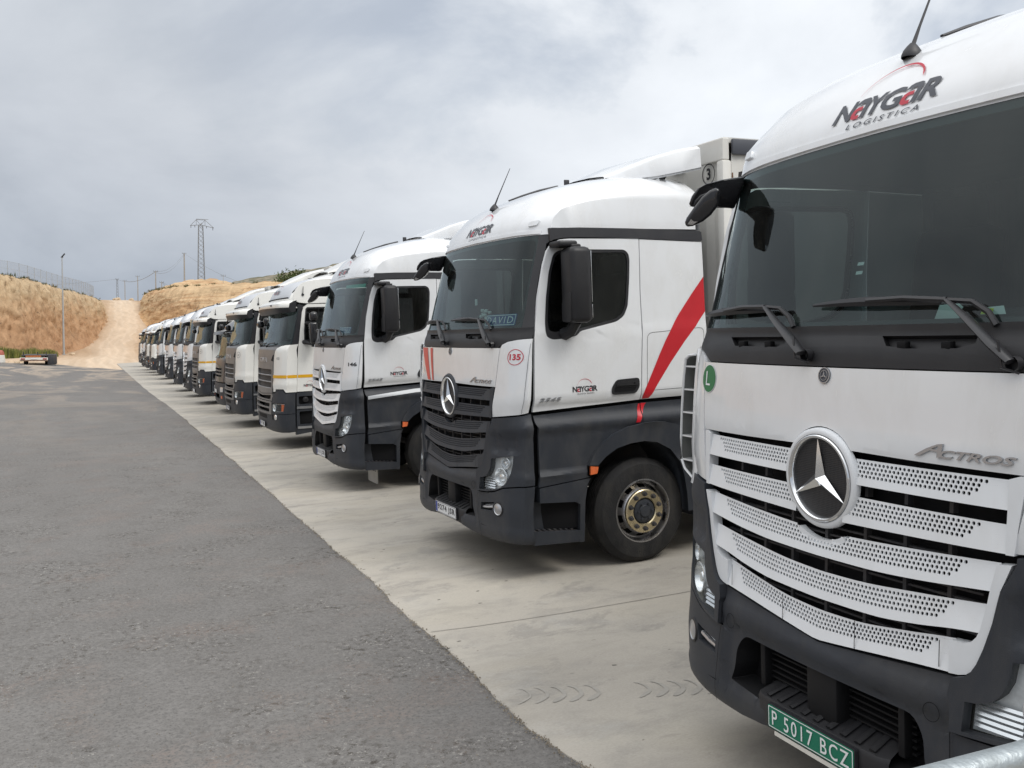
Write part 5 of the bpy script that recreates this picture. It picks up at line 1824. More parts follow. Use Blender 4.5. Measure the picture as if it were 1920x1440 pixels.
def tractor_grey():
    root = empty('tractor_truck')
    fm = FM3
    NR, FR = SIDE3(-1), SIDE3(1)
    X = lambda u, z: SW3(u, z)
    vz, vv = [.3, 1.0, 2.0, 2.8], [1.20, 1.225, 1.215, 1.15]
    bm = bmesh.new()
    shell_loft(bm, fm, S3, vz, vv, 0.42, 1.05, 4, 0.12, 0.90)
    shell_loft(bm, fm, S3, vz, vv, 1.05, 1.60, 4, 0.06, 2.0)
    finish(bm, 'cab_frame', 'void_black', root, recalc=True)
    bm = bmesh.new()
    box(bm, (1.95, 0, 2.1), (0.03, 2.25, 1.1), 0)
    box(bm, (1.1, 0, 1.60), (1.7, 2.2, 0.03), 1)
    finish(bm, 'cab_lining', ['interior_grey', 'interior_dark'], root)
    bm = bmesh.new()
    patch(bm, [(-1.08, 1.665), (1.08, 1.665), (1.05, 2.36), (-1.05, 2.36)], fm, off=-0.004, th=0, du=0.08, dz=0.1, flip=True)
    finish(bm, 'windscreen', 'glass_windscreen', root, angle=60)
    bm = bmesh.new()
    sl = [rrect(-0.80, 0.80, z, z + 0.06, 0.01) for z in (1.10, 1.20, 1.30)]
    patch(bm, [(-1.0, 0.95), (1.0, 0.95), (1.06, 1.66), (-1.06, 1.66)], fm, [s[::-1] for s in sl], off=0.01, th=0.05, du=0.1, dz=0.1, flip=True)
    g = finish(bm, 'front_panel', 'cab_grey', root)
    for sg in (-1, 1):
        fl = sg > 0
        mp = NR if sg < 0 else FR
        bm = bmesh.new()
        o = [(1.01, 0.95), (X(0.42, .95), 0.95), (X(0.45, 1.66), 1.66), (X(0.62, 2.4), 2.42), (1.055, 2.42), (1.085, 1.67)]
        patch(bm, o if sg > 0 else mir(o), fm, off=0.004, th=0.04, du=0.06, dz=0.08, flip=True)
        finish(bm, 'corner_panel', 'cab_grey', root)
        bm = bmesh.new()
        win = [(0.60, 1.72), (1.35, 1.75), (1.38, 2.30), (0.75, 2.32)]
        patch(bm, [(0.44, 0.97), (1.5, 0.97), (1.5, 2.45), (0.66, 2.45), (0.46, 1.66)], mp, [win[::-1]], off=0.0, th=0.03, du=0.2, dz=0.15, flip=fl)
        patch(bm, [(1.51, 0.97), (2.0, 0.97), (2.0, 2.5), (1.51, 2.45)], mp, off=0, th=0.03, du=0.2, dz=0.15, flip=fl)
        door = finish(bm, 'door', 'cab_grey', root)
        bm = bmesh.new()
        patch(bm, win, mp, off=-0.01, th=0, du=0.4, dz=0.4, flip=fl)
        finish(bm, 'window', 'glass_side', door)
        bm = bmesh.new()
        patch(bm, [(0.40, 0.35), (0.92, 0.35), (0.92, 0.94), (0.42, 0.94)], mp, off=-0.01, th=0.2, du=0.2, dz=0.2, flip=fl)
        finish(bm, 'entry_step', 'plastic_dark', root)
        bm = bmesh.new()
        h = rrect(0.76, 1.02, 0.66, 0.80, 0.03)
        patch(bm, h if sg > 0 else mir(h), fm, off=0.012, th=0.02, du=0.06, dz=0.06, flip=True)
        hh = finish(bm, 'headlight', 'reflector', root)
        bm = bmesh.new()
        h = rrect(0.80, 0.94, 0.46, 0.55, 0.02)
        patch(bm, h if sg > 0 else mir(h), fm, off=0.012, th=0.02, du=0.06, dz=0.06, flip=True)
        finish(bm, 'fog_light', 'amber', root)
        bm = bmesh.new()
        box(bm, (0.55, sg * 1.40, 2.02), (0.14, 0.24, 0.46), bev=0.04)
        box(bm, (0.50, sg * 1.30, 2.36), (0.30, 0.30, 0.10), bev=0.04)
        tube(bm, [(0.55, sg * 1.20, 1.74), (0.55, sg * 1.40, 1.80)], 0.03, 6)
        finish(bm, 'mirror', 'mirror_black', root)
    bm = bmesh.new()
    patch(bm, [(-X(.40, .3), 0.30), (-1.0, 0.27), (1.0, 0.27), (X(.40, .3), 0.30), (X(.41, .9), 0.92), (-X(.41, .9), 0.92)], fm, [rrect(-0.6, 0.6, 0.45, 0.60, 0.03)[::-1]], off=0.004, th=0.05, du=0.08, dz=0.08, flip=True)
    finish(bm, 'bumper', 'plastic_dark', root)
    bm = bmesh.new()
    rows = []
    for i, (uc, zc) in enumerate([(0.30, 2.42), (0.36, 2.50), (0.48, 2.66), (0.62, 2.76), (0.9, 2.84), (1.5, 2.90), (1.95, 2.90), (2.0, 2.86), (2.0, 2.40)]):
        row = []
        for t in (-1, -0.97, -0.9, -0.75, -0.5, 0, 0.5, 0.75, 0.9, 0.97, 1):
            z = zc if zc < 2.55 else 2.48 + (zc - 2.48) * (max(0.0, 1 - abs(t) ** 5)) ** 0.5
            row.append(bm.verts.new((uc + (dvf(t * 1.15) if i < 4 else 0), 1.17 * t, z)))
        rows.append(row)
    for a, b in zip(rows[:-1], rows[1:]):
        for k in range(10):
            bm.faces.new((a[k], a[k + 1], b[k + 1], b[k]))
    finish(bm, 'roof', 'cab_grey', root, recalc=True)
    bm = bmesh.new()
    rows = []
    for i in range(17):
        w = -1.14 + 2.28 * i / 16
        d = dvf(w) * 0.8
        rows.append([bm.verts.new(p) for p in ((0.34 + d, w, 2.50), (0.08 + d, w, 2.44), (0.05 + d, w, 2.36), (0.10 + d, w, 2.35), (0.30 + d, w, 2.42))])
    for a, b in zip(rows[:-1], rows[1:]):
        for k in range(4):
            bm.faces.new((a[k], a[k + 1], b[k + 1], b[k]))
    finish(bm, 'sun_visor', 'mirror_black', root, recalc=True)
    bm = bmesh.new()
    for pw, ew in ((-0.15, -0.7), (0.55, 0.0)):
        tube(bm, [fm(pw, 1.65, 0.03), fm(ew, 1.72, 0.03)], 0.014, 6)
    finish(bm, 'wiper', 'trim_black', root)
    chassis_parts(root)
    for sg in (-1, 1):
        wheel_parts(root, 'wheel', 1.45, sg * 1.17, 0.495, 0.495, sg, hub_mat='rim_metal')
    return root


# ------------------------------------------------------------------ box trailer
def trailer_proto():
    root = empty('semi_trailer')
    L, W, z0, z1 = 13.6, 2.55, 1.12, 3.968
    h = W / 2
    bm = bmesh.new()
    # front wall with upright ribs
    n = 24
    pts = []
    for i in range(n + 1):
        v = -h + 0.10 + (W - 0.20) * i / n
        pts.append((0.0 if (i // 2) % 3 else 0.028, v))
    a = [bm.verts.new((p[0], p[1], z0)) for p in pts]; b = [bm.verts.new((p[0], p[1], z1 - 0.21)) for p in pts]
    for k in range(n):
        bm.faces.new((a[k], a[k + 1], b[k + 1], b[k]))
    box(bm, (0.03, 0, z1 - 0.105), (0.08, W - 0.02, 0.21), bev=0.01)
    fw = finish(bm, 'front_wall', 'trailer_white', root, smooth=False)
    for sg in (-1, 1):
        bm = bmesh.new()
        box(bm, (0.035, sg * (h - 0.05), (z0 + z1 - 0.21) / 2), (0.11, 0.10, z1 - 0.21 - z0), bev=0.02)
        finish(bm, 'corner_post', 'trailer_white', root)
        bm = bmesh.new()
        box(bm, (0.094, sg * (h + 0.001), (z0 + z1 - 0.28) / 2 - 0.02), (0.010, 0.008, z1 - 0.34 - z0))
        finish(bm, 'corner_seam', 'rust', root)
        # curtain side with folds
        bm = bmesh.new()
        nu = 136
        a, b, c = [], [], []
        for i in range(nu + 1):
            u = 0.098 + (L - 0.16) * i / nu
            o = 0.012 * math.sin(i * 1.3) + 0.006 * math.sin(i * 0.37)
            a.append(bm.verts.new((u, sg * (h - 0.02 + o), z0)))
            c.append(bm.verts.new((u, sg * (h - 0.015 + o * 1.3), (z0 + z1) / 2)))
            b.append(bm.verts.new((u, sg * (h - 0.02 + o * 0.2), z1 - 0.14)))
        for k in range(nu):
            bm.faces.new((a[k], a[k + 1], c[k + 1], c[k])); bm.faces.new((c[k], c[k + 1], b[k + 1], b[k]))
        finish(bm, 'side_curtain', 'trailer_white', root, recalc=True)
        bm = bmesh.new()
        box(bm, (L / 2 + 0.05, sg * (h + 0.005), z1 - 0.085), (L - 0.08, 0.035, 0.15), bev=0.012)
        finish(bm, 'curtain_rail', 'ink_grey', root)
        bm = bmesh.new()
        box(bm, (L / 2, sg * (h - 0.06), z0 - 0.06), (L, 0.06, 0.13))
        box(bm, (3.2, sg * 0.9, 0.62), (0.14, 0.14, 0.9))
        for k in range(9):
            box(bm, (5.0 + 0.45 * k, sg * 1.16, 0.70), (0.03, 0.03, 0.6))
        box(bm, (6.8, sg * 1.18, 0.62), (4.2, 0.03, 0.12)); box(bm, (6.8, sg * 1.18, 0.88), (4.2, 0.03, 0.12))
        finish(bm, 'side_rail', 'steel_dark', root)
        for x in (9.0, 10.3, 11.6):
            bm = bmesh.new()
            lathe(bm, [(0.28, 0.0), (0.30, sg * 0.01), (0.44, sg * 0.0), (0.5, -sg * 0.05), (0.5, -sg * 0.28), (0.44, -sg * 0.33), (0.2, -sg * 0.33)], n=32, c=(x, sg * 1.22, 0.5))
            wh = finish(bm, 'wheel', 'rubber', root, recalc=True)
            bm = bmesh.new()
            lathe(bm, [(0.285, sg * 0.004), (0.26, -sg * 0.07), (0.17, -sg * 0.08), (0.16, sg * 0.02), (0.001, sg * 0.03)], n=24, c=(x, sg * 1.22, 0.5))
            finish(bm, 'rim', 'rim_metal', wh)
    bm = bmesh.new()
    box(bm, (L / 2, 0, z1 - 0.02), (L - 0.02, W - 0.04, 0.05))
    finish(bm, 'trailer_roof', 'trailer_white', root)
    bm = bmesh.new()
    box(bm, (L / 2, 0, z0 + 0.005), (L - 0.05, W - 0.1, 0.06))
    for y in (-0.6, 0.6):
        box(bm, (L / 2 + 0.2, y, z0 - 0.25), (L - 1.0, 0.12, 0.36))
    for x in (9.0, 10.3, 11.6):
        tube(bm, [(x, -1.0, 0.5), (x, 1.0, 0.5)], 0.08, 8)
    finish(bm, 'trailer_floor', 'steel_dark', root)
    bm = bmesh.new()
    box(bm, (L - 0.02, 0, (z0 + z1) / 2), (0.06, W - 0.02, z1 - z0 - 0.1))
    finish(bm, 'rear_door', 'trailer_white', root)
    return root


def kids(o):
    return [c for c in bpy.data.objects if c.parent == o]


def copy_tree(o, parent=None):
    c = o.copy()
    col.objects.link(c)
    c.parent = parent
    for ch in KIDS.get(o.name, []):
        copy_tree(ch, c)
    return c


KIDS = {}


def index_kids():
    KIDS.clear()
    for o in bpy.data.objects:
        if o.parent:
            KIDS.setdefault(o.parent.name, []).append(o)


def swap_mat(root, part, new, idx=0):
    """give the copies of a part another paint"""
    def walk(o):
        for ch in [c for c in bpy.data.objects if c.parent == o]:
            if ch.name.split('.')[0] == part:
                ch.material_slots[idx].link = 'OBJECT'
                ch.material_slots[idx].material = M[new]
            walk(ch)
    walk(root)

# ------------------------------------------------------------------ ground shape
SL = 0.04454


def sstep(t):
    t = max(0.0, min(1.0, t))
    return t * t * (3 - 2 * t)


def offy(y):
    return interp(y, [-40, 3, 8.4, 13.9, 20, 33, 40, 55, 80, 140], [-0.01, -0.009, 0.022, -0.012, -0.02, -0.03, -0.11, -0.17, -0.16, -0.10])


def G(x, y):
    """height of the yard"""
    if x > -0.27:
        return SL * (min(x, 40) - 0.54) + offy(y)
    b = SL * (-0.81) + offy(y)
    d = -0.27 - x
    return b - 0.012 * min(d, 3) + (0.10 * sstep(y / 80.0) - b) * sstep((d - 2) / 12)


def edge_x(y):
    """ragged joint between asphalt and concrete"""
    return interp(y, [3.0, 3.9, 4.25, 4.6, 6.5, 8, 12.4, 20, 31, 60, 100], [-0.10, -0.20, -0.25, -0.29, -0.265, -0.245, -0.20, -0.14, -0.10, -0.05, 0.0]) + 0.035 * (noise.noise((0.3, y * 0.9, 0))) + 0.014 * noise.noise((3.3, y * 5.0, 0)) + 0.007 * noise.noise((8.3, y * 17.0, 0))


def grid_mesh(name, xs, ys, zf, material, mi=None, smooth=True, parent=None):
    bm = bmesh.new()
    rows = [[bm.verts.new((x, y, zf(x, y))) for x in xs] for y in ys]
    for a, b in zip(rows[:-1], rows[1:]):
        for k in range(len(xs) - 1):
            bm.faces.new((a[k], a[k + 1], b[k + 1], b[k]))
    return finish(bm, name, material, parent, angle=60, smooth=smooth)


def arange(a, b, s):
    out = []
    x = a
    while x < b - 1e-9:
        out.append(x)
        x += s
    return out + [b]


# ---- ground materials
def ground_materials():
    # asphalt: bleached, fine aggregate, pale dust drifts and a few rust-brown patches
    mt = bpy.data.materials.new('asphalt'); mt.use_nodes = True
    nt = mt.node_tree; g = N(nt); bs = nt.nodes['Principled BSDF']
    tc = g.n('ShaderNodeTexCoord').outputs['Object']
    big = g.noise(g.mapping(tc, (1, 0.45, 1)), 0.22, 5, 0.6, 0.3)
    mid = g.noise(tc, 2.2, 6, 0.62)
    fine = g.noise(tc, 42, 4, 0.7)
    v = g.n('ShaderNodeTexVoronoi', {'Vector': tc, 'Scale': 55.0}).outputs['Distance']
    c = g.ramp(big, [(0.30, (0.148, 0.141, 0.134)), (0.70, (0.184, 0.176, 0.167))])
    c = g.mix(g.ramp(mid, [(0.40, 0.0), (0.62, 0.35), (0.78, 0.5)]), c, (0.128, 0.121, 0.114))
    # patches where the binder has worn away and stones show
    zone = g.ramp(g.noise(g.mapping(tc, (0.8, 0.8, 1), loc=(3, 1, 0)), 1.3, 6, 0.75, 0.4), [(0.44, 0.0), (0.60, 1.0)])
    c = g.mix(1.0, c, g.ramp(fine, [(0.28, 0.60), (0.5, 1.0), (0.75, 1.30)]), 'MULTIPLY')
    c = g.mix(1.0, c, g.ramp(v, [(0.08, 0.70), (0.35, 1.06)]), 'MULTIPLY')
    pit = g.noise(tc, 21, 5, 0.85)
    pitf = g.math('MULTIPLY', g.ramp(pit, [(0.52, 0.0), (0.575, 0.95)]), g.math('ADD', g.math('MULTIPLY', zone, 0.85), 0.08), clamp=True)
    c = g.mix(pitf, c, (0.050, 0.043, 0.036))
    lit = g.math('MULTIPLY', g.ramp(g.noise(g.mapping(tc, (1, 1, 1), loc=(2, 2, 0)), 34, 3, 0.8), [(0.58, 0.0), (0.64, 0.8)]), zone)
    c = g.mix(lit, c, (0.33, 0.315, 0.29))
    red = g.math('MULTIPLY', g.ramp(g.noise(g.mapping(tc, (1, 1, 1), loc=(5, 3, 0)), 0.9, 4, 0.7), [(0.52, 0.0), (0.70, 1.0)]), g.ramp(fine, [(0.42, 0.0), (0.6, 0.5)]))
    c = g.mix(red, c, (0.225, 0.16, 0.13))
    # sweeping dust streaks further up the yard
    sep = g.n('ShaderNodeSeparateXYZ', {0: tc}).outputs
    far = g.ramp(g.math('MULTIPLY', sep[1], 0.01), [(0.18, 0.0), (0.62, 0.5), (0.90, 0.95)])
    st = g.noise(g.mapping(tc, (0.45, 0.16, 1), rot=(0, 0, 0.9)), 0.55, 5, 0.6, 1.6)
    dust = g.math('MULTIPLY', g.ramp(st, [(0.50, 0.0), (0.60, 0.75), (0.66, 0.25), (0.80, 0.6)]), far)
    c = g.mix(dust, c, (0.46, 0.37, 0.28))
    nt.links.new(c, bs.inputs['Base Color'])
    bs.inputs['Roughness'].default_value = 0.88
    bs.inputs['Specular IOR Level'].default_value = 0.25
    h = g.math('ADD', g.math('MULTIPLY', fine, 0.6), g.math('MULTIPLY', v, 0.7))
    b = g.n('ShaderNodeBump', {'Strength': 0.55, 'Distance': 0.008, 'Height': h})
    nt.links.new(b.outputs[0], bs.inputs['Normal'])
    M['asphalt'] = mt
    # concrete slab: brushed across, stained, tyre scuffs, oil drips
    mt = bpy.data.materials.new('concrete'); mt.use_nodes = True
    nt = mt.node_tree; g = N(nt); bs = nt.nodes['Principled BSDF']
    tc = g.n('ShaderNodeTexCoord').outputs['Object']
    a = g.noise(g.mapping(tc, (0.35, 1.2, 1)), 0.9, 6, 0.6, 0.4)
    b2 = g.noise(g.mapping(tc, (0.7, 1.1, 1), rot=(0, 0, 0.25)), 2.4, 7, 0.7, 0.3)
    fine = g.noise(g.mapping(tc, (1, 2.0, 1)), 55, 3, 0.6)
    c = g.ramp(a, [(0.28, (0.325, 0.300, 0.262)), (0.50, (0.405, 0.374, 0.325)), (0.75, (0.445, 0.412, 0.352))])
    c = g.mix(g.ramp(b2, [(0.48, 0.0), (0.62, 0.35), (0.80, 0.7)]), c, (0.245, 0.232, 0.212))
    blot = g.noise(g.mapping(tc, (0.7, 1.0, 1), loc=(2, 7, 0)), 1.7, 7, 0.72, 0.3)
    c = g.mix(g.ramp(blot, [(0.56, 0.0), (0.60, 0.35), (0.72, 0.5)]), c, (0.22, 0.21, 0.195))
    pale = g.noise(g.mapping(tc, (0.6, 1.0, 1), loc=(9, 1, 0)), 2.3, 6, 0.7, 0.2)
    c = g.mix(g.ramp(pale, [(0.55, 0.0), (0.70, 0.4)]), c, (0.44, 0.425, 0.395))
    warm = g.noise(tc, 0.7, 3, 0.5)
    c = g.mix(g.ramp(warm, [(0.5, 0.0), (0.8, 0.45)]), c, (0.40, 0.355, 0.275))
    c = g.mix(1.0, c, g.ramp(fine, [(0.25, 0.90), (0.75, 1.08)]), 'MULTIPLY')
    wob = g.n('ShaderNodeTexNoise', {'Vector': tc, 'Scale': 26.0, 'Detail': 3.0}).outputs['Color']
    vv = g.n('ShaderNodeMix', {0: 0.035}, data_type='VECTOR')
    nt.links.new(tc, vv.inputs[4]); nt.links.new(wob, vv.inputs[5])
    sp = g.n('ShaderNodeTexVoronoi', {'Vector': g.mapping(vv.outputs[1], (0.9, 1.4, 1)), 'Scale': 4.6, 'Randomness': 1.0}).outputs
    spot = g.math('MULTIPLY', g.ramp(sp['Distance'], [(0.050, 1.0), (0.085, 0.0)]), g.ramp(g.noise(tc, 1.1, 2, 0.5), [(0.48, 0.0), (0.56, 0.85)]))
    c = g.mix(spot, c, (0.075, 0.070, 0.062))
    # long rubbery scuffs
    wv = g.noise(g.mapping(tc, (0.12, 2.4, 1), rot=(0, 0, -0.06)), 1.7, 4, 0.6, 0.8)
    c = g.mix(g.ramp(wv, [(0.58, 0.0), (0.72, 0.22)]), c, (0.19, 0.18, 0.17))
    # oil-darkened parking strips: one stain field under each bay's engine
    ph = g.noise(tc, 0.5, 3, 0.6)
    c = g.mix(g.ramp(g.math('MULTIPLY', ph, 1.0), [(0.62, 0.0), (0.80, 0.35)]), c, (0.12, 0.115, 0.105))
    nt.links.new(c, bs.inputs['Base Color'])
    bs.inputs['Roughness'].default_value = 0.78
    bs.inputs['Specular IOR Level'].default_value = 0.3
    bb = g.n('ShaderNodeBump', {'Strength': 0.25, 'Distance': 0.004, 'Height': fine})
    nt.links.new(bb.outputs[0], bs.inputs['Normal'])
    M['concrete'] = mt
    # loose dirt
    mt = bpy.data.materials.new('dirt'); mt.use_nodes = True
    nt = mt.node_tree; g = N(nt); bs = nt.nodes['Principled BSDF']
    tc = g.n('ShaderNodeTexCoord').outputs['Object']
    a = g.noise(tc, 0.25, 6, 0.6, 0.3)
    tr = g.noise(g.mapping(tc, (0.75, 0.035, 1)), 1.0, 5, 0.6, 0.8)
    sp = g.n('ShaderNodeSeparateXYZ', {0: tc}).outputs
    yy = g.math('MULTIPLY', g.math('SUBTRACT', sp[1], 100.0), 1 / 160.0, clamp=True)
    xc = g.math('SUBTRACT', g.math('MULTIPLY', g.ramp(yy, [(0.0, 0.10), (0.31, 0.26), (0.56, 0.59), (0.90, 0.70)], 'EASE'), 10.0), 2.0)
    wob = g.math('MULTIPLY', g.math('SUBTRACT', g.noise(g.mapping(tc, (0.3, 0.06, 1)), 1.0, 4, 0.6), 0.5), 2.4)
    dx = g.math('ADD', g.math('SUBTRACT', sp[0], xc), wob)
    ad = g.math('ABSOLUTE', dx)
    c = g.ramp(a, [(0.3, (0.395, 0.275, 0.175)), (0.7, (0.455, 0.33, 0.22))])
    road = g.ramp(g.math('MULTIPLY', ad, 0.1), [(0.10, 1.0), (0.40, 0.0)], 'EASE')
    flat = g.ramp(yy, [(0.0, 1.0), (0.28, 0.0)])
    road = g.math('MAXIMUM', road, g.math('MULTIPLY', flat, 0.75))
    c = g.mix(road, c, (0.545, 0.425, 0.31))
    rut = g.n('ShaderNodeTexWave', {'Vector': g.n('ShaderNodeCombineXYZ', {0: g.math('MULTIPLY', dx, 0.28), 1: 0.0, 2: 0.0}).outputs[0], 'Scale': 1.0, 'Distortion': 0.0}, bands_direction='X').outputs[1]
    rutf = g.math('MULTIPLY', g.ramp(rut, [(0.45, 0.0), (0.95, 0.35)]), road)
    c = g.mix(rutf, c, (0.62, 0.505, 0.385))
    c = g.mix(1.0, c, g.ramp(tr, [(0.35, 0.90), (0.65, 1.08)]), 'MULTIPLY')
    c = g.mix(1.0, c, g.ramp(g.noise(tc, 3, 6, 0.75), [(0.3, 0.90), (0.7, 1.07)]), 'MULTIPLY')
    nt.links.new(c, bs.inputs['Base Color'])
    bs.inputs['Roughness'].default_value = 0.95
    bs.inputs['Specular IOR Level'].default_value = 0.1
    bb = g.n('ShaderNodeBump', {'Strength': 0.35, 'Distance': 0.03, 'Height': g.noise(tc, 3.5, 5, 0.65)})
    nt.links.new(bb.outputs[0], bs.inputs['Normal'])
    M['dirt'] = mt

    def cliff(name, low, mid_, high, vs, zsplit, strata):
        mt = bpy.data.materials.new(name); mt.use_nodes = True
        nt = mt.node_tree; g = N(nt); bs = nt.nodes['Principled BSDF']
        tc = g.n('ShaderNodeTexCoord').outputs['Object']
        sep = g.n('ShaderNodeSeparateXYZ', {0: tc}).outputs
        n = g.noise(g.mapping(tc, vs), 1.0, 7, 0.66, 0.5)
        n2 = g.noise(g.mapping(tc, (0.10, 0.10, 0.35)), 1.0, 4, 0.6, 0.6)
        zz = g.math('ADD', g.math('MULTIPLY', sep[2], 1 / 12.0), g.math('MULTIPLY', g.math('SUBTRACT', n2, 0.5), 0.55))
        c = g.ramp(zz, [(0.08, low), (0.45, mid_), (0.72, high), (0.95, high)])
        c = g.mix(1.0, c, g.ramp(n, [(0.24, 0.55), (0.38, 0.84), (0.50, 0.98), (0.62, 1.04), (0.80, 1.16)]), 'MULTIPLY')
        if strata:
            s = g.noise(g.mapping(tc, (0.06, 0.06, 1.8)), 1.0, 5, 0.7, 0.35)
            c = g.mix(g.ramp(s, [(0.50, 0.0), (0.57, 0.6), (0.63, 0.1)]), c, (0.33, 0.155, 0.07))
        fn = g.noise(g.mapping(tc, (vs[0] * 4, vs[1] * 4, vs[2] * 4)), 1.0, 7, 0.8)
        c = g.mix(1.0, c, g.ramp(fn, [(0.30, 0.66), (0.42, 0.95), (0.66, 1.10)]), 'MULTIPLY')
        red = g.noise(g.mapping(tc, (0.3, 0.3, 0.3), loc=(4, 9, 2)), 1.0, 5, 0.7)
        c = g.mix(g.ramp(red, [(0.54, 0.0), (0.72, 0.55)]), c, (0.34, 0.185, 0.105))
        pk = g.noise(g.mapping(tc, (0.9, 0.9, 0.9), loc=(7, 2, 5)), 1.0, 5, 0.75)
        c = g.mix(g.ramp(pk, [(0.60, 0.0), (0.66, 0.75)]), c, (0.17, 0.11, 0.07))
        nt.links.new(c, bs.inputs['Base Color'])
        bs.inputs['Roughness'].default_value = 0.97
        bs.inputs['Specular IOR Level'].default_value = 0.05
        bb = g.n('ShaderNodeBump', {'Strength': 0.9, 'Distance': 0.30, 'Height': g.noise(g.mapping(tc, vs), 1.6, 6, 0.7)})
        nt.links.new(bb.outputs[0], bs.inputs['Normal'])
        M[name] = mt
    cliff('cliff_left', (0.43, 0.255, 0.145), (0.49, 0.315, 0.185), (0.53, 0.40, 0.255), (0.75, 0.75, 0.45), 0.6, False)
    cliff('cliff_right', (0.46, 0.26, 0.125), (0.51, 0.32, 0.165), (0.54, 0.39, 0.235), (0.16, 0.16, 1.1), 0.6, True)
    mt = bpy.data.materials.new('hill'); mt.use_nodes = True
    nt = mt.node_tree; g = N(nt); bs = nt.nodes['Principled BSDF']
    tc = g.n('ShaderNodeTexCoord').outputs['Object']
    a = g.noise(tc, 0.05, 6, 0.65, 0.4)
    c = g.ramp(a, [(0.32, (0.115, 0.115, 0.08)), (0.5, (0.215, 0.19, 0.145)), (0.72, (0.36, 0.305, 0.235))])
    c = g.mix(g.ramp(g.noise(tc, 0.22, 4, 0.7), [(0.48, 0.0), (0.6, 0.75)]), c, (0.095, 0.105, 0.065))
    nt.links.new(c, bs.inputs['Base Color'])
    bs.inputs['Roughness'].default_value = 1.0
    bs.inputs['Specular IOR Level'].default_value = 0.0
    M['hill'] = mt
    mt = bpy.data.materials.new('chain_link'); mt.use_nodes = True
    nt = mt.node_tree; nt.nodes.clear(); g = N(nt)
    tr = g.n('ShaderNodeBsdfTransparent', {'Color': (1, 1, 1, 1)})
    df = g.n('ShaderNodeBsdfDiffuse', {'Color': (0.30, 0.31, 0.32, 1)})
    tc = g.n('ShaderNodeTexCoord').outputs['Object']
    f = g.math('ADD', g.math('MULTIPLY', g.noise(tc, 0.8, 3, 0.6), 0.15), 0.14)
    mx = g.n('ShaderNodeMixShader', {0: f, 1: tr.outputs[0], 2: df.outputs[0]})
    g.n('ShaderNodeOutputMaterial', {'Surface': mx.outputs[0]})
    M['chain_link'] = mt
    mat('tyre_print', (0.335, 0.315, 0.280), 0.85, var=0.10, vscale=14)
    mat('crumbs', (0.20, 0.17, 0.13), 0.95, var=0.5, vscale=8)
    mat('joint_dark', (0.265, 0.245, 0.215), 0.95, var=0.3, vscale=9)


ground_materials()

# ---- sheets
ys = arange(-40, 0, 8)[:-1] + arange(0, 16, 0.5)[:-1] + arange(16, 60, 2)[:-1] + arange(60, 110, 3)


def y_end(x):
    return interp(x, [-60, -30, -12, -8, -6, -3, 0.3], [88, 106, 112, 107, 103, 93, 81])


def asphalt_sheet():
    bm = bmesh.new()
    xs = [-60, -45, -32, -24, -18, -14, -11, -9, -7.5, -6, -5, -4, -3, -2.2, -1.5, -1, -0.6, -0.27, -0.1, 0.15]
    nn = 90
    rows = []
    for i in range(nn + 1):
        t = i / nn
        row = []
        for x in xs:
            ye = y_end(x)
            ye += 0.8 * noise.noise((x * 0.5, 1.0, 0))
            y = -40 + (ye + 40) * t ** 1.0 if i > 0 else -40
            row.append(bm.verts.new((x, y, G(x, y) - 0.010)))
        rows.append(row)
    for a, b in zip(rows[:-1], rows[1:]):
        for k in range(len(xs) - 1):
            bm.faces.new((a[k], a[k + 1], b[k + 1], b[k]))
    tag(finish(bm, 'asphalt_yard', 'asphalt', angle=60), kind='structure')


asphalt_sheet()


def concrete_sheet():
    bm = bmesh.new()
    yy = arange(-40, 1, 4)[:-1] + arange(1, 12, 0.045)[:-1] + arange(12, 32, 0.25)[:-1] + arange(32, 131, 1.5)
    rows = []
    for y in yy:
        e = edge_x(y)
        row = [bm.verts.new((e, y, G(e, y) - 0.05)), bm.verts.new((e + 0.006, y, G(e, y) - 0.004)), bm.verts.new((e + 0.03, y, G(e, y) + 0.002))]
        for x in (0.2, 0.6, 1.2, 2, 4, 8, 16, 30, 60):
            row.append(bm.verts.new((x, y, G(x, y) + 0.002)))
        rows.append(row)
    for a, b in zip(rows[:-1], rows[1:]):
        for k in range(len(a) - 1):
            bm.faces.new((a[k], a[k + 1], b[k + 1], b[k]))
    tag(finish(bm, 'concrete_apron', 'concrete', angle=60), kind='structure')


concrete_sheet()


def dz_road(y):
    return interp(y, [60, 118, 137, 150, 165, 177, 190, 205, 225, 245, 252, 300], [-0.02, 0.10, 0.25, 1.15, 2.35, 4.15, 5.9, 7.9, 10.2, 12.0, 12.3, 12.3])


def dirt_z(x, y):
    if y < 100:
        return G(x, y) - 0.05
    z = dz_road(y)
    w = 1.0 - sstep((abs(x - 1.5) - 14) / 14)
    z = z * w + min(z, 0.6) * (1 - w)
    b = G(x, 100) - 0.05
    k = sstep((y - 100) / 12)
    n = 0.10 * noise.noise((x * 0.25, y * 0.08, 0)) + 0.04 * noise.noise((x * 1.1, y * 0.4, 3))
    return b * (1 - k) + (z + n + 0.02) * k


grid_o = grid_mesh('dirt_ground', arange(-300, -60, 30)[:-1] + arange(-60, -14, 4)[:-1] + arange(-14, 24, 0.8)[:-1] + arange(24, 60, 4)[:-1] + arange(60, 330, 30),
                   arange(-120, 60, 20)[:-1] + arange(60, 140, 2)[:-1] + arange(140, 256, 1.4), dirt_z, 'dirt')
tag(grid_o, kind='structure')


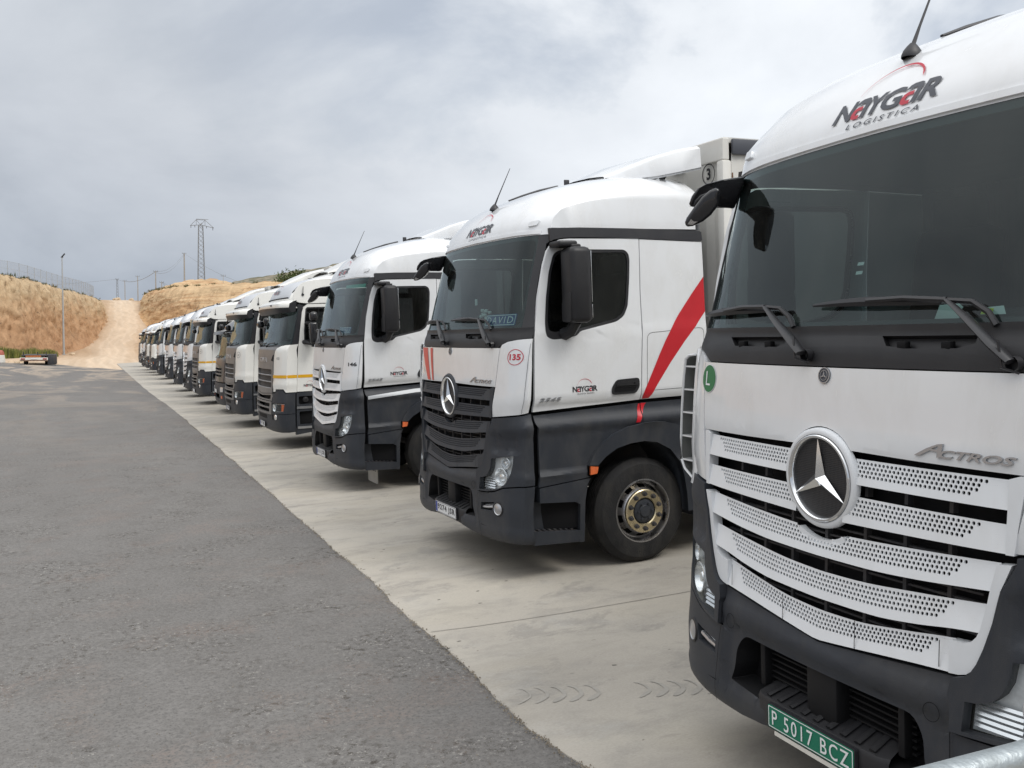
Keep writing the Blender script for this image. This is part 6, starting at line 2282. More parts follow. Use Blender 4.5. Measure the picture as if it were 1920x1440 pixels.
def poly_at(pts, s):
    """point at arc length fraction s of a polyline"""
    L = [0]
    for a, b in zip(pts, pts[1:]):
        L.append(L[-1] + (Vector(b) - Vector(a)).length)
    d = s * L[-1]
    for i in range(len(pts) - 1):
        if d <= L[i + 1] or i == len(pts) - 2:
            t = (d - L[i]) / max(1e-6, L[i + 1] - L[i])
            return Vector(pts[i]).lerp(Vector(pts[i + 1]), t)


def bank(name, foot, rim, out, material, ncol, nrow, amp, hstretch, vstretch, seed, knoll=None, zout=0.0):
    bm = bmesh.new()
    rows = []
    outv = Vector(out).normalized()
    cols = []
    n = len(foot)
    for i in range(ncol + 1):
        s = i / ncol * (n - 1)
        k = min(int(s), n - 2)
        t = s - k
        def cr(P):
            p0, p1, p2, p3 = [Vector(P[max(0, min(n - 1, k + q))]) for q in (-1, 0, 1, 2)]
            return 0.5 * ((2 * p1) + (p2 - p0) * t + (2 * p0 - 5 * p1 + 4 * p2 - p3) * t * t + (3 * p1 - p0 - 3 * p2 + p3) * t ** 3)
        F, T = cr(foot), cr(rim)
        T.z += 0.30 * noise.noise((T.x * 0.35, T.y * 0.35, seed)) + 0.12 * noise.noise((T.x * 1.6, T.y * 1.6, seed))
        cols.append((F, T))
    for i, (F, T) in enumerate(cols):
        col_ = []
        h = T.z - F.z
        d2 = Vector((T.x - F.x, T.y - F.y, 0))
        L = max(d2.length, 0.01)
        d2.normalize()
        for j in range(nrow + 1):
            t = j / nrow
            # talus at the foot, steep face, rounded shoulder
            a = interp(t, [0, 0.10, 0.30, 0.75, 0.92, 1.0], [0.0, 0.20, 0.38, 0.66, 0.82, 1.0])
            p = F + d2 * (L * a) + Vector((0, 0, h * t - 0.25 * (1 - t)))
            q = (p.x * hstretch, p.y * hstretch, p.z * vstretch + seed * 7)
            e = amp * (noise.fractal(q, 1.0, 2.1, 5) ) * math.sin(math.pi * min(1, t * 1.06)) ** 0.5
            g2 = 0.35 * amp * noise.noise((p.x * 1.7, p.y * 1.7, p.z * 1.5 + seed)) + 0.16 * amp * noise.noise((p.x * 4.1, p.y * 4.1, p.z * 4.5 + seed))
            p = p - d2 * (e + g2) * 1.0
            col_.append(bm.verts.new(p))
        base = T
        for d in (0.5, 1.2, 2.5, 5, 8, 11, 14, 17, 20, 23, 26, 29, 32, 35, 38, 41, 45, 50, 58, 80, 200, 600):
            p = base + outv * d
            z = base.z + 0.25 * noise.noise((p.x * 0.2, p.y * 0.2, seed)) + zout * min(d, 60)
            if knoll:
                for (kx, ky, kh, kr) in knoll:
                    z += kh * math.exp(-((p.x - kx) ** 2 + (p.y - ky) ** 2) / (kr * kr)) * sstep(d / 6)
            col_.append(bm.verts.new((p.x, p.y, z)))
        rows.append(col_)
    for a, b in zip(rows[:-1], rows[1:]):
        for k in range(len(a) - 1):
            bm.faces.new((a[k], b[k], b[k + 1], a[k + 1]))
    pos = [[v.co.copy() for v in c] for c in rows]
    o = finish(bm, name, material, angle=70, recalc=True)
    tag(o, kind='structure')
    return pos


LF = [(-170, 40, 0.0), (-90, 74, 0.0), (-50, 98, 0.0), (-30, 112, 0.0), (-18, 120, 0.0), (-12, 125, 0.05), (-8.6, 130, 0.1), (-5.9, 137, 0.2), (-4.9, 141, 0.3), (-2.9, 150, 1.1), (-1.3, 165, 2.3), (0.9, 188, 5.5), (1.3, 215, 8.6), (1.2, 250, 12.0)]
LR = [(-174, 52, 22), (-94, 84, 18.5), (-54, 107, 14.6), (-33, 120, 12.2), (-20, 126.5, 10.8), (-14.0, 129.0, 10.4), (-11.4, 132, 10.25), (-9.4, 139, 10.15), (-8.2, 144, 10.05), (-6.4, 154, 9.95), (-4.3, 169, 10.1), (-1.9, 188, 10.2), (-0.7, 208, 10.4), (-0.2, 250, 12.2)]
left_rows = bank('earth_bank', LF, LR, (-0.75, 0.66, 0), 'cliff_left', 420, 34, 1.0, 0.30, 0.10, 1.3)
RF = [(9.0, 250, 12.1), (7.3, 215, 9.2), (6.5, 200, 7.4), (6.7, 188, 5.8), (6.7, 177, 4.2), (6.8, 165, 2.4), (7.6, 152, 1.3), (10.5, 146, 0.9), (15, 143, 0.6), (22, 140, 0.5), (32, 136, 0.4), (50, 131, 0.3), (90, 125, 0.2), (200, 115, 0.2)]
RR = [(10.0, 250, 12.6), (8.7, 220, 12.3), (9.2, 208, 12.45), (10.4, 200, 12.45), (11.3, 190, 12.3), (12.6, 180, 12.1), (14.6, 171, 11.9), (17.0, 164, 11.8), (20.5, 157, 11.7), (26, 150, 11.7), (36, 143, 11.8), (54, 137, 12), (94, 130, 12.3), (200, 120, 12.6)]
right_rows = bank('earth_cutting', RF, RR, (0.40, 0.92, 0), 'cliff_right', 380, 36, 1.0, 0.10, 0.55, 4.1, knoll=[(19.5, 206, 2.3, 8.5), (25, 211, 0.9, 11)], zout=0.010)
tag(grid_mesh('plateau', arange(-400, 500, 50), arange(249, 1500, 60), lambda x, y: 12.2 + 0.2 * noise.noise((x * .02, y * .02, 0)) - 0.001 * (y - 249), 'dirt'), kind='structure')


def hill():
    px = [30, 46, 53.6, 59.6, 70.7, 79.8, 94.1, 107.2, 120.9, 141.4, 205.4, 300, 420]
    pz = [18, 22.5, 26.2, 29.6, 32.6, 34.8, 37.2, 39.8, 43.2, 46.4, 52.2, 54, 50]
    def zf(x, y):
        top = interp(x, px, pz)
        k = sstep((y - 300) / 170) if y < 470 else 1 - 0.35 * sstep((y - 470) / 260)
        z = 10 + (top - 10) * k
        return z + (2.6 * noise.fractal((x * 0.03, y * 0.03, 2), 1.0, 2.1, 5) + 0.6 * noise.noise((x * 0.25, y * 0.25, 1))) * k
    tag(grid_mesh('hill', arange(20, 220, 2.2)[:-1] + arange(220, 430, 10), arange(300, 480, 5)[:-1] + arange(480, 760, 20), zf, 'hill'), kind='structure')


hill()


# ---- joint lines, tyre prints and crumbs on the slab
def slab_marks():
    bm = bmesh.new()
    def line(pts, w):
        for (a, b) in zip(pts, pts[1:]):
            d = (Vector((b[0] - a[0], b[1] - a[1], 0))).normalized()
            n = Vector((-d.y, d.x, 0)) * w / 2
            q = []
            for p, s in ((a, 1), (b, 1), (b, -1), (a, -1)):
                x, y = p[0] + n.x * s, p[1] + n.y * s
                q.append(bm.verts.new((x, y, G(x, y) + 0.006)))
            bm.faces.new(q)
    for y0 in (6.30, 12.2, 18.1, 24.0, 30.0, 36.0, 42.0, 48, 54, 60):
        pts = [(edge_x(y0) + 0.02 + 0.35 * i, y0 + 0.17 * math.exp(-i * 0.4) * (1 if y0 < 7 else 0.3) + 0.012 * noise.noise((i * 0.7, y0, 0))) for i in range(18)]
        line(pts, 0.008)
    o = finish(bm, 'slab_joints', 'joint_dark', smooth=False)
    tag(o, kind='structure')
    bm = bmesh.new()
    # herring-bone tread print running along the apron in front of the nearest lorry
    def chev(x, y, s, fade):
        P = [(0.0, 0.155, 0.003), (0.022, 0.130, 0.007), (0.034, 0.095, 0.010), (0.036, 0.058, 0.012), (0.030, 0.02, 0.012), (0.014, -0.008, 0.013),
             (-0.02, -0.028, 0.017), (-0.055, -0.046, 0.016), (-0.090, -0.062, 0.008)]
        P = [(x + p[0], y + p[1], p[2] * fade * (1 + 0.25 * noise.noise((x * 9, p[1] * 30, 1)))) for p in P]
        A, B = [], []
        for k, p in enumerate(P):
            q0, q1 = P[max(0, k - 1)], P[min(len(P) - 1, k + 1)]
            d = Vector((q1[0] - q0[0], q1[1] - q0[1])).normalized()
            nx, ny = -d.y * p[2], d.x * p[2]
            A.append(bm.verts.new((p[0] + nx, p[1] + ny, G(p[0], p[1]) + 0.005)))
            B.append(bm.verts.new((p[0] - nx, p[1] - ny, G(p[0], p[1]) + 0.005)))
        for k in range(len(P) - 1):
            bm.faces.new((A[k], B[k], B[k + 1], A[k + 1]))
    i = 0
    for i in range(22):
        if i in (5, 6, 14):
            continue
        x = -0.12 + 0.098 * i
        y = 5.03 - 0.40 * (x + 0.12)
        fade = 0.35 + 0.85 * abs(math.sin(i * 0.52 + 0.1))
        chev(x, y, 1, fade)
    tag(finish(bm, 'tyre_prints', 'tyre_print', smooth=False), kind='structure')
    bm = bmesh.new()
    rnd = random.Random(3)
    for i in range(2600):
        y = 2.2 + 26 * rnd.random() ** 2.2
        x = edge_x(y) + rnd.gauss(-0.012, 0.016)
        r = 0.003 + 0.008 * rnd.random() ** 2
        z = G(x, y) + 0.001 + r * 0.3
        a = rnd.random() * 3
        q = [(r, 0, 0), (-r * .4, r * .9, 0), (-r * .5, -r * .8, 0), (0, 0, r)]
        v = [bm.verts.new((x + p[0] * math.cos(a) - p[1] * math.sin(a), y + p[0] * math.sin(a) + p[1] * math.cos(a), z + p[2])) for p in q]
        for f in ((0, 1, 3), (1, 2, 3), (2, 0, 3)):
            bm.faces.new([v[k] for k in f])
    for i in range(2600):
        y = 1.5 + 9 * rnd.random()
        x = -0.3 - 4.5 * rnd.random() ** 1.3
        r = 0.002 + 0.005 * rnd.random() ** 3
        z = G(x, y) - 0.009
        q = [(r, 0, 0), (-r * .4, r * .9, 0), (-r * .5, -r * .8, 0), (0, 0, r)]
        v = [bm.verts.new((x + p[0], y + p[1], z + p[2])) for p in q]
        for f in ((0, 1, 3), (1, 2, 3), (2, 0, 3)):
            bm.faces.new([v[k] for k in f])
    tag(finish(bm, 'grit', 'crumbs', smooth=False), kind='stuff')


slab_marks()


# ------------------------------------------------------------------ vegetation
def leaf(bm, p, s, rnd, mi=0):
    a = Vector((rnd.gauss(0, 1), rnd.gauss(0, 1), rnd.gauss(0, 1))).normalized()
    b = a.cross(Vector((rnd.gauss(0, 1), rnd.gauss(0, 1), rnd.gauss(0, 1)))).normalized()
    v = [bm.verts.new(p + a * s), bm.verts.new(p + b * s * 0.5), bm.verts.new(p - a * s), bm.verts.new(p - b * s * 0.5)]
    f = bm.faces.new(v)
    f.material_index = mi


def shrub(name, loc, h, w, n, mats, seed, label, cat, group=None, size=0.14, trunk=True):
    rnd = random.Random(seed)
    root = empty(name, loc)
    bm = bmesh.new()
    cl = [(Vector((rnd.gauss(0, w * 0.30), rnd.gauss(0, w * 0.30), h * (0.35 + 0.6 * rnd.random()))), w * (0.14 + 0.20 * rnd.random()), rnd.randrange(len(mats))) for _ in range(max(6, n // 70))]
    for i in range(n):
        c, r, mi = cl[rnd.randrange(len(cl))]
        d = Vector((rnd.gauss(0, 1), rnd.gauss(0, 1), rnd.gauss(0, 0.8)))
        p = c + d * r * 0.55
        if p.z < 0.05 * h: p.z = 0.05 * h + rnd.random() * 0.3
        leaf(bm, p, size * (0.6 + 0.8 * rnd.random()), rnd, mi if rnd.random() < 0.8 else rnd.randrange(len(mats)))
    finish(bm, 'crown', mats, root, smooth=False)
    bm = bmesh.new()
    for k in range(5):
        c = cl[k % len(cl)][0]
        tube(bm, [(0.05 * k, 0, -0.2), (c.x * 0.4, c.y * 0.4, c.z * 0.5), tuple(c)], [0.05 * w / 2, 0.035 * w / 2, 0.01], 5)
    finish(bm, 'trunk', 'bark', root)
    tag(root, label, cat, group)
    return root


def scrub_stuff():
    rnd = random.Random(11)
    bm = bmesh.new()
    # dry grass and low bushes along both rims
    def clump(p, s, n, mi):
        for _ in range(n):
            a = rnd.random() * 6.28
            d = Vector((math.cos(a), math.sin(a), 0))
            b = p + d * s * 0.5 * rnd.random()
            t = b + d * s * 0.35 * rnd.random() + Vector((0, 0, s * (0.5 + 0.7 * rnd.random())))
            w = Vector((-d.y, d.x, 0)) * 0.035 * (0.6 + s)
            f = bm.faces.new([bm.verts.new(b - w), bm.verts.new(b + w), bm.verts.new(t)])
            f.material_index = mi
    for rows, lo, hi, nr in ((left_rows, 60, 420, 34), (right_rows, 20, 330, 36)):
        for i in range(lo, hi):
            c = rows[min(i, len(rows) - 1)]
            for q in range(5):
                if noise.noise((c[nr].x * 0.45, c[nr].y * 0.45, 3.3)) < -0.02:
                    continue
                v = c[nr + rnd.randrange(0, 4)]
                p = v + Vector((rnd.gauss(0, .25), rnd.gauss(0, .25), -0.03))
                s = 0.12 + 0.28 * rnd.random() ** 2.5
                if noise.noise((p.x * 0.25, p.y * 0.25, 9)) > 0.05: s *= 1.5
                clump(p, s, 9, 0 if rnd.random() < 0.45 else 1)
    tag(finish(bm, 'rim_scrub', ['leaf_olive', 'leaf_dry'], smooth=False), kind='stuff')
    # tall green weeds against the foot of the left bank
    bm = bmesh.new()
    for i in range(15000):
        x = -40 + 33.8 * rnd.random()
        y0 = interp(x, [-50, -30, -18, -12, -8.6, -5.9], [96, 108, 116, 120, 125, 131])
        y = y0 + rnd.random() * 3.0 - 1.0
        hh = 0.75 + 0.9 * noise.noise((x * 0.4, y * 0.3, 5)) + 0.5 * rnd.random()
        if x > -8.5: hh *= 0.85
        p = Vector((x, y, 0.05))
        a = rnd.random() * 6.28
        d = Vector((math.cos(a), math.sin(a), 0))
        t = p + d * 0.25 * rnd.random() + Vector((0, 0, max(0.3, hh)))
        w = Vector((-d.y, d.x, 0)) * 0.07
        f = bm.faces.new([bm.verts.new(p - w), bm.verts.new(p + w), bm.verts.new(t)])
        r = rnd.random()
        f.material_index = 0 if r < 0.62 else (1 if r < 0.85 else 2)
    tag(finish(bm, 'weeds', ['grass_green', 'leaf_green', 'grass_dry'], smooth=False), kind='stuff')


scrub_stuff()
shrub('tree', (44.0, 232, 13.6), 5.6, 6.5, 2600, ['leaf_olive', 'leaf_green'], 5, 'broad grey-green tree on the plateau before the hill', 'tree', size=0.32)
shrub('tree', (51.5, 240, 14.0), 3.8, 5.0, 1300, ['leaf_green', 'leaf_olive'], 8, 'round dark bush right of the broad tree on the plateau', 'bush', size=0.28)
shrub('shrub', (31.5, 200, 13.1), 1.5, 1.5, 260, ['leaf_olive', 'leaf_dry'], 9, 'small olive shrub, left one of the two on the cutting rim', 'shrub', size=0.14)
shrub('shrub', (33.6, 200, 13.2), 1.3, 1.2, 200, ['leaf_dry', 'leaf_olive'], 10, 'small brownish shrub, right one of the two on the cutting rim', 'shrub', size=0.14)
shrub('tree', (57.0, 246, 14.2), 2.8, 3.4, 800, ['leaf_olive', 'leaf_green'], 12, 'low bush at the right end of the tree clump below the hill', 'bush', size=0.25)


# ------------------------------------------------------------------ fence, poles, pylon, wires
def fence():
    P = [(-60, 106, 15.2), (-40, 118, 12.9), (-24, 126.5, 11.2), (-16, 128.6, 10.55), (-12.3, 131, 10.35), (-10.2, 136, 10.2), (-8.6, 143, 10.1), (-6.3, 154, 10.0), (-4.0, 169, 10.3), (-2.3, 184, 10.55), (-1.6, 196, 10.8)]
    root = empty('wire_fence', P[0])
    tag(root, 'tall wire mesh fence on grey posts along the top of the left bank', 'fence')
    L = sum((Vector(b) - Vector(a)).length for a, b in zip(P, P[1:]))
    n = int(L / 2.9)
    pts = [poly_at(P, i / n) for i in range(n + 1)]
    off = Vector(P[0])
    bm = bmesh.new()
    h = 1.85
    prev = None
    for p in pts:
        q = (bm.verts.new(p - off + Vector((0, 0, -0.1))), bm.verts.new(p - off + Vector((0, 0, h))))
        if prev:
            bm.faces.new((prev[0], q[0], q[1], prev[1]))
        prev = q
    finish(bm, 'fence_mesh', 'chain_link', root, smooth=False)
    bm = bmesh.new()
    tube(bm, [(0, 0, -0.4), (0, 0, h + 0.05)], 0.035, 6)
    base = finish(bm, 'fence_post', 'pole_grey', root)
    base.location = pts[0] - off
    for p in pts[1:]:
        c = base.copy(); col.objects.link(c); c.parent = root
        c.location = p - off
    bm = bmesh.new()
    for z in (h, h * 0.5, 0.05):
        tube(bm, [p - off + Vector((0, 0, z)) for p in pts], 0.012, 4)
    finish(bm, 'fence_wire', 'pole_grey', root)


fence()


def lamp_mast():
    root = empty('lamp_mast', (-5.65, 137.5, 0.1))
    tag(root, 'tall slim grey floodlight mast standing at the foot of the left bank', 'lamp mast')
    bm = bmesh.new()
    tube(bm, [(0, 0, -0.2), (0, 0, 7), (0, 0, 13.2)], [0.15, 0.11, 0.07], 10)
    finish(bm, 'pole', 'pole_grey', root)
    bm = bmesh.new()
    box(bm, (0, 0, 0.12), (0.5, 0.5, 0.25), bev=0.02)
    finish(bm, 'base', 'concrete_pole', root)
    bm = bmesh.new()
    box(bm, (0.16, 0, 13.45), (0.16, 0.3, 0.62), rot=Matrix.Rotation(R(38), 3, 'Y'), bev=0.02)
    box(bm, (0.0, 0, 13.2), (0.3, 0.1, 0.1))
    finish(bm, 'floodlight', 'ink_black', root)


lamp_mast()


def power_pole(loc, h, label, lattice=False, r=0.13, group='poles carrying the overhead line'):
    root = empty('power_pole', loc)
    tag(root, label, 'power pole', group)
    bm = bmesh.new()
    if lattice:
        for sx in (-1, 1):
            for sy in (-1, 1):
                tube(bm, [(0.33 * sx, 0.33 * sy, -0.3), (0.16 * sx, 0.16 * sy, h)], 0.05, 4)
        for k in range(9):
            z = h * k / 9
            w = 0.33 - 0.17 * k / 9
            tube(bm, [(-w, -w, z), (w, -w, z + h / 9)], 0.03, 4)
            tube(bm, [(w, w, z), (-w, w, z + h / 9)], 0.03, 4)
    else:
        tube(bm, [(0, 0, -0.5), (0, 0, h)], [r, r * 0.65], 8)
    finish(bm, 'pole', 'concrete_pole' if not lattice else 'pylon_steel', root)
    bm = bmesh.new()
    box(bm, (0, 0, h - 0.1), (0.9, 0.08, 0.08))
    for x in (-0.4, 0, 0.4):
        box(bm, (x, 0, h + 0.08), (0.07, 0.07, 0.22))
    finish(bm, 'crossarm', 'pylon_steel', root)


power_pole((17.6, 225, 13.5), 8.8, 'tallest concrete pole of the overhead line, just left of the lattice pylon', r=0.2)
power_pole((10.8, 215, 12.0), 5.3, 'concrete pole on the left shoulder of the cutting', r=0.15)
power_pole((8.3, 240, 12.2), 5.5, 'slim pole at the right side of the dirt road crest', r=0.13)
power_pole((6.1, 260, 12.1), 5.7, 'slim pole behind the middle of the dirt road crest', r=0.12)
power_pole((4.8, 280, 12.1), 7.3, 'short lattice pole behind the left side of the dirt road crest', lattice=True)
power_pole((12.0, 215, 12.0), 3.0, 'short stub pole with slanted stays left of the tallest pole', r=0.12)
power_pole((21.7, 190, 12.0), 3.1, 'thin short post on the rim right of the lattice pylon', r=0.06)


def pylon():
    root = empty('lattice_pylon', (19.7, 210, 14.7))
    tag(root, 'tall grey lattice pylon with two wide arms standing on the knoll', 'pylon')
    bm = bmesh.new()
    H = 12.4
    def wd(z):
        return interp(z, [0, H], [0.70, 0.44])
    for sx in (-1, 1):
        for sy in (-1, 1):
            tube(bm, [(wd(0) * sx, wd(0) * sy, -0.4), (wd(H) * sx, wd(H) * sy, H)], 0.055, 5)
    n = 13
    for k in range(n):
        z0, z1 = H * k / n, H * (k + 1) / n
        a, b = wd(z0), wd(z1)
        for s in (-1, 1):
            for P in (((-a, s * a, z0), (b, s * b, z1)), ((a, s * a, z0), (-b, s * b, z1)), ((s * a, -a, z0), (s * b, b, z1)), ((s * a, a, z0), (s * b, -b, z1))):
                tube(bm, P, 0.026, 4)
    finish(bm, 'mast', 'pylon_steel', root)
    bm = bmesh.new()
    tube(bm, [(-2.1, 0, H - 0.15), (0, 0, H + 0.1), (2.7, 0, H - 0.45)], 0.06, 4)
    tube(bm, [(-2.1, 0, H - 0.15), (-0.9, 0, H + 1.15), (0.9, 0, H + 1.15), (2.7, 0, H - 0.45)], 0.05, 4)
    tube(bm, [(-0.9, 0, H + 1.15), (0.5, 0, H - 0.6)], 0.04, 4)
    tube(bm, [(0.9, 0, H + 1.15), (-0.5, 0, H - 0.6)], 0.04, 4)
    tube(bm, [(-0.9, 0, H + 1.15), (-0.9, 0, H)], 0.04, 4); tube(bm, [(0.9, 0, H + 1.15), (0.9, 0, H)], 0.04, 4)
    tube(bm, [(-0.9, 0, H + 1.3), (1.6, 0, H + 1.3)], 0.05, 4)
    tube(bm, [(0.1, -1.4, H + 0.35), (0.1, 1.4, H + 0.35)], 0.05, 4)
    finish(bm, 'crossarm', 'pylon_steel', root)
    bm = bmesh.new()
    for x, z in ((-2.0, H - 0.15), (2.5, H - 0.45), (1.2, H - 0.1), (-1.2, H)):
        tube(bm, [(x, 0, z), (x, 0, z - 0.5)], 0.06, 5)
    finish(bm, 'insulator', 'ink_grey', root)


pylon()


def wires():
    def cat(a, b, sag, n=14):
        a, b = Vector(a), Vector(b)
        return [a.lerp(b, k / n) - Vector((0, 0, sag * 4 * (k / n) * (1 - k / n))) for k in range(n + 1)]
    spans = [((17.6, 225, 22.3), (10.8, 215, 17.3), 1.3), ((10.8, 215, 17.2), (4.8, 280, 19.3), 1.4), ((17.6, 225, 22.3), (26.5, 205, 15.0), 0.5),
             ((4.8, 280, 19.3), (-70, 330, 17.5), 1.5), ((17.6, 225, 22.0), (10.8, 215, 17.0), 1.6), ((10.8, 215, 17.3), (6.1, 260, 17.7), 0.9)]
    labels = ['sagging wire between the tallest pole and the pole on the left shoulder', 'wire from the left shoulder pole to the far lattice pole', 'straight stay wire running down right from the tallest pole',
              'wire leaving the far lattice pole towards the left', 'lower sagging wire between the tallest pole and the left shoulder pole', 'short wire between the shoulder pole and the middle slim pole']
    for (a, b, s), l in zip(spans, labels):
        bm = bmesh.new()
        tube(bm, cat(a, b, s), 0.028, 4)
        tag(finish(bm, 'overhead_wire', 'pylon_steel'), l, 'wire', 'overhead wires')
    bm = bmesh.new()
    tube(bm, [(12.0, 215, 15.0), (15.2, 214, 13.2)], 0.03, 4)
    tube(bm, [(15.0, 213, 14.6), (16.2, 213, 13.8)], 0.03, 4)
    tube(bm, [(12.0, 215, 15.0), (13.7, 215, 13.0)], 0.03, 4)
    tag(finish(bm, 'stay_wire', 'pylon_steel'), 'slanted stays fanning out right of the stub pole', 'wire')


wires()


# ------------------------------------------------------------------ far yard objects
def flatbed():
    root = empty('flatbed_trailer', (-7.2, 98, G(-7.2, 98)))
    tag(root, 'empty low flatbed trailer with red and white tail parked before the green weeds', 'trailer')
    bm = bmesh.new()
    box(bm, (0, 3.5, 0.88), (2.3, 7.0, 0.12)); box(bm, (-0.5, 3.5, 0.70), (0.14, 7.0, 0.24)); box(bm, (0.5, 3.5, 0.70), (0.14, 7.0, 0.24))
    finish(bm, 'deck', 'steel_dark', root)
    bm = bmesh.new()
    box(bm, (-0.1, -0.06, 0.56), (2.35, 0.10, 0.26), 0, bev=0.01)
    box(bm, (-0.1, -0.12, 0.40), (2.35, 0.06, 0.09), 1)
    finish(bm, 'tail_beam', ['white_plastic', 'rust'], root)
    for x in (-1.02, 0.82):
        bm = bmesh.new()
        box(bm, (x, -0.13, 0.57), (0.34, 0.05, 0.12), bev=0.01)
        finish(bm, 'tail_light', 'lamp_red', root)
    bm = bmesh.new()
    box(bm, (-0.1, -0.14, 0.60), (0.55, 0.03, 0.12))
    finish(bm, 'number_plate', 'plate_white', root)
    bm = bmesh.new()
    box(bm, (-0.15, -0.02, 0.80), (1.3, 0.05, 0.17), bev=0.01)
    finish(bm, 'marker_board', 'rust_orange', root)
    bm = bmesh.new()
    box(bm, (1.42, 1.2, 0.52), (0.75, 2.6, 0.95), bev=0.05)
    finish(bm, 'side_locker', 'steel_dark', root)
    for k, x in enumerate((-1.0, 0.2, 0.9)):
        bm = bmesh.new()
        tube(bm, [(x, 0.2 + 0.5 * k, 0.9), (x, 0.2 + 0.5 * k, 1.22)], 0.05, 6)
        finish(bm, 'stanchion', 'steel_dark', root)
    for x in (-0.9, 0.9):
        for y in (2.0, 3.3):
            bm = bmesh.new()
            lathe(bm, [(0.02, 0.0), (0.26, 0.02), (0.40, 0.0), (0.42, 0.06), (0.42, 0.24), (0.3, 0.3), (0.02, 0.3)], n=24, axis='X', c=(x - 0.15, y, 0.42))
            finish(bm, 'wheel', 'rubber', root, recalc=True)


flatbed()


def drum():
    root = empty('marker_drum', (-10.5, 104, G(-10.5, 104)))
    tag(root, 'orange and white marker drum at the yard edge left of the flatbed trailer', 'marker drum')
    bm = bmesh.new()
    lathe(bm, [(0.001, 0), (0.40, 0), (0.38, 0.4), (0.33, 0.75), (0.31, 0.75)], n=20, axis='Z')
    finish(bm, 'drum_base', 'white_plastic', root)
    bm = bmesh.new()
    lathe(bm, [(0.32, 0.751), (0.28, 1.05), (0.16, 1.22), (0.001, 1.24)], n=20, axis='Z')
    finish(bm, 'drum_top', 'red_plastic', root)
    rnd = random.Random(2)
    i = 0
    for x, y, s in ((-11.6, 105, 0.5), (-9.7, 106, 0.35), (-9.1, 103.5, 0.3), (-8.9, 106, 0.42), (-13.0, 107, 0.5), (-4.6, 136, 0.4), (3.9, 246, 0.8), (7.1, 246, 0.6), (3.3, 247, 0.5), (-12.4, 104, 0.35)):
        bm = bmesh.new()
        bmesh.ops.create_icosphere(bm, subdivisions=2, radius=s)
        for v in bm.verts:
            v.co *= 1 + 0.35 * noise.noise(v.co * 2.1 + Vector((i, 0, 0)))
            v.co.z *= 0.6
        o = finish(bm, 'boulder', 'rock', smooth=False)
        o.location = (x, y, dirt_z(x, y) + 0.1 if y > 110 else G(x, y) + 0.02)
        if y > 200: o.location.z = dz_road(y) + 0.25
        lab = ('pale boulder at the dirt road crest' if y > 200 else 'small pale boulder at the foot of the left bank beside the mast' if y > 130 else 'small pale boulder among the weeds at the yard edge')
        tag(o, lab, 'boulder', 'boulders at the crest' if y > 200 else ('boulder by the mast' if y > 130 else 'boulders at the yard edge'))
        i += 1


drum()


def guard_rail():
    root = empty('guard_rail', (-3.2, 0.93, 0))
    tag(root, 'galvanised steel tube handrail crossing the lower right corner', 'handrail')
    z = 1.526
    bm = bmesh.new()
    tube(bm, [(0, 0, z), (1.2, 0, z), (1.95, 0.0, z), (1.965, 0.0, z), (4.3, 0.0, z)], [0.0225, 0.0225, 0.0225, 0.0232, 0.0232], 28)
    finish(bm, 'top_rail', 'galvanised', root)
    bm = bmesh.new()
    tube(bm, [(0, 0, z - 0.55), (4.3, 0, z - 0.55)], 0.017, 16)
    finish(bm, 'lower_rail', 'galvanised', root)
    for x in (0.0, 4.3):
        bm = bmesh.new()
        tube(bm, [(x, 0, z), (x, 0, -0.10)], 0.0225, 16)
        box(bm, (x, 0, -0.065 if x < 1 else 0.02), (0.16, 0.16, 0.012))
        finish(bm, 'post', 'galvanised', root)


guard_rail()


# ------------------------------------------------------------------ lettering and marks for the lorries
def flatmap(u0, yaw=0.0):
    return lambda a, b, off=0.0: Vector((u0 - off, a, b))


def number_plate(root, u, w_left, w_right, z0, z1, text, base, ink, blue=False, bracket=False):
    fmx = flatmap(u)
    bm = bmesh.new()
    cy = (w_left + w_right) / 2
    patch(bm, rrect(w_right, w_left, z0, z1, 0.008), fmx, off=0.006, th=0.012, du=0, dz=0, mi=0, flip=True)
    patch(bm, rrect(w_right - 0.006, w_left + 0.006, z0 - 0.006, z1 + 0.006, 0.01), fmx, [rrect(w_right, w_left, z0, z1, 0.008)[::-1]], off=0.004, th=0.016, du=0, dz=0, mi=2, flip=True)
    patch(bm, rrect(w_right + 0.004, w_left - 0.004, z0 + 0.004, z1 - 0.004, 0.006), fmx, [rrect(w_right + 0.008, w_left - 0.008, z0 + 0.008, z1 - 0.008, 0.005)[::-1]], off=0.0068, th=0, du=0, dz=0, mi=1, flip=True)
    left = w_left - 0.03
    if blue:
        patch(bm, rrect(w_left - 0.048, w_left - 0.006, z0 + 0.006, z1 - 0.006, 0.004), fmx, off=0.0072, th=0, du=0, dz=0, mi=3, flip=True)
        left = w_left - 0.06
    put_text(bm, text, fmx, left, z0 + (z1 - z0) * 0.17, w=left - w_right - 0.025, h=(z1 - z0) * 0.66, dirx=-1, off=0.0082, mi=1, bold=0.006 if base == 'plate_green' else 0.03, space=1.25)
    finish(bm, 'number_plate', [base, ink, 'ink_black', 'plate_blue'], root, smooth=False)
    if bracket:
        bm = bmesh.new()
        patch(bm, rrect(w_right + 0.03, w_left - 0.04, z0 - 0.028, z0 - 0.008, 0.004), fmx, off=0.004, th=0.012, du=0, dz=0, flip=True)
        finish(bm, 'plate_holder', 'white_plastic', root)


def ring_pts(bm, mapf, x, y, r, w, off, mi=0, sx=1.0, flip=True):
    patch(bm, circ(x, y, r, 36, r), mapf, [circ(x, y, r - w, 36, r - w)[::-1]], off=off, th=0, du=0, dz=0, mi=mi, flip=flip)


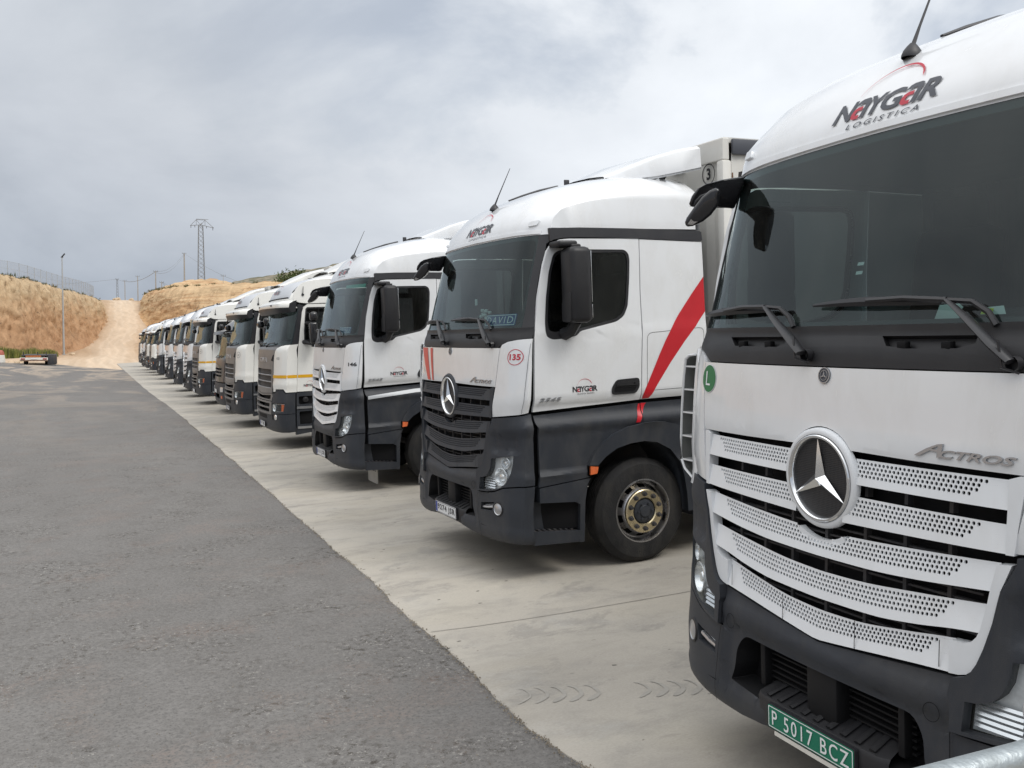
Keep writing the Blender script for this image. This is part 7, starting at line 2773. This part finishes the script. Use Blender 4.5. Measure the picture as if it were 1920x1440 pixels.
def star_truck_marks(root, hood_script=True, roof=True, door=True, number=None, num_col='ink_black', ringed=False, model=True):
    if roof:
        bm = bmesh.new()
        logo(bm, FM, 0.318, 3.156, 0.625, 0.086, dirx=-1, off=0.004, shear=0.35, ak=1.30)
        # the arc stands higher on the leaning roof front
        b = finish(bm, 'roof_lettering', ['ink_grey', 'ink_red'], root)
    if hood_script:
        bm = bmesh.new()
        put_text(bm, 'CTROS', FM, -0.598, 1.7515, w=0.290, h=0.031, dirx=-1, off=0.012, th=0.008, shear=0.35, bold=0.02)
        q = [(-0.492, 1.752), (-0.515, 1.752), (-0.560, 1.775), (-0.590, 1.772), (-0.588, 1.752), (-0.606, 1.752), (-0.612, 1.804), (-0.588, 1.800), (-0.545, 1.782)]
        patch(bm, q[::-1], FM, [[(-0.566, 1.782), (-0.592, 1.794), (-0.591, 1.780)]], off=0.012, th=0.008, du=0, dz=0, flip=True)
        finish(bm, 'model_script', 'script_silver', root)
    if door:
        bm = bmesh.new()
        logo(bm, NEAR, 0.757, 1.650, 0.268, 0.050, dirx=1, off=0.003, shear=0.0, mi_d=0, mi_r=1, sub_text='SOLUCION EN TRANSPORTE')
        finish(bm, 'door_lettering', ['ink_black', 'ink_red'], root)
    if model:
        bm = bmesh.new()
        put_text(bm, '2545', NEAR, 0.412, 1.582, w=0.232, h=0.036, dirx=1, off=0.007, th=0.005, shear=0.35, bold=0.01)
        finish(bm, 'model_number', 'silver', root)
    if number:
        bm = bmesh.new()
        yc = 1.985 if ringed else 1.830
        put_text(bm, number, FM, -1.142 + 0.0, yc - 0.026, w=0.098 if ringed else 0.14, h=0.054, dirx=-1, off=0.006, mi=0, centre=True, bold=0.035)
        if ringed:
            ring_pts(bm, FM, -1.142, yc, 0.070, 0.006, 0.006)
        finish(bm, 'fleet_number', num_col, root)


def place(root, x, y, yaw=0.0, dz=0.0):
    root.location = (x, y, SL * (x - 0.54) + offy(y) + dz)
    root.rotation_euler = (0, -0.04451, yaw)


def place_trailer(tr, x, y, yaw=0.0, u=2.47):
    c, s = math.cos(yaw), math.sin(yaw)
    X, Y = x + u * c, y + u * s
    tr.location = (X, Y, SL * (X - 0.54) + offy(y))
    tr.rotation_euler = (0, -0.04451, yaw)


proto_s = tractor_mb()
proto_d = None
proto_c = tractor_sc()
proto_g = tractor_grey()
proto_t = trailer_proto()
index_kids()

G_TR = 'parked lorry tractors in a row'
G_TL = 'white box trailers behind the parked tractors'
ROW = [
    # kind, x, y, yaw, label
    ('s', 0.286, 3.009, -0.0243, 'white lorry nearest the camera with white grille, green L sticker and green number plate'),
    ('s', 0.655, 8.451, 0.0198, 'white lorry with dark grey grille, red stripe and red 135 on its corner'),
    ('s', 0.674, 13.913, 0.0044, 'white lorry with white grille and black 146 on its corner'),
    ('c', 0.75, 19.55, 0.0, 'cream lorry with yellow band, nearest of the bronze-grilled lorries, beside lorry 146'),
    ('c', 0.72, 24.60, 0.0, 'cream lorry without yellow band, just in front of the dark grey one'),
    ('g', 0.98, 29.2, 0.0, 'dark grey low-roofed lorry squeezed between two cream ones'),
    ('c', 0.78, 33.75, 0.0, 'cream lorry with yellow band just behind the dark grey one'),
    ('s', 0.92, 39.3, 0.0, 'white star-badged lorry with white grille directly behind the third cream lorry'),
    ('s', 0.95, 44.5, 0.0, 'white star-badged lorry, second one behind the third cream lorry'),
    ('s', 1.15, 52.5, 0.0, 'white star-badged lorry, third one behind the third cream lorry'),
    ('s', 1.15, 59.5, 0.0, 'white lorry with dark grille, fourth one behind the third cream lorry'),
    ('c', 1.15, 66.5, 0.0, 'cream visored lorry just before the last three of the row'),
    ('c', 1.15, 72.0, 0.0, 'cream visored lorry third from the far end of the row'),
    ('s', 1.20, 78.0, 0.0, 'small distant white lorry second from the far end of the row'),
    ('c', 1.45, 88.0, 0.0, 'farthest lorry at the far end of the row'),
]
TL = ['white box trailer hidden behind the nearest lorry', 'white box trailer with a circled 3 on its front behind lorry 135', 'white box trailer behind lorry 146',
      'white trailer behind the nearest yellow-banded cream lorry', 'white trailer behind the unbanded cream lorry', None, 'white trailer behind the third cream lorry']
trucks = []
used = set()
for i, (k, x, y, yaw, lab) in enumerate(ROW):
    pr = {'s': proto_s, 'c': proto_c, 'g': proto_g}[k]
    o = pr if k not in used else copy_tree(pr)
    used.add(k)
    if i > 2:
        yaw = 0.016 * math.sin(i * 2.3)
    place(o, x, y, yaw)
    tag(o, lab, 'lorry', G_TR)
    trucks.append(o)
bpy.context.view_layer.update()
trailers = []
for i, (k, x, y, yaw, lab) in enumerate(ROW):
    if i >= len(TL) or TL[i] is None:
        continue
    t = proto_t if not trailers else copy_tree(proto_t)
    place_trailer(t, x, y, yaw, 2.47 if k == 's' else 2.5)
    tag(t, TL[i], 'trailer', G_TL)
    trailers.append(t)

T1, T2, T3 = trucks[0], trucks[1], trucks[2]
# ---- nearest lorry
star_truck_marks(T1)
bm = bmesh.new()
patch(bm, circ(0.908, 1.983, 0.080, 36, 0.0725), FM, off=0.0062, th=0, du=0.04, dz=0, mi=1, flip=True)
patch(bm, circ(0.908, 1.983, 0.076, 36, 0.069), FM, off=0.0074, th=0, du=0.04, dz=0, mi=0, flip=True)
put_text(bm, 'L', FM, 0.938, 1.948, w=0.050, h=0.072, dirx=-1, off=0.0088, mi=1, bold=0.0)
finish(bm, 'green_sticker', ['sticker_green', 'ink_white'], T1)
number_plate(T1, -0.006, 0.271, -0.262, 0.428, 0.532, 'P 5017 BCZ', 'plate_green', 'ink_white', bracket=True)
# ---- second lorry: dark grille, red stripes
star_truck_marks(T2, number='135', num_col='ink_red', ringed=True)
swap_mat(T2, 'upper_grille', 'plastic_dark'); swap_mat(T2, 'lower_grille', 'plastic_dark'); swap_mat(T2, 'star_emblem', 'plastic_dark')
bm = bmesh.new()
stripe_door = [(1.4995, 1.5400), (1.4995, 1.5955), (1.4855, 1.5625), (1.4860, 1.5400)]
stripe = [(1.503, 1.541), (1.575, 1.543), (1.66, 1.665), (1.811, 1.860), (1.977, 2.052), (2.110, 2.190), (2.2335, 2.328), (2.2305, 2.657), (2.08, 2.49), (1.924, 2.306), (1.842, 2.195), (1.762, 2.070), (1.700, 1.960), (1.649, 1.862), (1.575, 1.722), (1.505, 1.590)]
patch(bm, stripe, NEAR, off=0.003, th=0, du=0.1, dz=0.05)
patch(bm, [(1.404, 1.331), (1.450, 1.331), (1.4765, 1.385), (1.4765, 1.499), (1.458, 1.499), (1.436, 1.42)], NEAR, off=0.0075, th=0, du=0, dz=0.03)
patch(bm, [(1.486, 1.40), (1.530, 1.485), (1.545, 1.502), (1.486, 1.502)], NEAR, off=0.0075, th=0, du=0, dz=0.03)
finish(bm, 'red_stripe', ['paint_red', 'paint_red_faded'], T2)
bm = bmesh.new()
patch(bm, [(0.640, 1.735), (0.548, 1.735), (0.715, 2.060), (0.955, 2.060), (0.80, 1.92)][::1], FM, off=0.0075, th=0, du=0.06, dz=0.04, flip=True, mi=1)
patch(bm, [(0.480, 1.735), (0.440, 1.735), (0.525, 2.060), (0.610, 2.060)], FM, off=0.0075, th=0, du=0.06, dz=0.04, flip=True, mi=1)
finish(bm, 'bonnet_stripe', ['paint_red', 'paint_red_faded'], T2)
number_plate(T2, -0.006, 0.265, -0.262, 0.430, 0.540, '9274 JSR', 'plate_white', 'ink_black', blue=True)
# ---- third lorry
star_truck_marks(T3, number='146')
swap_mat(T3, 'front_panel', 'paint_dusty_white')
bm = bmesh.new()
patch(bm, [(0.408, 1.328), (1.112, 1.386), (1.47, 1.398), (1.47, 1.445), (1.112, 1.437), (0.408, 1.376)], NEAR, off=0.008, th=0, du=0.1, dz=0.04)
finish(bm, 'silver_band', 'band_grey', T3)
number_plate(T3, -0.006, 0.265, -0.262, 0.430, 0.540, '1111 JCR', 'plate_white', 'ink_black', blue=True)
bm = bmesh.new()
patch(bm, rrect(-0.80, -0.32, 0.035, 0.300, 0.03), flatmap(0.62), off=0, th=0.012, du=0, dz=0, mi=0, flip=True)
put_text(bm, 'MERCEDES', flatmap(0.62), -0.36, 0.215, w=0.40, h=0.055, dirx=-1, off=0.002, mi=1, bold=0.02)
finish(bm, 'mud_flap', ['white_plastic', 'ink_black'], T3)
bm = bmesh.new()
for w in (0.02, 0.30):
    box(bm, (0.25, w, 0.33), (0.012, 0.03, 0.20))
box(bm, (0.25, 0.16, 0.30), (0.012, 0.30, 0.05))
finish(bm, 'tow_bracket', 'silver', T3)
# ---- far white lorries
for i in (7, 8, 9, 10, 13):
    star_truck_marks(trucks[i], hood_script=i < 10, roof=False, model=False)
    number_plate(trucks[i], -0.006, 0.265, -0.262, 0.430, 0.540, '3', 'plate_white', 'plate_white')
swap_mat(trucks[10], 'lower_grille', 'plastic_dark'); swap_mat(trucks[10], 'upper_grille', 'paint_white')


# ---- cream lorries
def cream_marks(root, band, number=None, ringed=False, door=True, plate='6174 JRB', marks=True):
    if band:
        bm = bmesh.new()
        z0, z1 = 1.432, 1.492
        X = lambda u, z: SW2(u, z)
        o = [(0.862, z0), (X(0.485, z0), z0 - 0.003), (X(0.488, z1), z1 - 0.003), (0.862, z1)]
        patch(bm, mir(o), FM2, off=0.0155, th=0, du=0.04, dz=0.03, flip=True)
        patch(bm, [(0.502, z0 - 0.004), (1.54, z0 - 0.02), (1.54, z1 - 0.02), (0.506, z1 - 0.004)], SIDE2(-1), off=0.003, th=0, du=0.2, dz=0.03)
        finish(bm, 'yellow_band', 'paint_yellow', root)
    if marks:
        bm = bmesh.new()
        if door:
            logo(bm, SIDE2(-1), 0.610, 1.245, 0.268, 0.050, dirx=1, off=0.004, shear=0.0, sub=False)
        mp = lambda a, b, off=0.0: Vector((interp(b, [2.965, 3.01, 3.075, 3.165, 3.245, 3.305], [0.364, 0.374, 0.402, 0.45, 0.525, 0.61]) + dvf(a) * 0.85 - 0.012, a, b + 0.010))
        logo(bm, mp, 0.36, 3.110, 0.62, 0.075, dirx=-1, off=0.0, shear=0.35, sub=False, arc=True)
        finish(bm, 'lettering', ['ink_black', 'ink_red'], root)
    if number:
        bm = bmesh.new()
        put_text(bm, number, FM2, -1.05, 1.80, w=0.075 if ringed else 0.10, h=0.042, dirx=-1, off=0.017, mi=0, centre=True, bold=0.0)
        if ringed:
            ring_pts(bm, FM2, -1.05, 1.825, 0.075, 0.006, 0.017)
        finish(bm, 'fleet_number', 'ink_grey', root)
    number_plate(root, -0.010, 0.265, -0.262, 0.425, 0.525, plate, 'plate_white', 'ink_black' if len(plate) > 2 else 'plate_white', blue=len(plate) > 2)


cream_marks(trucks[3], True, '132', plate='7117 JKL')
cream_marks(trucks[4], False, '137', True, plate='7171 JHK')
cream_marks(trucks[6], True, '127', True, plate='7')
cream_marks(trucks[11], False, plate='7', marks=False)
cream_marks(trucks[12], False, plate='7', marks=False)
cream_marks(trucks[14], False, plate='7', marks=False)
number_plate(trucks[5], -0.010, 0.265, -0.262, 0.62, 0.72, '7', 'plate_white', 'plate_white')
bm = bmesh.new()
put_text(bm, 'MAN', FM3, 0.12, 1.40, w=0.24, h=0.07, dirx=-1, off=0.014, bold=0.02)
finish(bm, 'badge', 'silver', trucks[5])

# ---- trailer number
bm = bmesh.new()
tm = lambda a, b, off=0.0: Vector((-0.004 - off, a, b))
put_text(bm, '3', tm, -1.040, 3.600, h=0.115, dirx=-1, off=0.002, bold=0.035, centre=True)
ring_pts(bm, tm, -1.040, 3.657, 0.100, 0.010, 0.002)
finish(bm, 'trailer_number', 'ink_black', trailers[1])


# ------------------------------------------------------------------ things lying inside the cabs
def in_cab(root, me_builder, name, label, cat, mats):
    bm = bmesh.new()
    me_builder(bm)
    o = finish(bm, name, mats, smooth=False)
    o.matrix_world = root.matrix_world
    o.location = root.location
    o.rotation_euler = root.rotation_euler
    tag(o, label, cat)
    return o


def board(bm, text, w0, w1, z0, z1, inset=-0.022):
    f = lambda a, b, off=0.0: FM(a, b, inset + off)
    patch(bm, rrect(w1, w0, z0, z1, 0.008), f, off=0, th=0.01, du=0.1, dz=0, mi=0, flip=True)
    patch(bm, rrect(w1 + 0.006, w0 - 0.006, z0 + 0.006, z1 - 0.006, 0.006), f, [rrect(w1 + 0.012, w0 - 0.012, z0 + 0.012, z1 - 0.012, 0.005)[::-1]], off=0.002, th=0, du=0.1, dz=0, mi=1, flip=True)
    put_text(bm, text, f, w0 - 0.03, z0 + 0.022, w=w0 - w1 - 0.06, h=z1 - z0 - 0.044, dirx=-1, off=0.003, mi=1, bold=0.0, space=1.3)


in_cab(T2, lambda bm: board(bm, 'DAVID', -0.575, -1.05, 2.268, 2.372), 'name_board', 'blue name board reading DAVID behind the windscreen of lorry 135', 'name board', ['board_blue', 'ink_white'])
in_cab(T3, lambda bm: board(bm, 'CRYNU', -0.50, -0.94, 2.275, 2.365), 'name_board', 'blue name board behind the windscreen of lorry 146', 'name board', ['board_blue', 'ink_white'])


def sheet(bm, pts, inset, mi=0):
    f = lambda a, b, off=0.0: FM(a, b, inset + off)
    patch(bm, pts, f, off=0, th=0.001, du=0.1, dz=0, mi=mi, flip=True)


in_cab(T1, lambda bm: sheet(bm, [(-0.466, 2.264), (-0.476, 2.320), (-0.560, 2.322), (-0.580, 2.309), (-0.566, 2.285), (-0.575, 2.267)][::-1], -0.03), 'paper_sheet', 'pale paper sheet on the dashboard of the nearest lorry', 'paper', ['paper'])


def stick(bm):
    sheet(bm, [(-0.665, 2.276), (-0.673, 2.302), (-0.745, 2.306), (-0.760, 2.276)][::-1], -0.022, 0)
    sheet(bm, [(-0.665, 2.277), (-0.671, 2.297), (-0.712, 2.297), (-0.708, 2.277)][::-1], -0.018, 1)


in_cab(T1, stick, 'inspection_sticker', 'yellow inspection sticker low in the windscreen of the nearest lorry', 'sticker', ['paper', 'sticker_yellow'])
for zc, l in ((2.503, 'upper'), (2.465, 'lower')):
    in_cab(T1, lambda bm: sheet(bm, [(-0.026, zc - 0.006), (-0.062, zc - 0.006), (-0.064, zc + 0.008), (-0.028, zc + 0.008)][::-1], -0.016), 'paper_label', l + ' of two small pale labels in the middle of the nearest windscreen', 'sticker', ['paper'])


def visor_cloth(bm):
    # teal sun strip and drawn curtain edge inside the cab
    f = lambda a, b, off=0.0: FM(a, b, -0.03 + off)
    patch(bm, [(-1.05, 2.925), (-0.30, 2.945), (-0.30, 2.99), (-1.05, 2.975)], f, off=0, th=0.002, du=0.1, dz=0, flip=True)


mat('teal_strip', (0.02, 0.42, 0.30), 0.6)
in_cab(T3, visor_cloth, 'sun_strip', 'teal fringe strip across the top of the windscreen of lorry 146', 'sun strip', ['teal_strip'])


def trinkets(bm):
    box(bm, (0.42, -0.13, 2.30), (0.10, 0.16, 0.16), 1, bev=0.03)
    box(bm, (0.38, 0.06, 2.27), (0.10, 0.15, 0.14), 1, bev=0.03)
    for k in range(9):
        a = k * 0.7
        box(bm, (0.40 + 0.03 * math.sin(a * 3), -0.22 + 0.05 * math.cos(a), 2.38 + 0.035 * math.sin(a)), (0.03, 0.035, 0.03), 0, bev=0.008)
    box(bm, (0.36, -0.35, 2.30), (0.02, 0.09, 0.11), 0)
    box(bm, (0.37, -0.08, 2.50), (0.01, 0.04, 0.06), 0)


in_cab(T2, trinkets, 'dash_ornament', 'pale ornaments on the dashboard of lorry 135', 'ornament', ['paper', 'interior_dark'])
